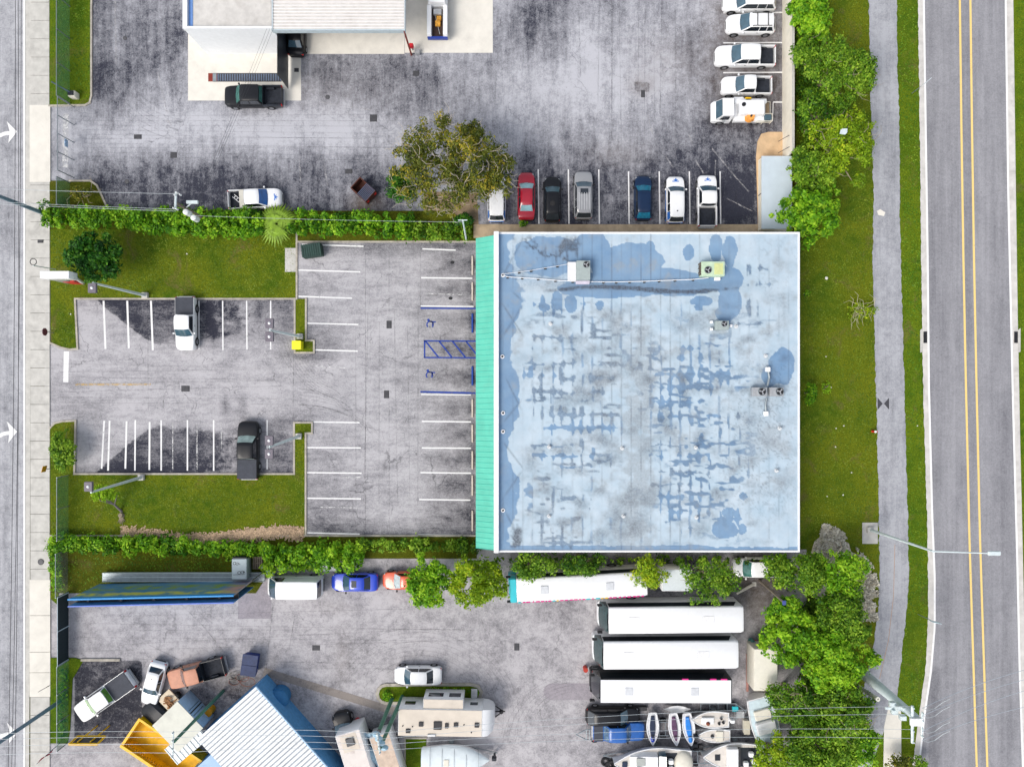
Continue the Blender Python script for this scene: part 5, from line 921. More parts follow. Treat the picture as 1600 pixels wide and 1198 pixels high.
# awning
m = MB(); x0, x1 = P(743.5, 0, 3.3).x, P(773, 0, 5.3).x; yn0, yn1 = P(0, 373, 3.3).y, P(0, 368, 5.3).y; ys0, ys1 = P(0, 855.5, 3.3).y, P(0, 859, 5.3).y
m.add([(x0, ys0, 3.3), (x1, ys1, 5.3), (x1, yn1, 5.3), (x0, yn0, 3.3), (x0, ys0, 3.0), (x0, yn0, 3.0), (x1 + .05, ys1, 3.0), (x1 + .05, yn1, 3.0)], [(0, 1, 2, 3), (4, 0, 3, 5), (4, 6, 1, 0), (5, 3, 2, 7), (4, 5, 7, 6)])
aw = sub(m.build("awning", TEALR, smooth=0)); m = MB(); n = 58
for i in range(n + 1):
    f = i / n; ya = ys0 + (yn0 - ys0) * f; yb = ys1 + (yn1 - ys1) * f
    m.add([(x0, ya - .03, 3.305), (x0, ya + .03, 3.305), (x1, yb + .03, 5.305), (x1, yb - .03, 5.305), (x0, ya - .02, 3.36), (x0, ya + .02, 3.36), (x1, yb + .02, 5.36), (x1, yb - .02, 5.36)], [(4, 5, 6, 7), (0, 4, 7, 3), (1, 2, 6, 5), (0, 1, 5, 4)])
sm = m.build("standing_seams", M("teal_seam", C(84, 196, 178), .5, var=.1), smooth=0); sm.parent = aw
m = MB(); m.box(x1 - .02, x1 + .16, ys1, yn1, 4.9, 5.46); rs = random.Random(2)
sub(m.build("awning_flashing", M("worn_white_flashing", C(226, 228, 226), .7, var=.08, scale=4, dirt=.6), smooth=0))
PROOF = M("roof_unit_metal", C(168, 180, 178), .55, .2, var=.1, dirt=.2); SAGE = M("sage_unit_metal", C(190, 212, 184), .6, var=.12, scale=2, dirt=.25)
def fan(t, x, y, z, r):
    f = MB().tube((x, y, z), (x, y, z + .10), r, r, 20).build("fan_guard", STEEL, t); MB().tube((x, y, z + .10), (x, y, z + .108), r * .9, r * .9, 20).build("fan_well", BLACK, f)
    m = MB()
    for k in range(3): a = R(30 + k * 120); m.add([(x, y, z + .115), (x + r * .8 * math.cos(a), y + r * .8 * math.sin(a), z + .12), (x + r * .8 * math.cos(a + .6), y + r * .8 * math.sin(a + .6), z + .115)], [(0, 1, 2)])
    m.disc((x, y), r * .22, z + .125, 10); m.build("fan_blade", ALU, f, smooth=0)
zt = ZR + .02
def unit(label, px0, py0, px1, py1, h, mat, fx, fy, fr, extra=None, group="air conditioning units on the roof", pad=None):
    a = P(px0, py1, zt + h); b = P(px1, py0, zt + h); c = (a + b) / 2; t = thing("air_conditioner", label, "air conditioner", (c.x, c.y, zt), 0, group); hx, hy = (b.x - a.x) / 2, (b.y - a.y) / 2
    MB().box(-hx, hx, -hy, hy, .12, h, b=.03).build("casing", mat, t); m = MB()
    for sx in (-1, 1): m.box(sx * hx * .8 - .06, sx * hx * .8 + .06, -hy, hy, 0, .12)
    m.build("base_rail", STEEL, t); f = P(fx, fy, zt + h) - c; fan(t, f.x, f.y, h, fr); return t, hx, hy, c
t, hx, hy, c = unit("grey packaged roof unit with fan in its top right corner and a white duct pad", 901, 407, 922.5, 437, 1.0, PROOF, 916, 413.5, .30)
MB().box(-hx - .75, -hx - .002, -hy, hy * .95, .05, .55, b=.03).build("duct", M("white_duct", C(226, 226, 228), .6, var=.06, dirt=.15), t)
MB().box(-hx, hx, -hy - .30, -hy - .01, .05, .45, b=.03).build("curb_flashing", M("lilac_flashing", C(206, 200, 216), .7), t)
t, hx, hy, c = unit("pale green roof unit with fan beside louvres", 1096, 408.5, 1132.5, 431, 1.0, SAGE, 1106, 422, .32)
MB().box(hx * .1, hx * .85, -hy * .8, hy * .75, 1.0, 1.03).build("top_panel", M("yellowed_panel", C(204, 210, 148), .6, var=.1), t); m = MB()
for k in range(6): m.box(-hx - .05 - .04 * (k % 2), -hx - .003, -hy + .1 + k * hy * .3, -hy + .1 + k * hy * .3 + .14, .2, .95)
m.build("louvre", M("rusted_louvre", C(96, 84, 74), .8, var=.4), t); MB().box(hx * .3, hx * .8, -hy - .32, -hy - .01, .05, .4, b=.03).build("duct", WHITE, t)
t, hx, hy, c = unit("small pale condenser between two white blocks in the upper right of the roof", 1119, 501, 1139, 515, .8, PROOF, 1131.5, 506, .27); m = MB()
for x, y in ((-hx - .25, hy * .8), (-hx - .25, -hy * .8), (hx + .35, 0)): m.box(x - .12, x + .12, y - .12, y + .12, 0, .3, b=.03)
m.build("support_block", WHITE, t)
t, hx, hy, c = unit("left condenser of the pair near the dark blue roof patch", 1176, 605, 1199, 619, .7, ALU, 1190.5, 611.5, .36)
t, hx, hy, c = unit("right condenser of the pair near the dark blue roof patch", 1203, 605, 1225, 619, .7, ALU, 1218, 611.5, .36)
for lab, pts in (("grey duct rising north from the condenser pair to a white cap", ((1200, 577), (1202, 590), (1199, 603))), ("grey duct running south from the condenser pair to a white cap", ((1198, 622), (1196, 632), (1197, 646)))):
    t = thing("roof_duct", lab, "duct", (*Q(*pts[0], zt), zt), 0); o = Vector(t.location); q = [P(*p, zt + .3) - o for p in pts]; m = MB().path(q, .10, 8); m.build("pipe", STEEL, t)
    e = q[0] if pts[0][1] < 600 else q[-1]; MB().box(e.x - .2, e.x + .2, e.y - .22, e.y + .22, 0, .42, b=.05).build("cap", WHITE, t)
def conduit(label, pts, r=.035):
    t = thing("roof_conduit", label, "pipe", (*Q(*pts[0], zt), zt)); o = Vector(t.location); q = [P(*p, zt + .16) - o for p in pts]; MB().path(q, r, 6).build("pipe", WHITE, t)
    for p in q[1:-1]: MB().box(p.x - .11, p.x + .11, p.y - .14, p.y + .03, 0, .13, b=.02).build("support_block", BLACK, t)
conduit("long white conduit on black blocks crossing the roof to the pale green unit", [(786, 430), (793, 432.5), (816, 434), (841, 435.5), (868, 438), (895, 439.5), (920, 440), (943, 440.5), (963, 440.5), (984, 440), (1007, 439.5), (1030, 438.5), (1055, 437.5), (1083, 436.5), (1107, 434)])
conduit("short thin conduit on black blocks leading to the grey packaged roof unit", [(787, 428), (811, 425), (830, 422.5), (852, 418.5), (871, 415.5), (888, 412.5), (899, 411)], .02)
VL = ("upper left of the roof below the grey roof unit", "left column, level with the lower blue drips", "roof centre in the grey film", "right of centre, level with the roof centre vent", "lower left, third row from the bottom wall", "lower centre near the bottom wall", "lower right of centre near the bottom wall", "right edge below the condenser pair", "left of the duct cap above the condenser pair", "right of the small pale condenser", "right edge, lowest")
for i, (x, y) in enumerate(((860, 506), (858, 698), (972, 700), (1087, 699), (858, 806), (974, 806), (1088, 808), (1218, 669), (1196, 556), (1150, 510), (1213, 735))):
    t = MB().tube((0, 0, 0), (0, 0, .35), .10, .09, 10).disc((0, 0), .19, .03, 12).build("roof_vent", M("dull_white_vent", C(206, 210, 212), .7), None, loc=(*Q(x, y, zt), zt)); tag(t, "small white vent pipe, " + VL[i], "vent", "small white vent pipes on the roof")
for i, (x, y) in enumerate(((786, 430), (785, 557), (786, 645), (786, 674), (786, 797))):
    t = thing("roof_drain", ("topmost", "second", "third", "fourth", "lowest")[i] + " small white roof drain beside the awning parapet", "drain", (*Q(x, y, zt), zt), 0, "roof drains along the awning parapet"); MB().tube((0, 0, 0), (0, 0, .06), .20, .17, 14).build("collar", WHITE, t); MB().dome((0, 0, .06), .10, .09, 10, 3).build("strainer", BLACK, t)
# wheel stops
WS = M("wheel_stop_concrete", C(206, 196, 184), .9, var=.15, dirt=.4); BWS = M("blue_wheel_stop_paint", C(28, 70, 158), .7, var=.15)
ORD = ('topmost', 'second', 'third', 'fourth', 'fifth', 'sixth', 'lowest')
for i, (y0, y1, mt) in enumerate(((400, 430, 0), (441, 470, 0), (490, 520, 1), (572, 602, 1), (623, 652, 0), (663, 691, 0), (704, 733, 0), (742, 774, 0), (797, 829, 0))):
    a = P(736.8, y1); b = P(739.6, y0); o = MB().box(-(b.x - a.x) / 2, (b.x - a.x) / 2, -(b.y - a.y) / 2, (b.y - a.y) / 2, 0, .13, b=.03).build("wheel_stop", BWS if mt else WS, None, loc=((a.x + b.x) / 2, (a.y + b.y) / 2, .018))
    tag(o, ("upper" if i == 2 else "lower") + " blue painted wheel stop at the head of a wheelchair bay" if mt else ORD[i if i < 2 else i - 2] + " of the plain concrete wheel stops along the turquoise awning", "wheel stop", "blue wheel stops" if mt else "plain wheel stops along the awning")
# ------------------------------------------------------------------ workshop at the top
ZW = 5.0; c = P(355, 0, ZW); t = thing("workshop", "white workshop with grey stained flat roof and metal canopy, at the top edge", "building", (c.x, c.y, 0)); o = Vector((c.x, c.y, 0))
def sp2(ob): ob.parent = t; ob.matrix_parent_inverse = Matrix.Translation(-o); return ob
WW = M("white_wall_paint", (.76, .78, .80), .7, var=.04, dirt=.06)
m = MB(); rectP(m, 286.5, -160, 425, 45, ZW, 0, ZW - .3); sp2(m.build("wall", WW, smooth=0)); m = MB(); rectP(m, 293, -150, 422, 42, ZW, ZW - .3, ZW - .25)
sp2(m.build("roof", M("stained_flat_roof", C(206, 203, 198), .85, var=.12, scale=1.6, dirt=.45, dirtcol=C(160, 150, 140)), smooth=0))
m = MB(); rectP(m, 293.2, -150, 299.5, 41.8, ZW, ZW - .25, ZW - .2); sp2(m.build("parapet_shade_strip", M("blue_parapet_shade", C(110, 150, 210), .6), smooth=0))  # blue strip paints the parapet's soft shade onto the roof
m = MB(); rectP(m, 286, -160, 292.9, 45.5, ZW, ZW - .3, ZW + .1); rectP(m, 293, 42.1, 425.3, 45.5, ZW, ZW - .3, ZW + .1); sp2(m.build("parapet", WW, smooth=0))
CRW = M("canopy_roof_metal", C(214, 210, 206), .6, .05, var=.12, scale=1.2, dirt=.3, dirtcol=C(150, 130, 116)); m = MB(); rectP(m, 426, -160, 632, 46, ZW, ZW - .05, ZW + .02); cr = sp2(m.build("canopy_roof", CRW, smooth=0))
m = MB()
for k in range(40): y = 44 - k * 5.0; rectP(m, 426.5, y - 1.5, 631, y, ZW + .1, ZW + .02, ZW + .09)
rb = sp2(m.build("roof_rib", M("white_rib", C(232, 230, 228), .5, var=.05), smooth=0))
m = MB(); rectP(m, 424, 46.1, 633, 48, ZW, ZW - .5, ZW + .05); rectP(m, 425.9, -160, 427, 46, ZW, ZW, ZW + .12); rectP(m, 632.1, -160, 633.2, 46, ZW, ZW - .5, ZW + .05); fa = sp2(m.build("fascia", M("fascia_metal", C(190, 204, 210), .5, .1, var=.1), smooth=0))
m = MB()
for px, py in ((631, 47), (631, -60)): q = P(px, py, ZW); m.tube((q.x, q.y, 0), (q.x, q.y, ZW - .1), .09, .09, 8)
sp2(m.build("canopy_post", M("red_primer_post", C(130, 60, 50), .6), smooth=35))
m = MB(); q = P(425, 20, ZW); m.box(q.x + .002, q.x + .02, q.y - 5, q.y + 1.2, .3, 3.6); sp2(m.build("roller_door", PDG, smooth=0))
t2 = thing("fire_extinguisher_stand", "red fire box on a post at the corner of the workshop canopy", "post", (*G(645, 79), .03)); MB().tube((0, 0, 0), (0, 0, 1.0), .06, .06, 8).build("post", STEEL, t2); MB().box(-.2, .2, -.15, .15, .6, 1.2, b=.04).build("red_box", M("red_box_paint", (.55, .02, .03), .5), t2); MB().box(.25, .75, -.5, -.1, 0, .5, b=.04).build("base_cabinet", ALU, t2)
# trench grate
t = thing("trench_grate", "long steel grate with red end plates set in the workshop slab", "grate", (*G(386.5, 121.5), .03)); m = MB(); m.box(-3.35, 3.35, -.42, .42, .0, .012); m.build("frame", IRON, t, smooth=0)
m = MB()
for k in range(28): x = -2.9 + k * .235; m.box(x, x + .12, -.34, .34, .012, .03)
m.build("grating", M("blue_steel_grating", C(104, 118, 140), .6, .3), t, smooth=0); m = MB(); m.box(-3.8, -3.35, -.40, .40, 0, .028); m.box(-2.98, -2.92, -.38, .38, .012, .034)
m.build("end_plate", M("red_oxide", C(128, 48, 36), .8, var=.2), t, smooth=0); MB().box(-3.36, -2.99, -.38, .38, .03, .04).build("grey_plate", STEEL, t, smooth=0)
# right side: cream wall, shed
q = G(1222, 0)[0]; t = thing("boundary_wall", "long cream precast wall between the upper yard and the trees", "wall", (q, 28, 0)); y0 = G(0, 250)[1]; MB().box(0, .16, y0 - 28, 20, 0, 2.55).build("panel", M("cream_wall_paint", C(238, 232, 216), .8, var=.06, scale=1.5, dirt=.16), t, smooth=0); MB().box(-.03, .19, y0 - 28, 20, 2.552, 2.62).build("coping", CONC, t, smooth=0)
m = MB(); yy = G(0, 222)[1] - 28
for k in (0, 1): m.tube((-.02, yy - k * 1.1, 1.9), (-1.1, yy - k * 1.1 - .6, 1.9), .03, .03, 5)
m.build("bracket", IRON, t)
t = thing("storage_shed", "long narrow shed with pale blue grey roof beside the sandy pad", "shed", (*Q(1213, 300, 1.25), 0)); o = Vector(t.location); a = P(1191, 357, 1.25) - o; b = P(1236, 245, 1.25) - o
MB().box(a.x, b.x, a.y, b.y, 0, 1.23).build("wall", M("cream_panel", C(244, 238, 220), .7, var=.05), t, smooth=0); MB().box(a.x - .08, b.x + .08, a.y - .05, b.y + .05, 1.232, 1.31).build("roof", M("pale_blue_roof", C(200, 214, 224), .6, var=.05, scale=1, dirt=.05), t, smooth=0)
MB().box(a.x - .02, a.x - .002, (a.y + b.y) / 2 - .05, (a.y + b.y) / 2 + .02, .1, 1.15).build("door_gap", IRON, t, smooth=0)
# ------------------------------------------------------------------ fences and gates on the west side
MESHG = seethrough("green_screen_mesh", C(70, 150, 110), .34); MESHC = seethrough("chain_link_mesh", C(170, 178, 178), .16, 30)
XF = G(110, 0)[0]
def fence(label, px, y0, y1, h, mat, name="chain_link_fence", cat="fence", n=4, slat=False, posts=STEEL, brace=False):
    X0 = G(px, 0)[0]; Ya, Yb = G(0, y0)[1], G(0, y1)[1]; L = Ya - Yb; t = thing(name, label, cat, (X0, Yb, 0)); MB().box(-.012, .012, 0, L, .05, h).build("panel", mat, t, smooth=0)
    for k in range(n + 1): MB().tube((.03, L * k / n, 0), (.03, L * k / n, h + .06), .045, .045, 7).build("post", posts, t)
    MB().tube((0, 0, h), (0, L, h), .035, .035, 6).build("top_rail", posts, t)
    if brace:
        for k in range(n): MB().tube((.04, L * k / n, .1), (.04, L * k / n, h), .03, .03, 5).build("upright", IRON, t)
    return t
fence("chain link fence with green screen along the upper left lawn", 110, -140, 163, 2.15, MESHG, n=6)
g_ = fence("open framed sliding gate across the upper yard entrance", 115.5, 168, 278, 2.55, seethrough("gate_mesh", C(150, 160, 170), .10, 30), "sliding_gate", "gate", n=4, posts=STEEL)
MB().box(.05, .1, 2.6, 3.3, 1.1, 1.55).build("gate_sign", M("blue_white_sign", C(150, 180, 210), .6, var=.5, scale=8), g_)
fence("short chain link fence with green screen between the sliding gate and the hedge", 110, 286, 327, 2.15, MESHG, n=1)
fence("chain link fence with torn green screen beside the south lawn", 108, 742, 838, 1.9, MESHG, n=2)
fence("chain link fence overgrown with weeds left of the billboard", 107, 858, 924, 2.0, MESHC, n=1)
dg = fence("dark slatted gate closing the lower yard entrance", 107.5, 925, 1029, 1.75, M("black_slats", (.008, .02, .025), .7, var=.3, scale=5), "slatted_gate", "gate", n=2, posts=M("pale_rail", C(190, 205, 210), .5)); rs = random.Random(5); m = MB()
MB().box(-.3, .02, 0, 6.5, .3, .32).build("lower_tray", M("black_slats2", (.008, .02, .025), .7), dg, smooth=0)
fence("chain link fence with green screen below the slatted gate", 108, 1030, 1158, 1.9, MESHG, n=3)
kt = thing("gate_keypad", "grey gate motor box with angled arm by the upper yard entrance", "machine", (*G(120, 152), .1)); MB().box(-.35, .35, -.3, .3, 0, .8, b=.06).build("housing", CREAM, kt); MB().box(-.3, .25, -.2, .25, .8, .95, b=.05).build("lid", PDG, kt); MB().tube((-.1, .1, .9), (-1.4, .8, 1.6), .07, .06, 7).build("arm", M("slate_arm", C(80, 96, 120), .5), kt)
# ------------------------------------------------------------------ billboard
zb = 5.4; A = P(106, 937, zb); B = P(365, 931, zb); Cc = P(394, 907, zb); t = thing("billboard", "large blue billboard with blurred yellow green lettering, angled at its right end", "billboard", (A.x, A.y, 0)); o = Vector((A.x, A.y, 0))
sm = NT("blurred_billboard_print"); nz = sm.noise(.42, 3, .5, stretch=(1, 1, 1.3), dist=.6); n2 = sm.noise(.9, 2, .5); gz = sm.n("ShaderNodeSeparateXYZ"); sm.l(sm.co.outputs['Object'], gz.inputs[0])
band = sm.math('MULTIPLY', sm.mrange(gz.outputs[2], 3.3, 3.9), sm.mrange(gz.outputs[2], 4.9, 4.3)); band2 = sm.math('MULTIPLY', sm.mrange(gz.outputs[2], 1.2, 1.7), sm.mrange(gz.outputs[2], 3.1, 2.6))
cc = sm.mix(sm.mrange(nz, .35, .65), C(60, 130, 180), C(110, 150, 160)); cc = sm.mix(sm.math('MULTIPLY', band, sm.mrange(n2, .38, .55)), cc, C(206, 206, 90)); cc = sm.mix(sm.math('MULTIPLY', band2, sm.mrange(n2, .4, .58)), cc, C(130, 160, 70))
cc = sm.mix(sm.math('MULTIPLY', sm.mrange(gz.outputs[0], 12.8, 14.2), sm.mrange(nz, .3, .5)), cc, C(196, 150, 140)); cc = sm.mix(sm.mrange(gz.outputs[2], 4.75, 4.85), cc, C(20, 140, 210)); sm.l(cc, sm.b.inputs['Base Color']); sm.b.inputs['Roughness'].default_value = .6
def wallseg(m, a, b, th, z0, z1, off=0): d = (b - a); d.z = 0; d.normalize(); n_ = Vector((-d.y, d.x, 0)); p = [a + n_ * off, b + n_ * off, b + n_ * (off + th), a + n_ * (off + th)]; m.prism([(v - o)[:2] for v in p], z0, z1)
def zed(v): return Vector((v.x, v.y, 0))
m = MB(); wallseg(m, zed(A), zed(B), .06, .4, zb, 0); m.build("printed_face", sm.m, t, smooth=0)
m = MB(); wallseg(m, zed(B), zed(Cc), .06, .4, zb, 0); m.build("end_face", PDG, t, smooth=0)
m = MB(); wallseg(m, zed(A), zed(B), .06, .4, zb - .1, -.62); m.build("back_face", BLUEW, t, smooth=0); m = MB(); wallseg(m, zed(A), zed(B), .10, zb - .02, zb + .03, -.64); m.build("blue_rail", M("periwinkle_rail", C(90, 120, 210), .5), t, smooth=0); m = MB(); wallseg(m, zed(A), zed(B), .14, zb, zb + .05, -.03); m.build("cyan_rail", M("cyan_rail", C(20, 140, 210), .5), t, smooth=0)
m = MB(); wallseg(m, zed(A), zed(B), .50, 4.2, 4.3, -.56); m.build("catwalk", BLACK, t, smooth=0)
for k in range(5):
    f = (k + .5) / 5; q = zed(A).lerp(zed(B), f) - o; MB().tube((q.x, q.y - .3, 0), (q.x, q.y - .3, 4.9), .12, .12, 8).build("post", IRON, t)
t = thing("steel_walkway", "long grey steel beam walkway lying on the grass above the billboard", "walkway", (*G(290, 899), .08)); m = MB(); m.box(-7.8, 7.9, -.38, -.03, .25, .5); m.box(-7.8, 7.9, .03, .38, .25, .5); m.box(-7.7, 7.8, -.03, .03, .25, .42); m.build("deck", STEEL, t, smooth=0); m = MB(); m.box(-7.8, 7.9, -.42, -.385, .2, .58); m.box(-7.8, 7.9, .385, .42, .2, .58); m.box(-7.8, 7.9, -.02, .02, .43, .54); m.build("edge_rail", GALV2, t, smooth=0)
for k in range(6): MB().box(-7 + k * 2.8, -6.85 + k * 2.8, -.4, .4, 0, .25).build("foot", IRON, t)
t = thing("utility_box", "pale box with scribbled graffiti beside stacked pallets", "box", (*G(382, 883), .05)); MB().box(-.72, .72, -1.0, .95, 0, 1.3, b=.05).build("cabinet", M("pale_cabinet", C(206, 220, 224), .6, var=.06), t)
m = MB()
for x, y, r_ in ((-.45, .55, .14), (-.2, .5, .12), (.0, -.35, .15), (.3, -.3, .14), (.45, -.3, .08)):
    for k in range(8): a, b = R(k * 45), R(k * 45 + 45); m.tube((x + r_ * math.cos(a), y + r_ * math.sin(a), 1.31), (x + r_ * math.cos(b), y + r_ * math.sin(b), 1.31), .02, .02, 4)
m.tube((-.1, .55, 1.31), (.1, .45, 1.31), .02, .02, 4); m.tube((-.6, -.55, 1.31), (.55, -.5, 1.31), .018, .018, 4); m.build("scribble", BLACK, t); MB().box(-.68, .7, .96, 1.1, .1, 1.25, b=.03).build("vent_panel", PDG, t)
t = thing("pallet_stack", "stack of grey wooden pallets right of the graffiti box", "pallets", (*G(405, 877), .05)); 
for z in (0, .17, .34):
    m = MB()
    for k in range(5): m.box(-.45 + k * .2, -.33 + k * .2, -.6, .6, z + .10, z + .13)
    for k in range(3): m.box(-.45, .47, -.58 + k * .52, -.48 + k * .52, z, z + .10)
    m.build("pallet", WOODP, t, smooth=0)
t = thing("loose_sheet", "crumpled pale sheet leaning at the end of the hedge, above the white van", "sheet", (*G(423, 887), .05), R(20)); MB().add([(-.5, -.6, .1), (.3, -.7, .2), (.6, .3, .6), (.1, .7, .9), (-.6, .5, .8)], [(0, 1, 2, 3, 4)]).add([(-.5, -.6, .05), (.3, -.7, .15), (.6, .3, .55), (.1, .7, .85), (-.6, .5, .75)], [(4, 3, 2, 1, 0)]).build("panel", M("pale_blue_sheet", C(190, 210, 226), .6), t); MB().tube((.2, .2, 0), (.2, .2, .6), .04, .04, 6).build("prop", IRON, t)
for px, py, rot, w_ in ((512, 886, 15, .9), (448, 882, 5, .5)): tag(MB().box(-w_, w_, -.35, .3, 0, .06, b=.02).build("board", WHITE, None, loc=(*G(px, py), .03)), "white board lying under the hedge above the blue sedan" if px > 500 else "small white board lying beside the pale sheet", "board")
# ------------------------------------------------------------------ south west yard
def rotthing(name, label, cat, px, py, z, ang, group=None): c = P(px, py, z); return thing(name, label, cat, (c.x, c.y, .014), R(ang), group)
ang = math.degrees(math.atan2(-126, 112)); t = rotthing("warehouse", "warehouse with white corrugated roof and blue side wall, turned at an angle", "building", 399, 1074, 3.2, ang)
# local +x runs along the ridge edge (down-right in photo), local -y towards lower left
L_, W_ = 13.0, 7.2
MB().box(0, L_, -W_, 0, 0, 3.18).build("wall", BLUEW, t, smooth=0); WR_ = M("white_corrugated_roof", C(216, 220, 222), .5, .1, var=.06, scale=1.5, dirt=.3); rf = MB().box(-.05, L_ + .05, -W_,   .06, 3.182, 3.24).build("roof", WR_, t, smooth=0)
m = MB()
for k in range(34): x = .2 + k * .385; m.box(x, x + .10, -W_ + .02, .04, 3.24, 3.30)
m.build("corrugation", M("rib_grey", C(150, 158, 168), .6, .1, var=.3, scale=.8), rf, smooth=0); MB().box(-.06, L_, .061, .16, 3.10, 3.27).build("gutter", M("pale_blue_trim", C(170, 205, 235), .5), t, smooth=0)
lt = MB().dome((1.9, 1.05, 1.2), 1.15, .55, 18, 5, ry=.95); lt.tube((1.9, 1.05, .02), (1.9, 1.05, 1.2), 1.0, 1.05, 18); tk_ = lt.build("tank", M("blue_tarp_tank", C(52, 118, 168), .6, var=.12), None); c0 = P(432, 1094, 1.4)
tk_.location = (c0.x - 1.9, c0.y - 1.05, .03); tag(tk_, "rounded blue covered tank against the blue wall of the angled warehouse", "tank")
t = rotthing("container_shed", "small pale shed with blue end doors under the green pole", "shed", 278, 1134, 2.6, -46); MB().box(-1.7, 1.75, -1.65, 1.6, 0, 2.58, b=.03).build("wall", M("pale_blue_panel", C(176, 208, 236), .6, var=.1, dirt=.15), t)
MB().box(-1.72, 1.77, -1.67, 1.62, 2.585, 2.66).build("roof", M("grimy_cream_roof", C(216, 216, 204), .8, var=.07, scale=1.2, dirt=.3), t, smooth=0); MB().box(-.1, .02, 1.602, 1.63, .1, 2.5).build("door_seam", PDG, t, smooth=0)
for x in (-.35, .30): MB().box(x, x + .05, 1.602, 1.64, .3, 2.4).build("lock_bar", PDG, t, smooth=0)
t = rotthing("lean_to", "small ribbed white canopy between the pale shed and the warehouse", "shed", 290, 1162, 2.6, 40); MB().box(-1.9, 1.9, -1.0, .9, 2.45, 2.52).build("roof", WR_, t, smooth=0); m = MB()
for k in range(9): m.box(-1.85 + k * .45, -1.77 + k * .45, -1.0, .9, 2.52, 2.57)
m.build("roof_rib", STEEL, t, smooth=0)
for x in (-1.8, 1.8):
    for y in (-.9, .8): MB().tube((x, y, 0), (x, y, 2.45), .05, .05, 6).build("post", STEEL, t)
t = rotthing("annex", "flat light blue roof at the bottom edge between the canopy and the warehouse", "building", 336, 1196, 2.9, 42); MB().box(-2.9, 2.3, -2.6, 1.0, 0, 2.88).build("wall", BLUEW, t, smooth=0); MB().box(-2.95, 2.3, -2.65, 1.05, 2.882, 2.95).build("roof", M("light_blue_roof", C(166, 194, 224), .7, var=.07, scale=1.2, dirt=.15), t, smooth=0)
# roll-off dumpster
t = rotthing("roll_off_dumpster", "empty bright yellow roll-off dumpster with ribbed rim, at the bottom left", "dumpster", 253, 1176, 1.3, -34); L2, W2, h2 = 3.6, 1.55, 1.3
m = MB(); m.box(-L2, L2, -W2, -W2 + .12, 0, h2); m.box(-L2, L2, W2 - .12, W2, 0, h2); m.box(-L2, -L2 + .12, -W2 + .121, W2 - .121, 0, h2 - .02); m.box(L2 - .12, L2, -W2 + .121, W2 - .121, 0, h2 - .02); m.build("wall", YELP, t, smooth=0); MB().box(-L2 + .12, L2 - .12, -W2 + .12, W2 - .12, .05, .15).build("floor", M("rusty_yellow_floor", C(236, 180, 14), .7, var=.2, scale=1.3, dirt=.35, dirtcol=(.1, .05, .01)), t, smooth=0)
m = MB(); m.box(-L2 - .08, L2 + .08, -W2 - .12, -W2 + .14, h2 + .001, h2 + .14); m.box(-L2 - .08, L2 + .08, W2 - .13, W2 + .08, h2 + .001, h2 + .12); m.box(-L2 - .1, -L2 + .14, -W2, W2, h2 + .002, h2 + .10); m.build("rim", YELP, t, smooth=0); m = MB(); rs = random.Random(1)
for k in range(26): x = -L2 + .3 + k * .26; m.box(x, x + .08, -W2 + .18, -W2 + .30 + rs.uniform(0, .1), h2 - .3, h2 - .02)
m.build("rib", M("yellow_rib", C(170, 124, 10), .7, var=.3), t, smooth=0)
t = rotthing("utility_trailer", "small open trailer heaped with timber scraps, behind the white sedan", "trailer", 264, 1098, .9, -46); MB().box(-1.0, 1.0, -.75, .75, .5, .62).build("bed", M("cream_board", C(222, 206, 180), .7, var=.1), t, smooth=0); m = MB(); rs = random.Random(8)
for k in range(14): a = rs.uniform(0, 3.1); x = rs.uniform(-.5, .6); y = rs.uniform(-.4, .4); l = rs.uniform(.2, .5); m.tube((x - l * math.cos(a), y - l * math.sin(a), .68 + rs.uniform(0, .2)), (x + l * math.cos(a), y + l * math.sin(a), .7 + rs.uniform(0, .25)), .07, .05, 5)
m.build("timber_scraps", M("tan_timber", C(170, 124, 84), .9, var=.4, scale=5), t)
for s_ in (-1, 1): MB().tube((0, s_ * .78, .3), (0, s_ * .95, .3), .3, .3, 12).build("wheel", TYRE, t)
t = rotthing("scrap_car_body", "black wreck with a loose wheel on top, next to the yellow dumpster", "wreck", 243, 1118, .8, -40); MB().loft([[(x, -y, .15), (x, -y, z * .7), (x, -y * .7, z), (x, y * .7, z), (x, y, z * .7), (x, y, .15)] for x, y, z in ((-1.5, .6, .6), (-1.2, .85, .85), (.2, .9, 1.0), (1.2, .85, .9), (1.6, .6, .7))]).build("body", M("matt_black_body", (.015, .017, .022), .5, var=.3, dirt=.1), t); wh = MB().tube((.75, -.1, 1.0), (.75, -.1, 1.16), .34, .34, 16).build("wheel", TYRE, t); MB().tube((.75, -.1, 1.16), (.75, -.1, 1.19), .24, .2, 10).build("rim", RIM, wh)
t = thing("blue_dumpster", "small dark blue dumpster standing at the tail of the brown pickup", "dumpster", (*G(396, 1032), .014), R(-8)); MB().loft([[(x, y, z) for x, y in ((-a, -b), (a, -b), (a, b), (-a, b))] for a, b, z in ((.6, .85, .1), (.72, 1.0, 1.1))]).build("bin_body", M("dark_blue_steel", (.01, .03, .16), .6, var=.3), t, smooth=0); m = MB(); m.box(-.74, .74, -1.02, -.02, 1.1, 1.17); m.box(-.74, .74, .02, 1.02, 1.1, 1.16); m.build("lid", M("ribbed_blue_lid", (.02, .035, .10), .6, var=.3), t, smooth=0)
t = thing("green_dumpster", "dark green dumpster with slatted lid in the top left bay of the parking lot", "dumpster", (*G(491, 394), .02), R(8)); MB().box(-.95, .95, -.6, .6, .1, 1.1, b=.05).build("bin_body", M("dumpster_green", C(30, 62, 54), .6, var=.3, dirt=.2), t); m = MB()
for k in range(9): m.box(-.92 + k * .21, -.76 + k * .21, -.62, .62, 1.1, 1.15)
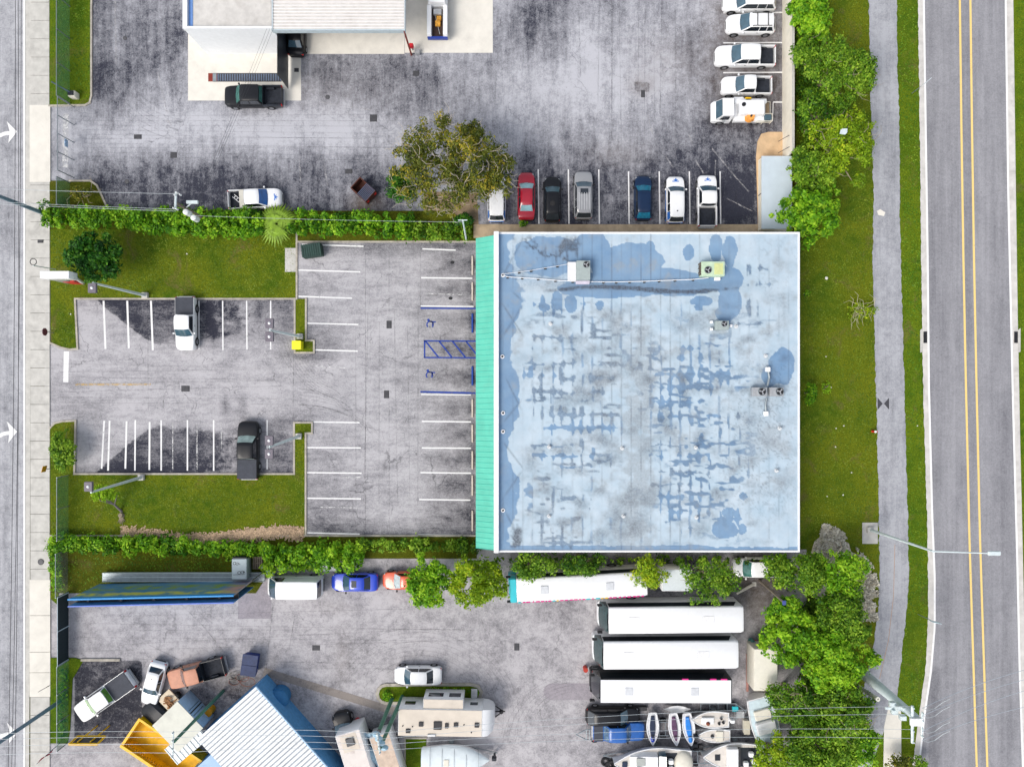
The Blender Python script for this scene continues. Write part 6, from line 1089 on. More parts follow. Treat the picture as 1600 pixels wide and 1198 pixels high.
m.build("lid_slats", M("dumpster_lid", C(42, 68, 62), .7, var=.3), t, smooth=0)
t = thing("rusty_dumpster", "rusty open dumpster with grated top standing askew near the olive tree", "dumpster", (*G(571, 301), .014), R(-42)); m = MB(); m.box(-1.0, 1.0, -.7, -.62, .1, 1.2); m.box(-1.0, 1.0, .62, .7, .1, 1.2); m.box(-1.0, -.92, -.62, .62, .1, 1.2); m.box(.92, 1.0, -.62, .62, .1, 1.2); m.box(-.92, .92, -.62, .62, .1, .16)
m.build("bin_body", M("rusty_steel", C(84, 44, 34), .9, var=.4, scale=3, dirt=.5), t, smooth=0); m = MB()
for k in range(8): m.box(-.1 + k * .14, -.04 + k * .14, -.7, .7, 1.2, 1.24)
m.build("grating", M("blue_grey_bars", C(84, 96, 120), .6), t, smooth=0)
for s_ in (-1, 1): MB().box(.98, 1.06, s_ * .5 - .12, s_ * .5 + .12, .5, .8).build("corner_marker", REDL, t)
t = thing("office_trailer", "white box trailer beside a rusty beam, right of the coaches", "trailer", (*Q(1195, 1046, 2.5), .02)); MB().box(-1.05, 1.2, -2.0, 2.0, .45, 2.5, b=.05).build("body", CREAM, t); MB().box(-1.0, 1.15, -1.95, 1.95, 2.502, 2.54).build("roof", M("off_white_roof", C(232, 228, 214), .7, var=.04, dirt=.1), t, smooth=0); boxwheels(t, (0,), 1.1, .33)
tag(MB().box(-.09, .09, -1.8, 1.8, .1, .3).build("steel_beam", M("pink_primer", C(176, 128, 118), .8, var=.2), None, loc=(*G(1166.5, 1049), .02)), "rusty pink steel beam lying between the coaches and the white box trailer", "beam")
for lab, px, py, r_, h_, col in (("red drum standing left of the lowest coach", 914, 1042, .22, .7, (.5, .04, .02)), ("red drum beside the black off-road car", 559, 1124, .28, .6, (.45, .05, .06)), ("yellow drum beside the pale shed", 331, 1106, .4, .9, C(230, 160, 20)), ("red drum under the trees right of the coaches", 1180, 1004, .28, .8, (.4, .01, .02)), ("teal drum under the trees right of the coaches", 1173, 1000, .25, .8, C(90, 160, 150))):
    t = thing("drum", lab, "drum", (*G(px, py), .015)); MB().tube((0, 0, 0), (0, 0, h_), r_, r_, 14).build("barrel", M("drum_" + lab[:6].replace(" ", "") + str(px), col, .5, var=.1), t); MB().tube((0, 0, h_), (0, 0, h_ + .03), r_ * 1.05, r_ * 1.05, 14).build("lid", M("drum_lid_" + str(px), tuple(v * .8 for v in col), .5), t)
t = thing("white_cooler", "beige cooler standing behind the black off-road car", "cooler", (*G(536, 1124), .015), R(80)); MB().box(-.75, .75, -.22, .22, 0, .5, b=.04).build("cooler_body", CREAM, t); MB().box(.1, .3, -.23, .23, .5, .54, b=.01).build("lid_strap", BLACK, t)
t = thing("hose_tangle", "tangle of rusty hose loops on the ground beside the green pole foot", "hose", (*G(375, 1058), .02)); rs = random.Random(12)
for k in range(7):
    m = MB(); cx, cy, r_ = rs.uniform(-.8, 1.0), rs.uniform(-.4, .4), rs.uniform(.35, .8); q = [(cx + r_ * math.cos(a), cy + r_ * .6 * math.sin(a), .04 + .03 * k) for a in [math.pi * 2 * i / 14 for i in range(15)]]; m.path(q, .025, 4); m.build("loop", M("rust_hose" if k % 2 else "grey_hose", C(140, 84, 66) if k % 2 else C(150, 146, 138), .8), t)
tag(MB().box(-1.9, 1.9, -.12, .12, 0, .13).build("kerb_stones", KERB, None, loc=(*G(158, 1030), .03)), "row of loose pale kerb stones along the dark asphalt patch", "kerb stones")
# yellow frame sign
t = thing("frame_sign", "yellow framed sign on two leaning yellow posts by the lower left entrance", "sign", (*G(155, 1137), .05), R(0)); c = Vector(t.location)
a = P(108, 1162, 3.4) - c; b = P(152, 1162, 3.4) - c; a2 = P(121, 1150, 2.2) - c; b2 = P(164, 1150, 2.2) - c
m = MB()
for p, q in ((a, b), (b, b2), (b2, a2), (a2, a)): m.tube(p, q, .11, .11, 6)
m.build("frame", YELP, t); m = MB(); m.add([a.lerp(b2, .06), b.lerp(a2, .06), b2.lerp(a, .06), a2.lerp(b, .06)], [(0, 1, 2, 3)]); m.build("board", BLACK, t, smooth=0)
for f in (.25, .7): p = a2.lerp(b2, f); MB().tube((p.x, p.y, 0), (p.x, p.y, 3.2), .07, .07, 7).build("post", YELP, t)
# ------------------------------------------------------------------ poles, lamps, signs, wires
def pole(name, label, cat, base, top, z, r0, r1, mat, group=None, n=12, zb=0.0):
    """base and top are photo pixels of foot and head (the head at height z)"""
    b = P(*base); t = thing(name, label, cat, (b.x, b.y, zb), 0, group); tp = P(*top, z) - Vector(t.location); MB().tube((0, 0, 0), tp, r0, r1, n).build("pole", mat, t); return t, tp
def lotlamp(label, base, top, heads, zt=8.6, hand=None):
    t, tp = pole("lot_lamp", label, "lamp post", base, top, zt, .17, .10, GALV2, "flood lamps on square poles in the parking lot", 4, .10); MB().box(-.28, .28, -.28, .28, 0, .35, b=.03).build("foot_block", CONC, t)
    for (hx, hy) in heads:
        h = P(hx, hy, zt + .1) - Vector(t.location); MB().box(h.x - .36, h.x + .36, h.y - .42, h.y + .42, zt - .2, zt + .06, b=.05).build("lamp_head", M("lamp_housing", C(112, 106, 116), .5, var=.1), t); MB().dome((h.x, h.y, zt + .06), .13, .1, 10, 3).build("photocell", WHITE, t); MB().tube(tp, (h.x, h.y, zt - .1), .05, .05, 6).build("arm", GALV2, t)
lotlamp("single headed lamp leaning over the round dark green tree", (229, 462), (145, 442), [(144, 450)])
lotlamp("double headed lamp standing beside the yellow box", (470, 526), (422, 516), [(421, 505), (421, 526)])
lotlamp("double headed lamp on the lower grass island", (468, 681), (421, 698), [(420.5, 688), (420.5, 709)])
lotlamp("single headed lamp at the edge of the south lawn", (223, 745), (142, 769), [(138, 760)])
t = thing("yellow_box", "bright yellow box on the tip of the upper grass island", "box", (*G(468.5, 540), .12)); MB().box(-.42, .42, -.40, .40, 0, 1.0, b=.05).build("box_body", M("bright_yellow", C(238, 232, 20), .5, var=.05), t); MB().box(-.44, .44, -.42, .42, 1.0, 1.05, b=.02).build("lid", M("bright_yellow2", C(246, 238, 40), .5), t)
# road lamp
t, tp = pole("street_lamp", "tall white street lamp reaching over the road", "street lamp", (1358, 827), (1458, 861), 9.6, .15, .09, GALV2, zb=.06); e = P(1545, 864, 10.3) - Vector(t.location); MB().tube(tp, e, .07, .05, 8).build("arm", GALV2, t); MB().box(e.x - .1, e.x + 1.0, e.y - .2, e.y + .2, e.z - .1, e.z + .08, b=.08).build("lamp_head", GALV2, t); MB().box(-.3, .3, -.3, .3, 0, .25, b=.03).build("foot_block", CONC, t)
t, tp = pole("yard_lamp", "wooden lamp post with small blue solar head rising from the trees", "lamp post", (1186, 906), (1225, 941), 6.3, .12, .09, WOODP); MB().box(tp.x - .16, tp.x + .16, tp.y - .2, tp.y + .2, tp.z, tp.z + .10, b=.03).build("solar_head", M("solar_blue", C(70, 84, 150), .3), t)
t, tp = pole("broken_post", "short pale broken post leaning beside the coach tail", "post", (1178, 912), (1152, 927), 1.4, .16, .1, M("pale_post", C(214, 208, 196), .7), n=7); MB().box(-.2, .2, -.2, .2, 0, .1).build("foot_block", CONC, t)
def sign(label, base, top, z, w_, ang, col, h=.6, mat=None, name="road_sign", shape='box', sub=None):
    t, tp = pole(name, label, "sign", base, top, z, .035, .03, STEEL, n=6); a = R(ang); dx, dy = math.cos(a) * w_ / 2, math.sin(a) * w_ / 2; nx, ny = -math.sin(a) * .02, math.cos(a) * .02; m = MB()
    if shape == 'box': m.prism([(tp.x - dx - nx, tp.y - dy - ny), (tp.x + dx - nx, tp.y + dy - ny), (tp.x + dx + nx, tp.y + dy + ny), (tp.x - dx + nx, tp.y - dy + ny)], tp.z - h, tp.z + .03)
    else:
        k = 8; r1 = [(tp.x + dx * math.cos(2 * math.pi * (i + .5) / k) + nx * 1.5, tp.y + dy * math.cos(2 * math.pi * (i + .5) / k) + ny * 1.5, tp.z - w_ / 2 + w_ / 2 * math.sin(2 * math.pi * (i + .5) / k)) for i in range(k)]; m.loft([r1, [(x - nx * 3, y - ny * 3, z_) for x, y, z_ in r1]])
    m.build("sign_plate", mat or M("sign_" + name + str(base[0]), col, .5), t, smooth=0); return t
sign("thin street name sign on the verge at the top of the road", (1425, 146), (1450, 126.5), 2.9, .9, 40, C(210, 220, 225))
sign("small road sign with two plates on the verge below the tall street lamp", (1434, 959), (1464, 973), 3.1, .9, -12, C(206, 226, 232))
sign("octagonal dark red sign at the parking lot exit", (85, 520), (66, 518), 2.3, .75, 90, (.10, .015, .03), shape='oct', name="stop_sign")
sign("amber sign on the pavement beside the leafy shrub", (80, 732), (66, 733), 2.0, .6, 75, C(200, 140, 30), name="warning_sign")
sign("small dark sign on the pavement left of the lower lawn strip", (78, 1070), (66, 1077), 1.6, .9, 30, (.05, .04, .04), name="footway_sign", h=.4)
t, tp = pole("bent_rail", "pale bent pipe post with a round top by the monument sign", "post", (88, 421), (52, 415), 3.4, .05, .05, GALV2, n=6); 
m = MB(); m.path([(tp.x + .3 * math.cos(a), tp.y + .35 + .3 * math.sin(a), tp.z) for a in [math.pi * 2 * k / 12 for k in range(13)]], .035, 5); m.build("ring", IRON, t)
# monument sign
t = thing("monument_sign", "tall white pylon sign with grey and red side seen almost edge on", "sign", (*G(131, 443), .1)); c = Vector(t.location)
a = P(62, 430, 6.0) - c; b = P(104, 430, 6.0) - c
MB().box(a.x, b.x + .2, a.y - .28, a.y + .38, 4.6, 5.9, b=.03).build("cabinet", WHITE, t); MB().box(-1.15, -.1, -.12, .12, .6, 4.6).build("grey_panel", M("grey_sign_panel", C(150, 150, 146), .6), t); MB().box(-.75, .3, -.16, .1, .4, 2.0).build("red_panel", M("red_sign_panel", C(190, 50, 40), .6), t); MB().tube((0, 0, 0), (b.x, b.y, 4.7), .14, .14, 8).build("post", M("sign_post_white", C(220, 222, 220), .5), t)
# utility poles
WOODG = M("grey_blue_pole", C(110, 134, 150), .6, .1, var=.15, scale=2)
t, tp = pole("utility_pole", "tall steel blue pole leaving the picture at the left edge above the parking lot", "utility pole", (80, 338), (-60, 284), 11.3, .20, .14, WOODG); MB().box(tp.x - .1, tp.x + .1, tp.y - .9, tp.y + .9, 10.6, 10.75).build("crossarm", GALV2, t)
t, tp = pole("utility_pole", "tall steel blue pole leaving the picture near the lower left corner", "utility pole", (94, 1095), (-52, 1194), 11.3, .20, .14, WOODG); MB().box(tp.x - .1, tp.x + .1, tp.y - .9, tp.y + .9, 10.6, 10.75).build("crossarm", GALV2, t)
def polyP(z, *pts): return [P(x, y, z) for x, y in pts]
t, tp = pole("utility_pole", "utility pole with transformers and white crossarm over the north hedge", "utility pole", (325, 345), (276, 318), 7.4, .15, .12, WOODP); L0 = Vector(t.location); MB().tube(P(275, 300, 7.6) - L0, P(274, 327, 7.6) - L0, .10, .10, 6).build("crossarm", GALV2, t)
for x, y, z in ((290, 331, 6.0), (302, 340, 5.4)): q = P(x, y, z) - L0; MB().tube((q.x, q.y, q.z - .8), (q.x, q.y, q.z), .26, .26, 14).dome((q.x, q.y, q.z), .26, .1, 14, 3).build("transformer", M("transformer_white", C(226, 230, 230), .5), t)
q = P(302, 316, 6.6) - L0; m = MB(); m.tube(tp.lerp(Vector((0, 0, 0)), .25), q, .05, .05, 5); m.box(q.x - .55, q.x + .5, q.y - .18, q.y + .12, q.z, q.z + .25, b=.05); m.build("switch_frame", GALV2, t); m = MB()
for x, y in ((276, 301), (273, 305), (281, 304), (271, 325), (276, 327)): q = P(x, y, 7.8) - L0; m.tube((q.x, q.y, q.z - .2), (q.x, q.y, q.z + .12), .09, .05, 7)
m.build("insulators", WHITE, t)
t, tp = pole("service_pole", "slim white pole at the corner of the north hedge and the awning", "pole", (729, 376), (723, 344), 7.0, .09, .07, GALV2); q = tp; MB().tube(q + Vector((-.4, 0, 0)), q + Vector((.4, 0, 0)), .05, .05, 6).build("crossarm", GALV2, t)
def crossarm_pole(label, base, top, z, r0, r1, mat, arms, zb=.02):
    t, tp = pole("utility_pole", label, "utility pole", base, top, z, r0, r1, mat, zb=zb); L0 = Vector(t.location)
    for (x0, y0, x1, y1, za, w_) in arms: MB().tube(P(x0, y0, za) - L0, P(x1, y1, za) - L0, w_, w_, 6).build("crossarm", GALV2, t)
    m = MB()
    for (x0, y0, x1, y1, za, w_) in arms:
        for f in (.04, .34, .66, .96): q = P(x0 + (x1 - x0) * f, y0 + (y1 - y0) * f, za) - L0; m.tube(q, q + Vector((0, 0, .28)), .08, .05, 6)
    m.build("insulators", GALV2, t); return t
crossarm_pole("green stained pole with steel crossarm standing over the pale shed", (349, 1079), (272, 1158), 10.3, .17, .13, GREENP, [(271, 1142, 270, 1182, 10.4, .05)])
crossarm_pole("longer green stained pole with pale equipment at its top, left of the travel trailer", (629, 1087), (593, 1169), 10.2, .20, .16, GREENP, [(589, 1144, 594, 1176, 10.3, .09)], .12)
t, tp = pole("utility_pole", "shorter green stained stub pole left of the travel trailer", "utility pole", (613, 1090), (592, 1142), 6.8, .19, .17, GREENP, zb=.12); MB().tube(tp, tp + Vector((0, 0, .1)), .2, .2, 10).build("pole_cap", IRON, t)
t = bpy.data.objects["utility_pole.004"]
m = MB(); L0 = Vector(t.location)
for x, y, z in ((588, 1146, 9.9), (592, 1153, 9.7), (596, 1160, 9.8), (601, 1167, 9.4)): q = P(x, y, z) - L0; m.dome((q.x, q.y, q.z), .34, .4, 10, 4, ry=.24)
m.build("equipment", M("pale_blue_equipment", C(176, 210, 228), .5, var=.1), t)
t = crossarm_pole("massive tapered concrete power pole over the path with long white crossarms", (1338, 1043), (1432, 1121), 10.6, .55, .30, M("cast_concrete_pole", C(214, 226, 230), .7, var=.06, dirt=.08), [(1425.5, 1102, 1425.5, 1160, 10.8, .12), (1441, 1112, 1440, 1150, 11.0, .08)], zb=.0)
L0 = Vector(t.location); q = P(1432, 1127, 11.0) - L0; MB().box(q.x - .5, q.x + .6, q.y - .35, q.y + .3, q.z - .2, q.z + .1, b=.05).build("top_plate", WHITE, t); m = MB()
for x, y, z in ((1395, 1100, 8.6), (1404, 1106, 9.0), (1411, 1121, 9.6), (1414, 1108, 9.2), (1398, 1112, 8.8)): q = P(x, y, z) - L0; m.box(q.x - .25, q.x + .25, q.y - .2, q.y + .2, q.z - .3, q.z + .15, b=.04)
m.build("switchgear", GALV2, t); q0 = P(1378, 1095, 8.6) - L0; MB().box(q0.x + .3, q0.x + 2.4, q0.y - .7, q0.y - .5, 8.5, 8.65).build("bracket", GALV2, t)
t, tp = pole("stub_pole", "short cut pale pole with a hole in its end, beside the massive power pole", "pole", (1336, 1069), (1372, 1092), 4.6, .22, .20, M("stub_concrete", C(222, 222, 208), .7, var=.06)); MB().tube(tp, tp + Vector((0, 0, .01)), .07, .07, 8).build("end_hole", IRON, t)
# feather flag
t, tp = pole("feather_flag", "red and teal feather flag on a bent pole near the lower left corner", "flag", (94, 1160), (57, 1193), 3.9, .04, .02, M("teal_flag_pole", C(70, 120, 140), .5), n=6); m = MB(); rr = []
for k in range(9): f = k / 8; p = Vector((0, 0, .3)).lerp(tp, .25 + .72 * f); w_ = .30 * math.sin(math.pi * (.12 + .85 * f)); rr.append([(p.x + .02, p.y, p.z - w_), (p.x + .05, p.y - .18 * math.sin(6 * f), p.z), (p.x + .03, p.y, p.z + w_)])
m.loft(rr, closed=False, caps=False); m.build("flag_cloth", M("flag_red", C(190, 60, 80), .6, var=.25, scale=3), t); 
# wires
WIRE = M("bright_cable", C(196, 204, 208), .5, .2); WIREK = M("black_cable", (.03, .03, .035), .6)
def wire(label, a, za, b, zb_, sag=.5, r=.015, mat=None, n=14, group=None):
    A_ = P(*a, za); B_ = P(*b, zb_); m = MB(); pts = []
    for i in range(n + 1): f = i / n; p = A_.lerp(B_, f) - A_; p.z -= sag * 4 * f * (1 - f); pts.append(p)
    o = m.path(pts, r, 5).build("power_line", mat or WIRE, None, loc=A_); tag(o, label, "cable", group)
W4 = "parallel overhead cables crossing the boat yard"
ye = (1103, 1115, 1139, 1153)
for i, (y0, y1) in enumerate(((1143, 1152), (1152, 1160), (1163, 1167), (1176, 1172))):
    nm = ("uppermost", "second", "third", "lowest")[i]
    wire(nm + " pale cable running from the lower left corner to the crossarm above the pale shed", (-60, y0 + 5), 10.4, (271, y0), 10.5, .3, group=W4)
    wire(nm + " pale cable between the crossarm above the pale shed and the twin green poles", (271, y0), 10.5, (590, 1145 + i * 9), 10.5, .5, group=W4)
    wire(nm + " pale cable between the twin green poles and the massive concrete pole", (592, 1145 + i * 9), 10.5, (1426, ye[i]), 11.0, 1.0, group=W4)
    wire(nm + " pale cable crossing the road from the massive concrete pole", (1441, ye[i] + 3), 11.1, (1640, 1036 + i * 16 + (12 if i == 3 else 0)), 11.1, .5, .02, M("road_cable", C(176, 186, 196), .5), group="overhead cables crossing the road")
for i in range(4):
    A_ = P(1442, ye[i] + 3, 11.1); m = MB().path([Vector((0, 0, 0)), Vector((.6, -.3, -.3)), Vector((1.2, -.2, -.4)), Vector((1.7, .45, -.1)), Vector((2.2, .75, 0))], .022, 5); tag(m.build("jumper_cable", WIRE, None, loc=A_), ("uppermost", "second", "third", "lowest")[i] + " short looping jumper cable at the crossarm of the massive pole", "cable", "jumper cables on the massive pole")
for i, (y0, y1, z0, z1) in enumerate(((299, 303, 7.8, 7.8), (319, 327, 6.8, 7.6), (322, 330, 6.6, 7.0))): wire(("upper", "middle", "lower")[i] + " thin cable running left from the transformer pole over the hedge", (-60, y0 - 6), z0, (275, y1), z1, .2, .016, group="cables left of the transformer pole")
wire("thin cable running along the north hedge from the transformer pole to the slim white pole", (305, 337), 7, (723, 347), 7, .4, .012)
for i, (x0, x1, z) in enumerate(((33.5, 16, 6), (28, 22, 6.4), (24, 11, 5.6))): wire(("right", "middle", "left")[i] + " dark cable hanging along the street on the left", (x0, -60), z, (x1, 1300), z, .3, .022, WIREK, 24, group="dark cables along the left street")
for i in range(3): wire(("left", "middle", "right")[i] + " thin dark cable slanting from the workshop roof to the transformer pole", (417 + i * 5, 45), 5.1, (300 + i * 3, 330), 6.5, .15, .010, WIREK, group="thin service cables from the workshop")
# ------------------------------------------------------------------ ground ironwork
def grate(px, py, wx, wy, label, z=.02, n=5):
    w_, h_ = wx / S, wy / S; t = thing("drain_grate", label, "drain", (*G(px, py), z), 0, "drain grates in the paving"); MB().box(-w_ / 2, w_ / 2, -h_ / 2, h_ / 2, 0, .012).build("frame", IRON, t, smooth=0); m = MB()
    for k in range(n): x = -w_ / 2 + .06 + k * (w_ - .12) / n; m.box(x, x + (w_ - .12) / n * .45, -h_ / 2 + .05, h_ / 2 - .05, .012, .02)
    m.build("bars", M("grate_bars", (.10, .10, .11), .7, .4), t, smooth=0)
for px, py, wx, wy, lab in ((215.5, 214, 12, 7, "rectangular drain grate nearest the sliding gate"), (271.5, 242.5, 10, 9, "square dark drain grate in the upper left yard"), (545, 268, 11, 7, "drain grate left of the olive tree"), (650, 115, 9, 8, "square grate below the utility truck"), (583.5, 185, 11, 11, "square cover on the pale yard paving above the olive tree"), (463.5, 110, 7, 6, "small cover on the workshop slab"), (608, 507, 8, 12, "upper grate in the middle of the parking lot"), (604, 616, 8, 12, "lower grate in the middle of the parking lot"), (290, 607, 13, 9, "drain grate in the aisle near the lot entrance"), (494, 1011.5, 12, 8, "drain grate between the blue sedan and the planted island"), (807.5, 1010, 8, 11, "drain grate left of the middle coach"), (1004.5, 147, 6, 11, "grate in the brown stain of the upper yard"), (64.5, 377.5, 9, 5, "small grate in the pavement beside the round tree")): grate(px, py, wx, wy, lab, .115 if px < 70 else (.034 if px == 463.5 else .02))
def cover(px, py, r_, label, mat=IRON, z=.02): t = thing("manhole_cover", label, "manhole cover", (*G(px, py), z)); MB().tube((0, 0, 0), (0, 0, .012), r_, r_, 20).build("ring", mat, t); MB().tube((0, 0, .012), (0, 0, .02), r_ * .8, r_ * .8, 20).build("plate", M("cover_" + str(px), tuple(v * 1.5 for v in (.06, .06, .065)) if mat is IRON else C(130, 200, 170), .6, .2 if mat is IRON else 0, var=.2), t)
cover(512, 152, .22, "round cover near the black pickup on the slab"); cover(195.5, 60, .2, "round cover in the dark strip beside the upper lawn"); cover(198.5, 284, .22, "round cover above the hedge near the gate"); cover(65, 877, .3, "round cover in the pavement left of the overgrown fence", z=.115); cover(411.5, 826, .26, "pale turquoise round cover at the edge of the south lawn", M("turquoise_ring", C(110, 190, 160), .6), .11)
for x, lab, xx in ((1445, "storm inlet with dark slot in the near gutter of the road", 1436), (1586.5, "storm inlet with dark slot in the far gutter of the road", 1590)):
    t = thing("storm_inlet", lab, "drain", (*G(x, 527), .036)); MB().box(-.16, .18, -.55, .55, .02, .05).build("slot", BLACK, t, smooth=0); dx = -.35 if x < 1500 else .35; MB().prism([(dx - .12, -1.5), (dx + .12, -1.4), (dx + .12, .9), (dx - .12, .7)], 0, .02).build("apron", CONC, t, smooth=0)
t = thing("fire_hydrant", "small red hydrant with white cap beside the path", "hydrant", (*G(1363, 673.5), .02)); MB().tube((0, 0, 0), (0, 0, .6), .13, .11, 10).build("barrel", M("hydrant_red", (.6, .02, .01), .4), t); MB().dome((0, 0, .6), .13, .12, 10, 3).build("cap", WHITE, t); MB().tube((-.3, 0, .4), (.3, 0, .4), .06, .06, 8).build("nozzle", M("hydrant_red", (.6, .02, .01), .4), t)
for x, y in ((707, 410), (704, 466)): tag(MB().disc((0, 0), .2, .0, 12, ry=.16).build("oil_cap", BLACK, None, loc=(*G(x, y), .03)), ("upper" if y < 440 else "lower") + " round dark cap in a bay beside the wheel stops", "cover", "dark caps in the right hand bays")
# litter on the lawn
LIT = M("pale_litter", C(226, 226, 214), .8); rs = random.Random(21)
lit = [(1291, 435), (1290, 557), (1345, 118 - 36), (1318, 665), (1306, 669), (1330, 738), (1317, 773), (1305, 698), (1292, 775), (293, 397), (112, 491), (1433, 665), (1298, 605)]
for k, (x, y) in enumerate(lit):
    s_ = .22 if k in (0,) else .09; m = MB().add([(s_ * math.cos(a) * rs.uniform(.6, 1), s_ * math.sin(a) * rs.uniform(.6, 1), .03 + rs.uniform(0, .04)) for a in [i * 1.05 for i in range(6)]], [tuple(range(6))]); tag(m.build("litter", LIT, None, loc=(*G(x, y), .10 if x < 400 else .02)), "scrap of pale litter lying on the grass", "litter", "scraps of litter on the grass")
# ------------------------------------------------------------------ trees and plants
tree("olive_tree", "wide olive green and yellowing tree with bare twigs over the upper bays", 706, 264, 106, 82, 7.5, F_OLIVE, 1, br=.66, n=165, dens=52, size=.11, base=(722, 300), tone=.36, tv=.40, lobes=.25, twigs=200, limbs=16, bark=M("pale_bark", C(186, 176, 160), .9, var=.2, scale=6))
tree("tree", "smaller deep green tree at the lower left flank of the olive tree", 629, 291, 27, 30, 5, F_DARK, 2, br=.55, n=14, dens=55, size=.13, tone=.6)
tree("tree", "round compact dark green tree on the corner lawn", 152, 403, 54, 41, 4.6, F_DARK, 3, br=.5, n=44, dens=60, size=.16, base=(168, 412), tone=.5, tv=.3, lobes=.06)
tree("shrub", "leafy mid green shrub at the lower corner of the lot entrance", 102, 702, 21, 40, 2.2, F_MID, 4, br=.45, n=26, dens=60, size=.13, tone=.6, cat='shrub', limbs=4, lobes=.3)
tree("young_tree", "small lime green tree with a crooked grey stem on the south lawn", 166, 768, 24, 14, 3.0, F_LIME, 5, br=.34, n=14, dens=55, size=.11, base=(191, 800), tone=.5, cat='tree', limbs=5, bark=M("grey_stem", C(120, 112, 116), .9))
tree("shrub", "dry olive shrub beside the kerb under the sliding gate", 128, 304, 24, 13, 1.6, F_OLIVE, 6, br=.4, n=12, dens=30, size=.10, tone=.4, cat='shrub', twigs=10, limbs=4)
hedge("hedge", "thin end of the north hedge between the street and the round tree", [(82, 341), (240, 347)], 2.2, 2.0, F_BRIGHT, 11, tone=.4)
hedge("hedge", "dense leafy north hedge under the transformer pole", [(238, 350), (420, 354)], 2.9, 2.0, F_BRIGHT, 12, tone=.44, size=.16)
hedge("hedge", "dense leafy north hedge above the green dumpster", [(460, 352), (645, 357)], 2.7, 2.0, F_BRIGHT, 13, tone=.42, size=.16)
hedge("hedge", "low ragged end of the north hedge toward the slim white pole", [(640, 362), (738, 364)], 2.0, 1.3, F_MID, 14, dens=36)
tree("shrub", "dark shrub at the foot of the slim white pole", 724, 344, 18, 11, 1.6, F_DARK, 15, br=.4, n=9, tone=.6, cat='shrub', limbs=3); tree("shrub", "small bright weed clump behind the red sedan", 818, 349, 11, 5, .8, F_BRIGHT, 16, br=.25, n=6, cat='shrub', size=.1, limbs=2)
# palm
c = P(441, 356, 0); t = thing("palmetto", "palmetto with yellow green fronds in the north hedge", "palm", (c.x, c.y, .09)); rs = random.Random(31); MB().tube((0, 0, 0), (.1, .1, 1.2), .16, .12, 8).build("trunk", BARK, t); m = MB()
for k in range(34):
    a = k * 2.399; l = rs.uniform(.7, 2.3); el = rs.uniform(.0, .8); cx, cy = math.cos(a), math.sin(a)
    for j in range(9):
        b = a + (j - 4) * .16; r0 = l * .35; r1 = l * rs.uniform(.85, 1.05); z0 = 1.2 + el * .6; z1 = z0 + el * .3 - .35; w_ = .085
        bx, by = math.cos(b), math.sin(b); px_, py_ = -by * w_, bx * w_; m.add([(cx * .1, cy * .1, z0), (bx * (r0 + r1) / 2 + px_, by * (r0 + r1) / 2 + py_, z0 + .05), (bx * r1, by * r1, z1), (bx * (r0 + r1) / 2 - px_, by * (r0 + r1) / 2 - py_, z0 + .05)], [(0, 1, 2, 3)])
m.build("fronds", M("palm_frond", C(118, 150, 34), .6, var=.4, scale=2.5), t, smooth=0)
hedge("hedge", "ragged weeds and bushes along the lower edge of the south lawn, left part", [(84, 846), (300, 850)], 2.1, 1.2, F_BRIGHT, 17, tone=.4, dens=42, tv=.45)
hedge("hedge", "low creeping bushes along the lower edge of the south lawn, right part", [(285, 853), (420, 857)], 1.7, 1.0, F_BRIGHT, 18, tone=.5, dens=46)
hedge("hedge", "tall bright bushes above the white van and the blue sedan", [(415, 868), (566, 864)], 2.9, 2.2, F_BRIGHT, 19, tone=.6, size=.16)
hedge("hedge", "clipped bushes below the parking lot, ending at the awning", [(560, 851), (743, 850)], 1.6, 1.1, F_MID, 20, tone=.6, size=.14)
hedge("weeds", "weeds growing through the fence left of the billboard", [(92, 862), (100, 922)], 1.3, 1.3, F_BRIGHT, 21, dens=34, cat='weeds')
hedge("weeds", "weeds along the lower fence beside the dark asphalt patch", [(104, 1035), (98, 1150)], .9, .6, F_BRIGHT, 22, dens=34, cat='weeds')
hedge("ground_plants", "low plants filling the left end of the planted island", [(600, 1076), (612, 1092)], 1.2, .5, F_BRIGHT, 23, cat='plants', size=.1); hedge("ground_plants", "low plants along the right end of the planted island", [(668, 1074), (745, 1078)], .8, .45, F_BRIGHT, 24, cat='plants', size=.1)
gs = "trees behind the cream wall"
tree("tree", "bright round leaved bush at the top of the cream wall", 1262, 30, 36, 50, 4.2, F_BRIGHT, 41, br=.55, n=34, dens=62, size=.17, tone=.6, group=gs)
tree("tree", "airy mid green tree reaching over the path edge at the top", 1302, 112, 66, 56, 5.8, F_MID, 42, br=.7, n=44, dens=42, size=.13, tone=.6, twigs=24, limbs=10, group=gs, extra=[(1350, 125, 18, .55), (1258, 84, 26, .5)])
tree("tree", "dark green tree behind the white service truck", 1278, 176, 46, 38, 5.0, F_MID, 43, br=.7, n=26, dens=48, size=.13, tone=.35, group=gs)
tree("tree", "yellow green feathery tree with a pale thing in its crown, beside the path", 1312, 228, 60, 58, 6.2, F_YEL, 44, br=.62, n=44, dens=42, size=.12, tone=.3, twigs=26, limbs=10, group=gs)
tree("tree", "mid green tree above the bright one next to the shed", 1268, 268, 46, 36, 5.4, F_MID, 45, br=.6, n=24, dens=46, size=.13, tone=.6, group=gs)
tree("tree", "glossy bright green tree at the upper right corner of the roof", 1262, 334, 54, 50, 5.2, F_BRIGHT, 46, br=.55, n=50, dens=62, size=.17, tone=.6, group=gs)
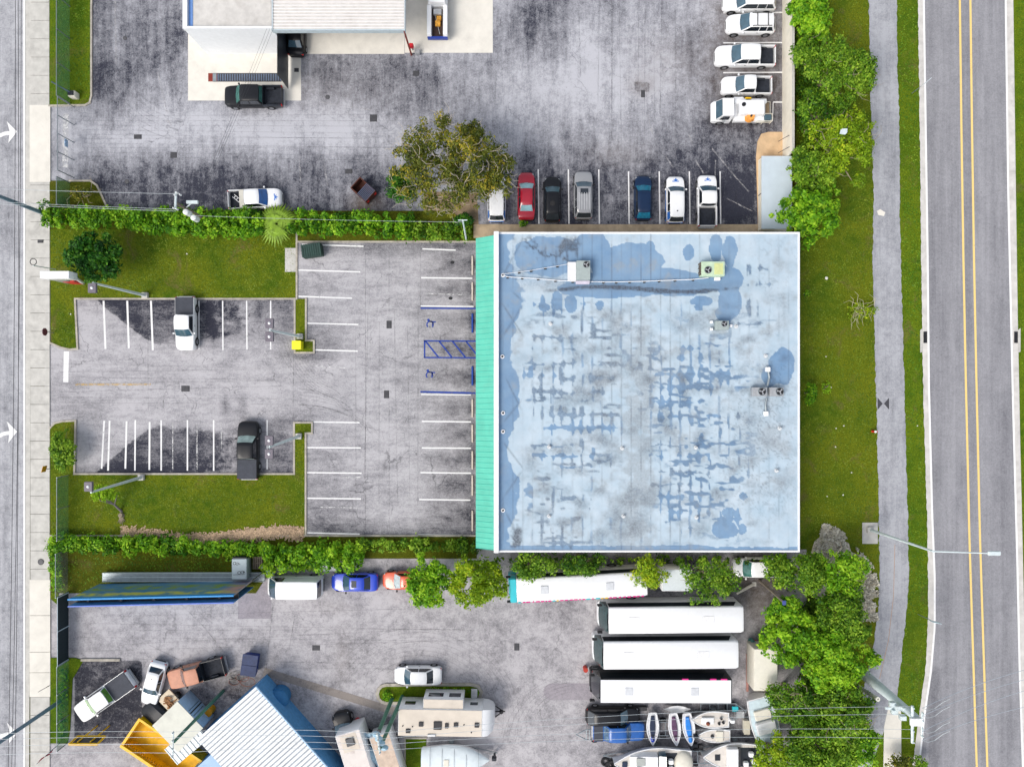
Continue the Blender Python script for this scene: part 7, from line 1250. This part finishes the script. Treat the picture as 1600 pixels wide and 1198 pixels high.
tag(MB().add([(-.35, -.2, 0), (.1, -.3, .12), (.35, -.05, -.02), (.3, .25, .1), (-.05, .3, -.05), (-.3, .15, .1)], [(0, 1, 2, 3, 4, 5)]).build("pale_cloth", GALV2, None, loc=P(1318, 206, 6.15)), "pale cloth snagged in the crown of the feathery tree", "cloth")
tree("shrub", "small bush against the right wall of the building, upper", 1260, 458, 7, 6, .9, F_BRIGHT, 47, br=.25, n=5, cat='shrub', limbs=2, size=.1); tree("shrub", "bush against the right wall of the building, beside the condenser pair", 1264, 614, 13, 22, 1.6, F_BRIGHT, 48, br=.4, n=10, cat='shrub', limbs=3, size=.12)
tree("fallen_branch", "spindly yellow green branch lying across the path edge", 1346, 486, 26, 15, .7, F_YEL, 49, br=.25, n=9, dens=12, size=.09, cat='branch', twigs=22, limbs=8, bark=M("pale_twig", C(190, 184, 150), .9))
tree("weeds", "thin weed growing in the lawn near the condenser pair", 1291, 606, 9, 12, .4, F_LIME, 50, br=.2, n=4, dens=20, size=.08, cat='weeds', limbs=3)
gt = "trees between the building and the power pole"
tree("tree", "mid green tree touching the lower right corner of the building", 1246, 894, 62, 34, 5.4, F_MID, 61, br=.65, n=40, dens=50, size=.14, tone=.6, group=gt)
tree("tree", "pale bright tree over the gravel bed", 1306, 892, 50, 42, 5.2, F_BRIGHT, 62, br=.6, n=36, dens=46, size=.14, tone=.7, group=gt, twigs=10)
tree("tree", "mid green tree beside the path below the gravel bed", 1310, 962, 50, 52, 6.0, F_MID, 63, br=.7, n=38, dens=50, size=.14, tone=.5, group=gt)
tree("tree", "bright leafy tree nearest the coach tails", 1230, 984, 56, 58, 5.6, F_BRIGHT, 64, br=.62, n=46, dens=56, size=.16, tone=.6, group=gt)
tree("tree", "largest bright green tree left of the power pole foot", 1296, 1026, 68, 56, 6.4, F_BRIGHT, 65, br=.72, n=54, dens=52, size=.16, tone=.7, group=gt)
tree("tree", "dark twiggy tree above the lower right boats", 1244, 1092, 58, 40, 5.4, F_MID, 66, br=.65, n=40, dens=46, size=.13, tone=.35, twigs=26, limbs=10, group=gt)
tree("tree", "broad mid green tree under the overhead cables", 1316, 1104, 56, 52, 6.0, F_MID, 67, br=.7, n=46, dens=48, size=.14, tone=.55, twigs=16, group=gt)
tree("tree", "yellow green tree overhanging the weathered fishing boat", 1204, 1170, 38, 38, 4.8, F_YEL, 68, br=.55, n=26, dens=46, size=.13, tone=.35, group=gt)
tree("tree", "green tree at the bottom edge beside the white footway", 1276, 1168, 66, 50, 5.8, F_MID, 69, br=.7, n=46, dens=48, size=.14, tone=.6, group=gt)
tree("tree", "small bright tree at the bottom edge reaching over the path", 1334, 1160, 36, 42, 4.6, F_BRIGHT, 70, br=.55, n=24, dens=46, size=.14, tone=.55, group=gt)
tree("shrub", "speckled bush at the bottom edge below the white footway", 1402, 1190, 30, 16, 1.8, F_OLIVE, 71, br=.45, n=14, dens=34, size=.12, tone=.3, cat='shrub'); tree("shrub", "green bush at the bottom edge beside the gutter", 1432, 1190, 18, 16, 1.6, F_MID, 72, br=.4, n=9, dens=40, size=.12, cat='shrub')
gr = "trees along the lower wall of the building"
tree("tree", "glossy bright green tree over the orange car", 674, 906, 47, 44, 4.6, F_BRIGHT, 81, br=.62, n=44, dens=60, size=.15, tone=.6, group=gr)
tree("tree", "glossy yellow green tree between the orange car and the first coach", 744, 905, 50, 44, 4.8, F_YEL, 82, br=.62, n=46, dens=60, size=.14, tone=.35, group=gr)
tree("tree", "feathery green tree over the front of the turquoise nosed coach", 834, 881, 44, 26, 5.4, F_MID, 83, br=.6, n=26, dens=44, size=.12, tone=.5, group=gr)
tree("tree", "darker feathery tree over the middle of the turquoise nosed coach", 908, 880, 50, 22, 5.2, F_MID, 84, br=.55, n=24, dens=42, size=.12, tone=.3, group=gr)
tree("tree", "yellow feathery tree at the tail of the turquoise nosed coach", 1012, 892, 34, 28, 4.8, F_YEL, 85, br=.5, n=24, dens=46, size=.12, tone=.55, group=gr)
tree("tree", "feathery green tree over the roof of the uppermost plain coach", 1107, 906, 49, 42, 5.6, F_MID, 86, br=.65, n=32, dens=44, size=.12, tone=.55, group=gr, twigs=8)
tree("tree", "low green tree above the nose out white pickup", 1215, 878, 32, 14, 3.2, F_BRIGHT, 87, br=.5, n=18, dens=46, size=.13, group=gr)
hedge("undergrowth", "dark undergrowth along the lower wall of the building", [(775, 871), (1200, 872)], 1.0, 1.8, F_MID, 88, dens=36, cat='undergrowth')
# stump and mulch
t = thing("stump", "grey splintered stump on the south lawn below the lime green tree", "stump", (*G(191, 805), .10)); MB().tube((0, 0, 0), (0, .1, .3), .3, .2, 9).build("base", BARK, t); m = MB(); rs = random.Random(3)
for k in range(9): a = rs.uniform(-2.4, -.7); m.tube((0, 0, .15), (math.cos(a) * .5, math.sin(a) * rs.uniform(.5, 1.1), .04), .06, .02, 5)
m.build("roots", BARK, t)
o = None
def mulch(x0, x1, y0, y1, n, seed):
    r = np.random.RandomState(seed); X = r.uniform(x0, x1, n); Y = y0 + (y1 - y0) * (r.rand(n) + r.rand(n)) / 2 + 6 * np.sin(X / 40.0); k = 1 / S; c = np.stack([(X - CX) * k, (CY - Y) * k, r.uniform(.10, .18, n)], -1); a = r.uniform(0, 6.28, n); l = r.uniform(.04, .2, n)[:, None]; w_ = .05
    d = np.stack([np.cos(a), np.sin(a), r.uniform(-.2, .2, n)], -1) * l; e = np.stack([-np.sin(a), np.cos(a), 0 * a], -1) * w_
    v = np.stack([c - d - e, c + d - e, c + d + e, c - d + e], 1).reshape(-1, 3); return v
v = np.concatenate([mulch(190, 475, 826, 842, 1300, 1), mulch(300, 475, 824, 852, 1300, 2), mulch(390, 450, 832, 842, 300, 3)]); F = np.arange(len(v)).reshape(-1, 4); mo = np_mesh("mulch", v, F, M("dry_leaf_litter", C(186, 160, 132), .9, var=.7, scale=9)); tag(mo, "dry leaf litter and mulch strewn along the south lawn edge", "leaf litter", kind="stuff")
# grass tufts on the lawns
def inpoly(X, Y, poly):
    ins = np.zeros(len(X), bool); n = len(poly)
    for i in range(n):
        (x0, y0), (x1, y1) = poly[i], poly[(i + 1) % n]; c = ((y0 > Y) != (y1 > Y)); xi = (x1 - x0) * (Y - y0) / ((y1 - y0) if y1 != y0 else 1e-9) + x0; ins ^= c & (X < xi)
    return ins
def tufts(name, poly, dens, mat, seed, z, label):
    r = np.random.RandomState(seed); xs_ = [p[0] for p in poly]; ys_ = [p[1] for p in poly]; k = int((max(xs_) - min(xs_)) * (max(ys_) - min(ys_)) / 256 * dens); X = r.uniform(min(xs_), max(xs_), k); Y = r.uniform(min(ys_), max(ys_), k)
    keep = inpoly(X, Y, poly) & (vnoise(X, Y, 22, seed) * .6 + vnoise(X, Y, 8, seed + 1) * .4 > r.rand(k) * .55 + .12); X = X[keep]; Y = Y[keep]; k = len(X)
    c = np.stack([(X - CX) / S, (CY - Y) / S, np.full(k, z)], -1); a = r.uniform(0, 6.28, k); h = r.uniform(.015, .055, k); w_ = r.uniform(.035, .08, k)
    d = np.stack([np.cos(a), np.sin(a), 0 * a], -1); e = np.stack([-np.sin(a), np.cos(a), 0 * a], -1); up = np.stack([0 * a, 0 * a, h], -1)
    v = np.stack([c - e * w_[:, None], c + e * w_[:, None], c + d * w_[:, None] * 1.4 + up + e * w_[:, None] * .4, c + d * w_[:, None] * 1.4 + up - e * w_[:, None] * .4], 1).reshape(-1, 3)
    o = np_mesh(name, v, np.arange(4 * k).reshape(-1, 4), mat, tone=np.clip(r.rand(k) * .7 + .5 * (vnoise(X, Y, 30, seed + 2) - .3), 0, 1)); tag(o, label, "grass", kind="stuff")
F_GR = foliage("grass_blade", C(76, 108, 14), C(112, 136, 22), C(150, 164, 48), trans=.2); F_GV = foliage("verge_blade", C(60, 104, 12), C(98, 140, 18), C(146, 172, 46), trans=.2)
tufts("grass", [(81, 360), (463, 360), (463, 466), (116, 466), (120, 544), (96, 541), (81, 535)], 34, F_GR, 5, .10, "short blades of grass on the corner lawn")
tufts("grass", [(81, 668), (98, 660), (117, 659), (115, 742), (462, 742), (462, 664), (476, 664), (476, 835), (81, 835)], 34, F_GR, 8, .10, "short blades of grass on the south lawn")
tufts("grass", [(1250, 0)] + [p for p in PL if 0 <= p[1] <= 900] + [(1250, 900)], 34, F_GR, 6, .012, "short blades of grass on the lawn behind the building")
tufts("grass", [(p[0] + 2, p[1]) for p in PR if -1 < p[1] < 1125] + [(p[0] - 1, p[1]) for p in GL[::-1] if 0 <= p[1] < 1120], 34, F_GV, 7, .008, "short blades of grass on the verge between path and road")
tufts("grass", [(80, 0), (142, 0), (142, 155), (80, 163)], 30, F_GV, 9, .10, "short blades of grass on the upper left lawn")
tufts("grass", [(82, 868), (368, 868), (368, 925), (82, 925)], 34, F_GV, 10, .09, "short blades of grass above the billboard")
tufts("grass", [(1588, 0), (1620, 0), (1640, 1198), (1606, 1198)], 30, F_GV, 11, .012, "short blades of grass on the far side of the road")
def flecks(name, poly, n, col, seed, z, sz, label):
    r = np.random.RandomState(seed); xs_ = [p[0] for p in poly]; ys_ = [p[1] for p in poly]; X = r.uniform(min(xs_), max(xs_), n * 3); Y = r.uniform(min(ys_), max(ys_), n * 3); k_ = inpoly(X, Y, poly) & (vnoise(X, Y, 9, seed) > .42); X = X[k_]; Y = Y[k_]; k = len(X)
    c = np.stack([(X - CX) / S, (CY - Y) / S, r.uniform(z, z + .15, k)], -1); d = r.normal(size=(k, 3)) * sz; e = r.normal(size=(k, 3)) * sz; v = np.stack([c - d, c + e, c + d, c - e], 1).reshape(-1, 3); o = np_mesh(name, v, np.arange(4 * k).reshape(-1, 4), M(name + "_pale", col, .9, var=.4, scale=6)); tag(o, label, "litter", kind="stuff")
flecks("brush_litter", [(1268, 870), (1286, 818), (1310, 826), (1340, 858), (1364, 885), (1372, 915), (1370, 968), (1340, 968), (1300, 900)], 7000, C(226, 218, 204), 4, .03, .10, "pale brush and wood chips heaped beside the lower right corner of the building")

hedge("undergrowth", "low shady undergrowth behind the cream wall, upper stretch", [(1250, -40), (1262, 190)], 2.6, 1.4, F_MID, 101, dens=30, tone=.35, cat='undergrowth')
hedge("undergrowth", "low shady undergrowth behind the shed under the bright tree", [(1262, 190), (1258, 372)], 2.4, 1.4, F_MID, 102, dens=30, tone=.4, cat='undergrowth')
hedge("undergrowth", "loose undergrowth between the lower right trees and the path", [(1262, 930), (1285, 1040), (1262, 1130), (1275, 1200)], 5.0, 1.8, F_MID, 103, dens=26, tone=.4, cat='undergrowth')
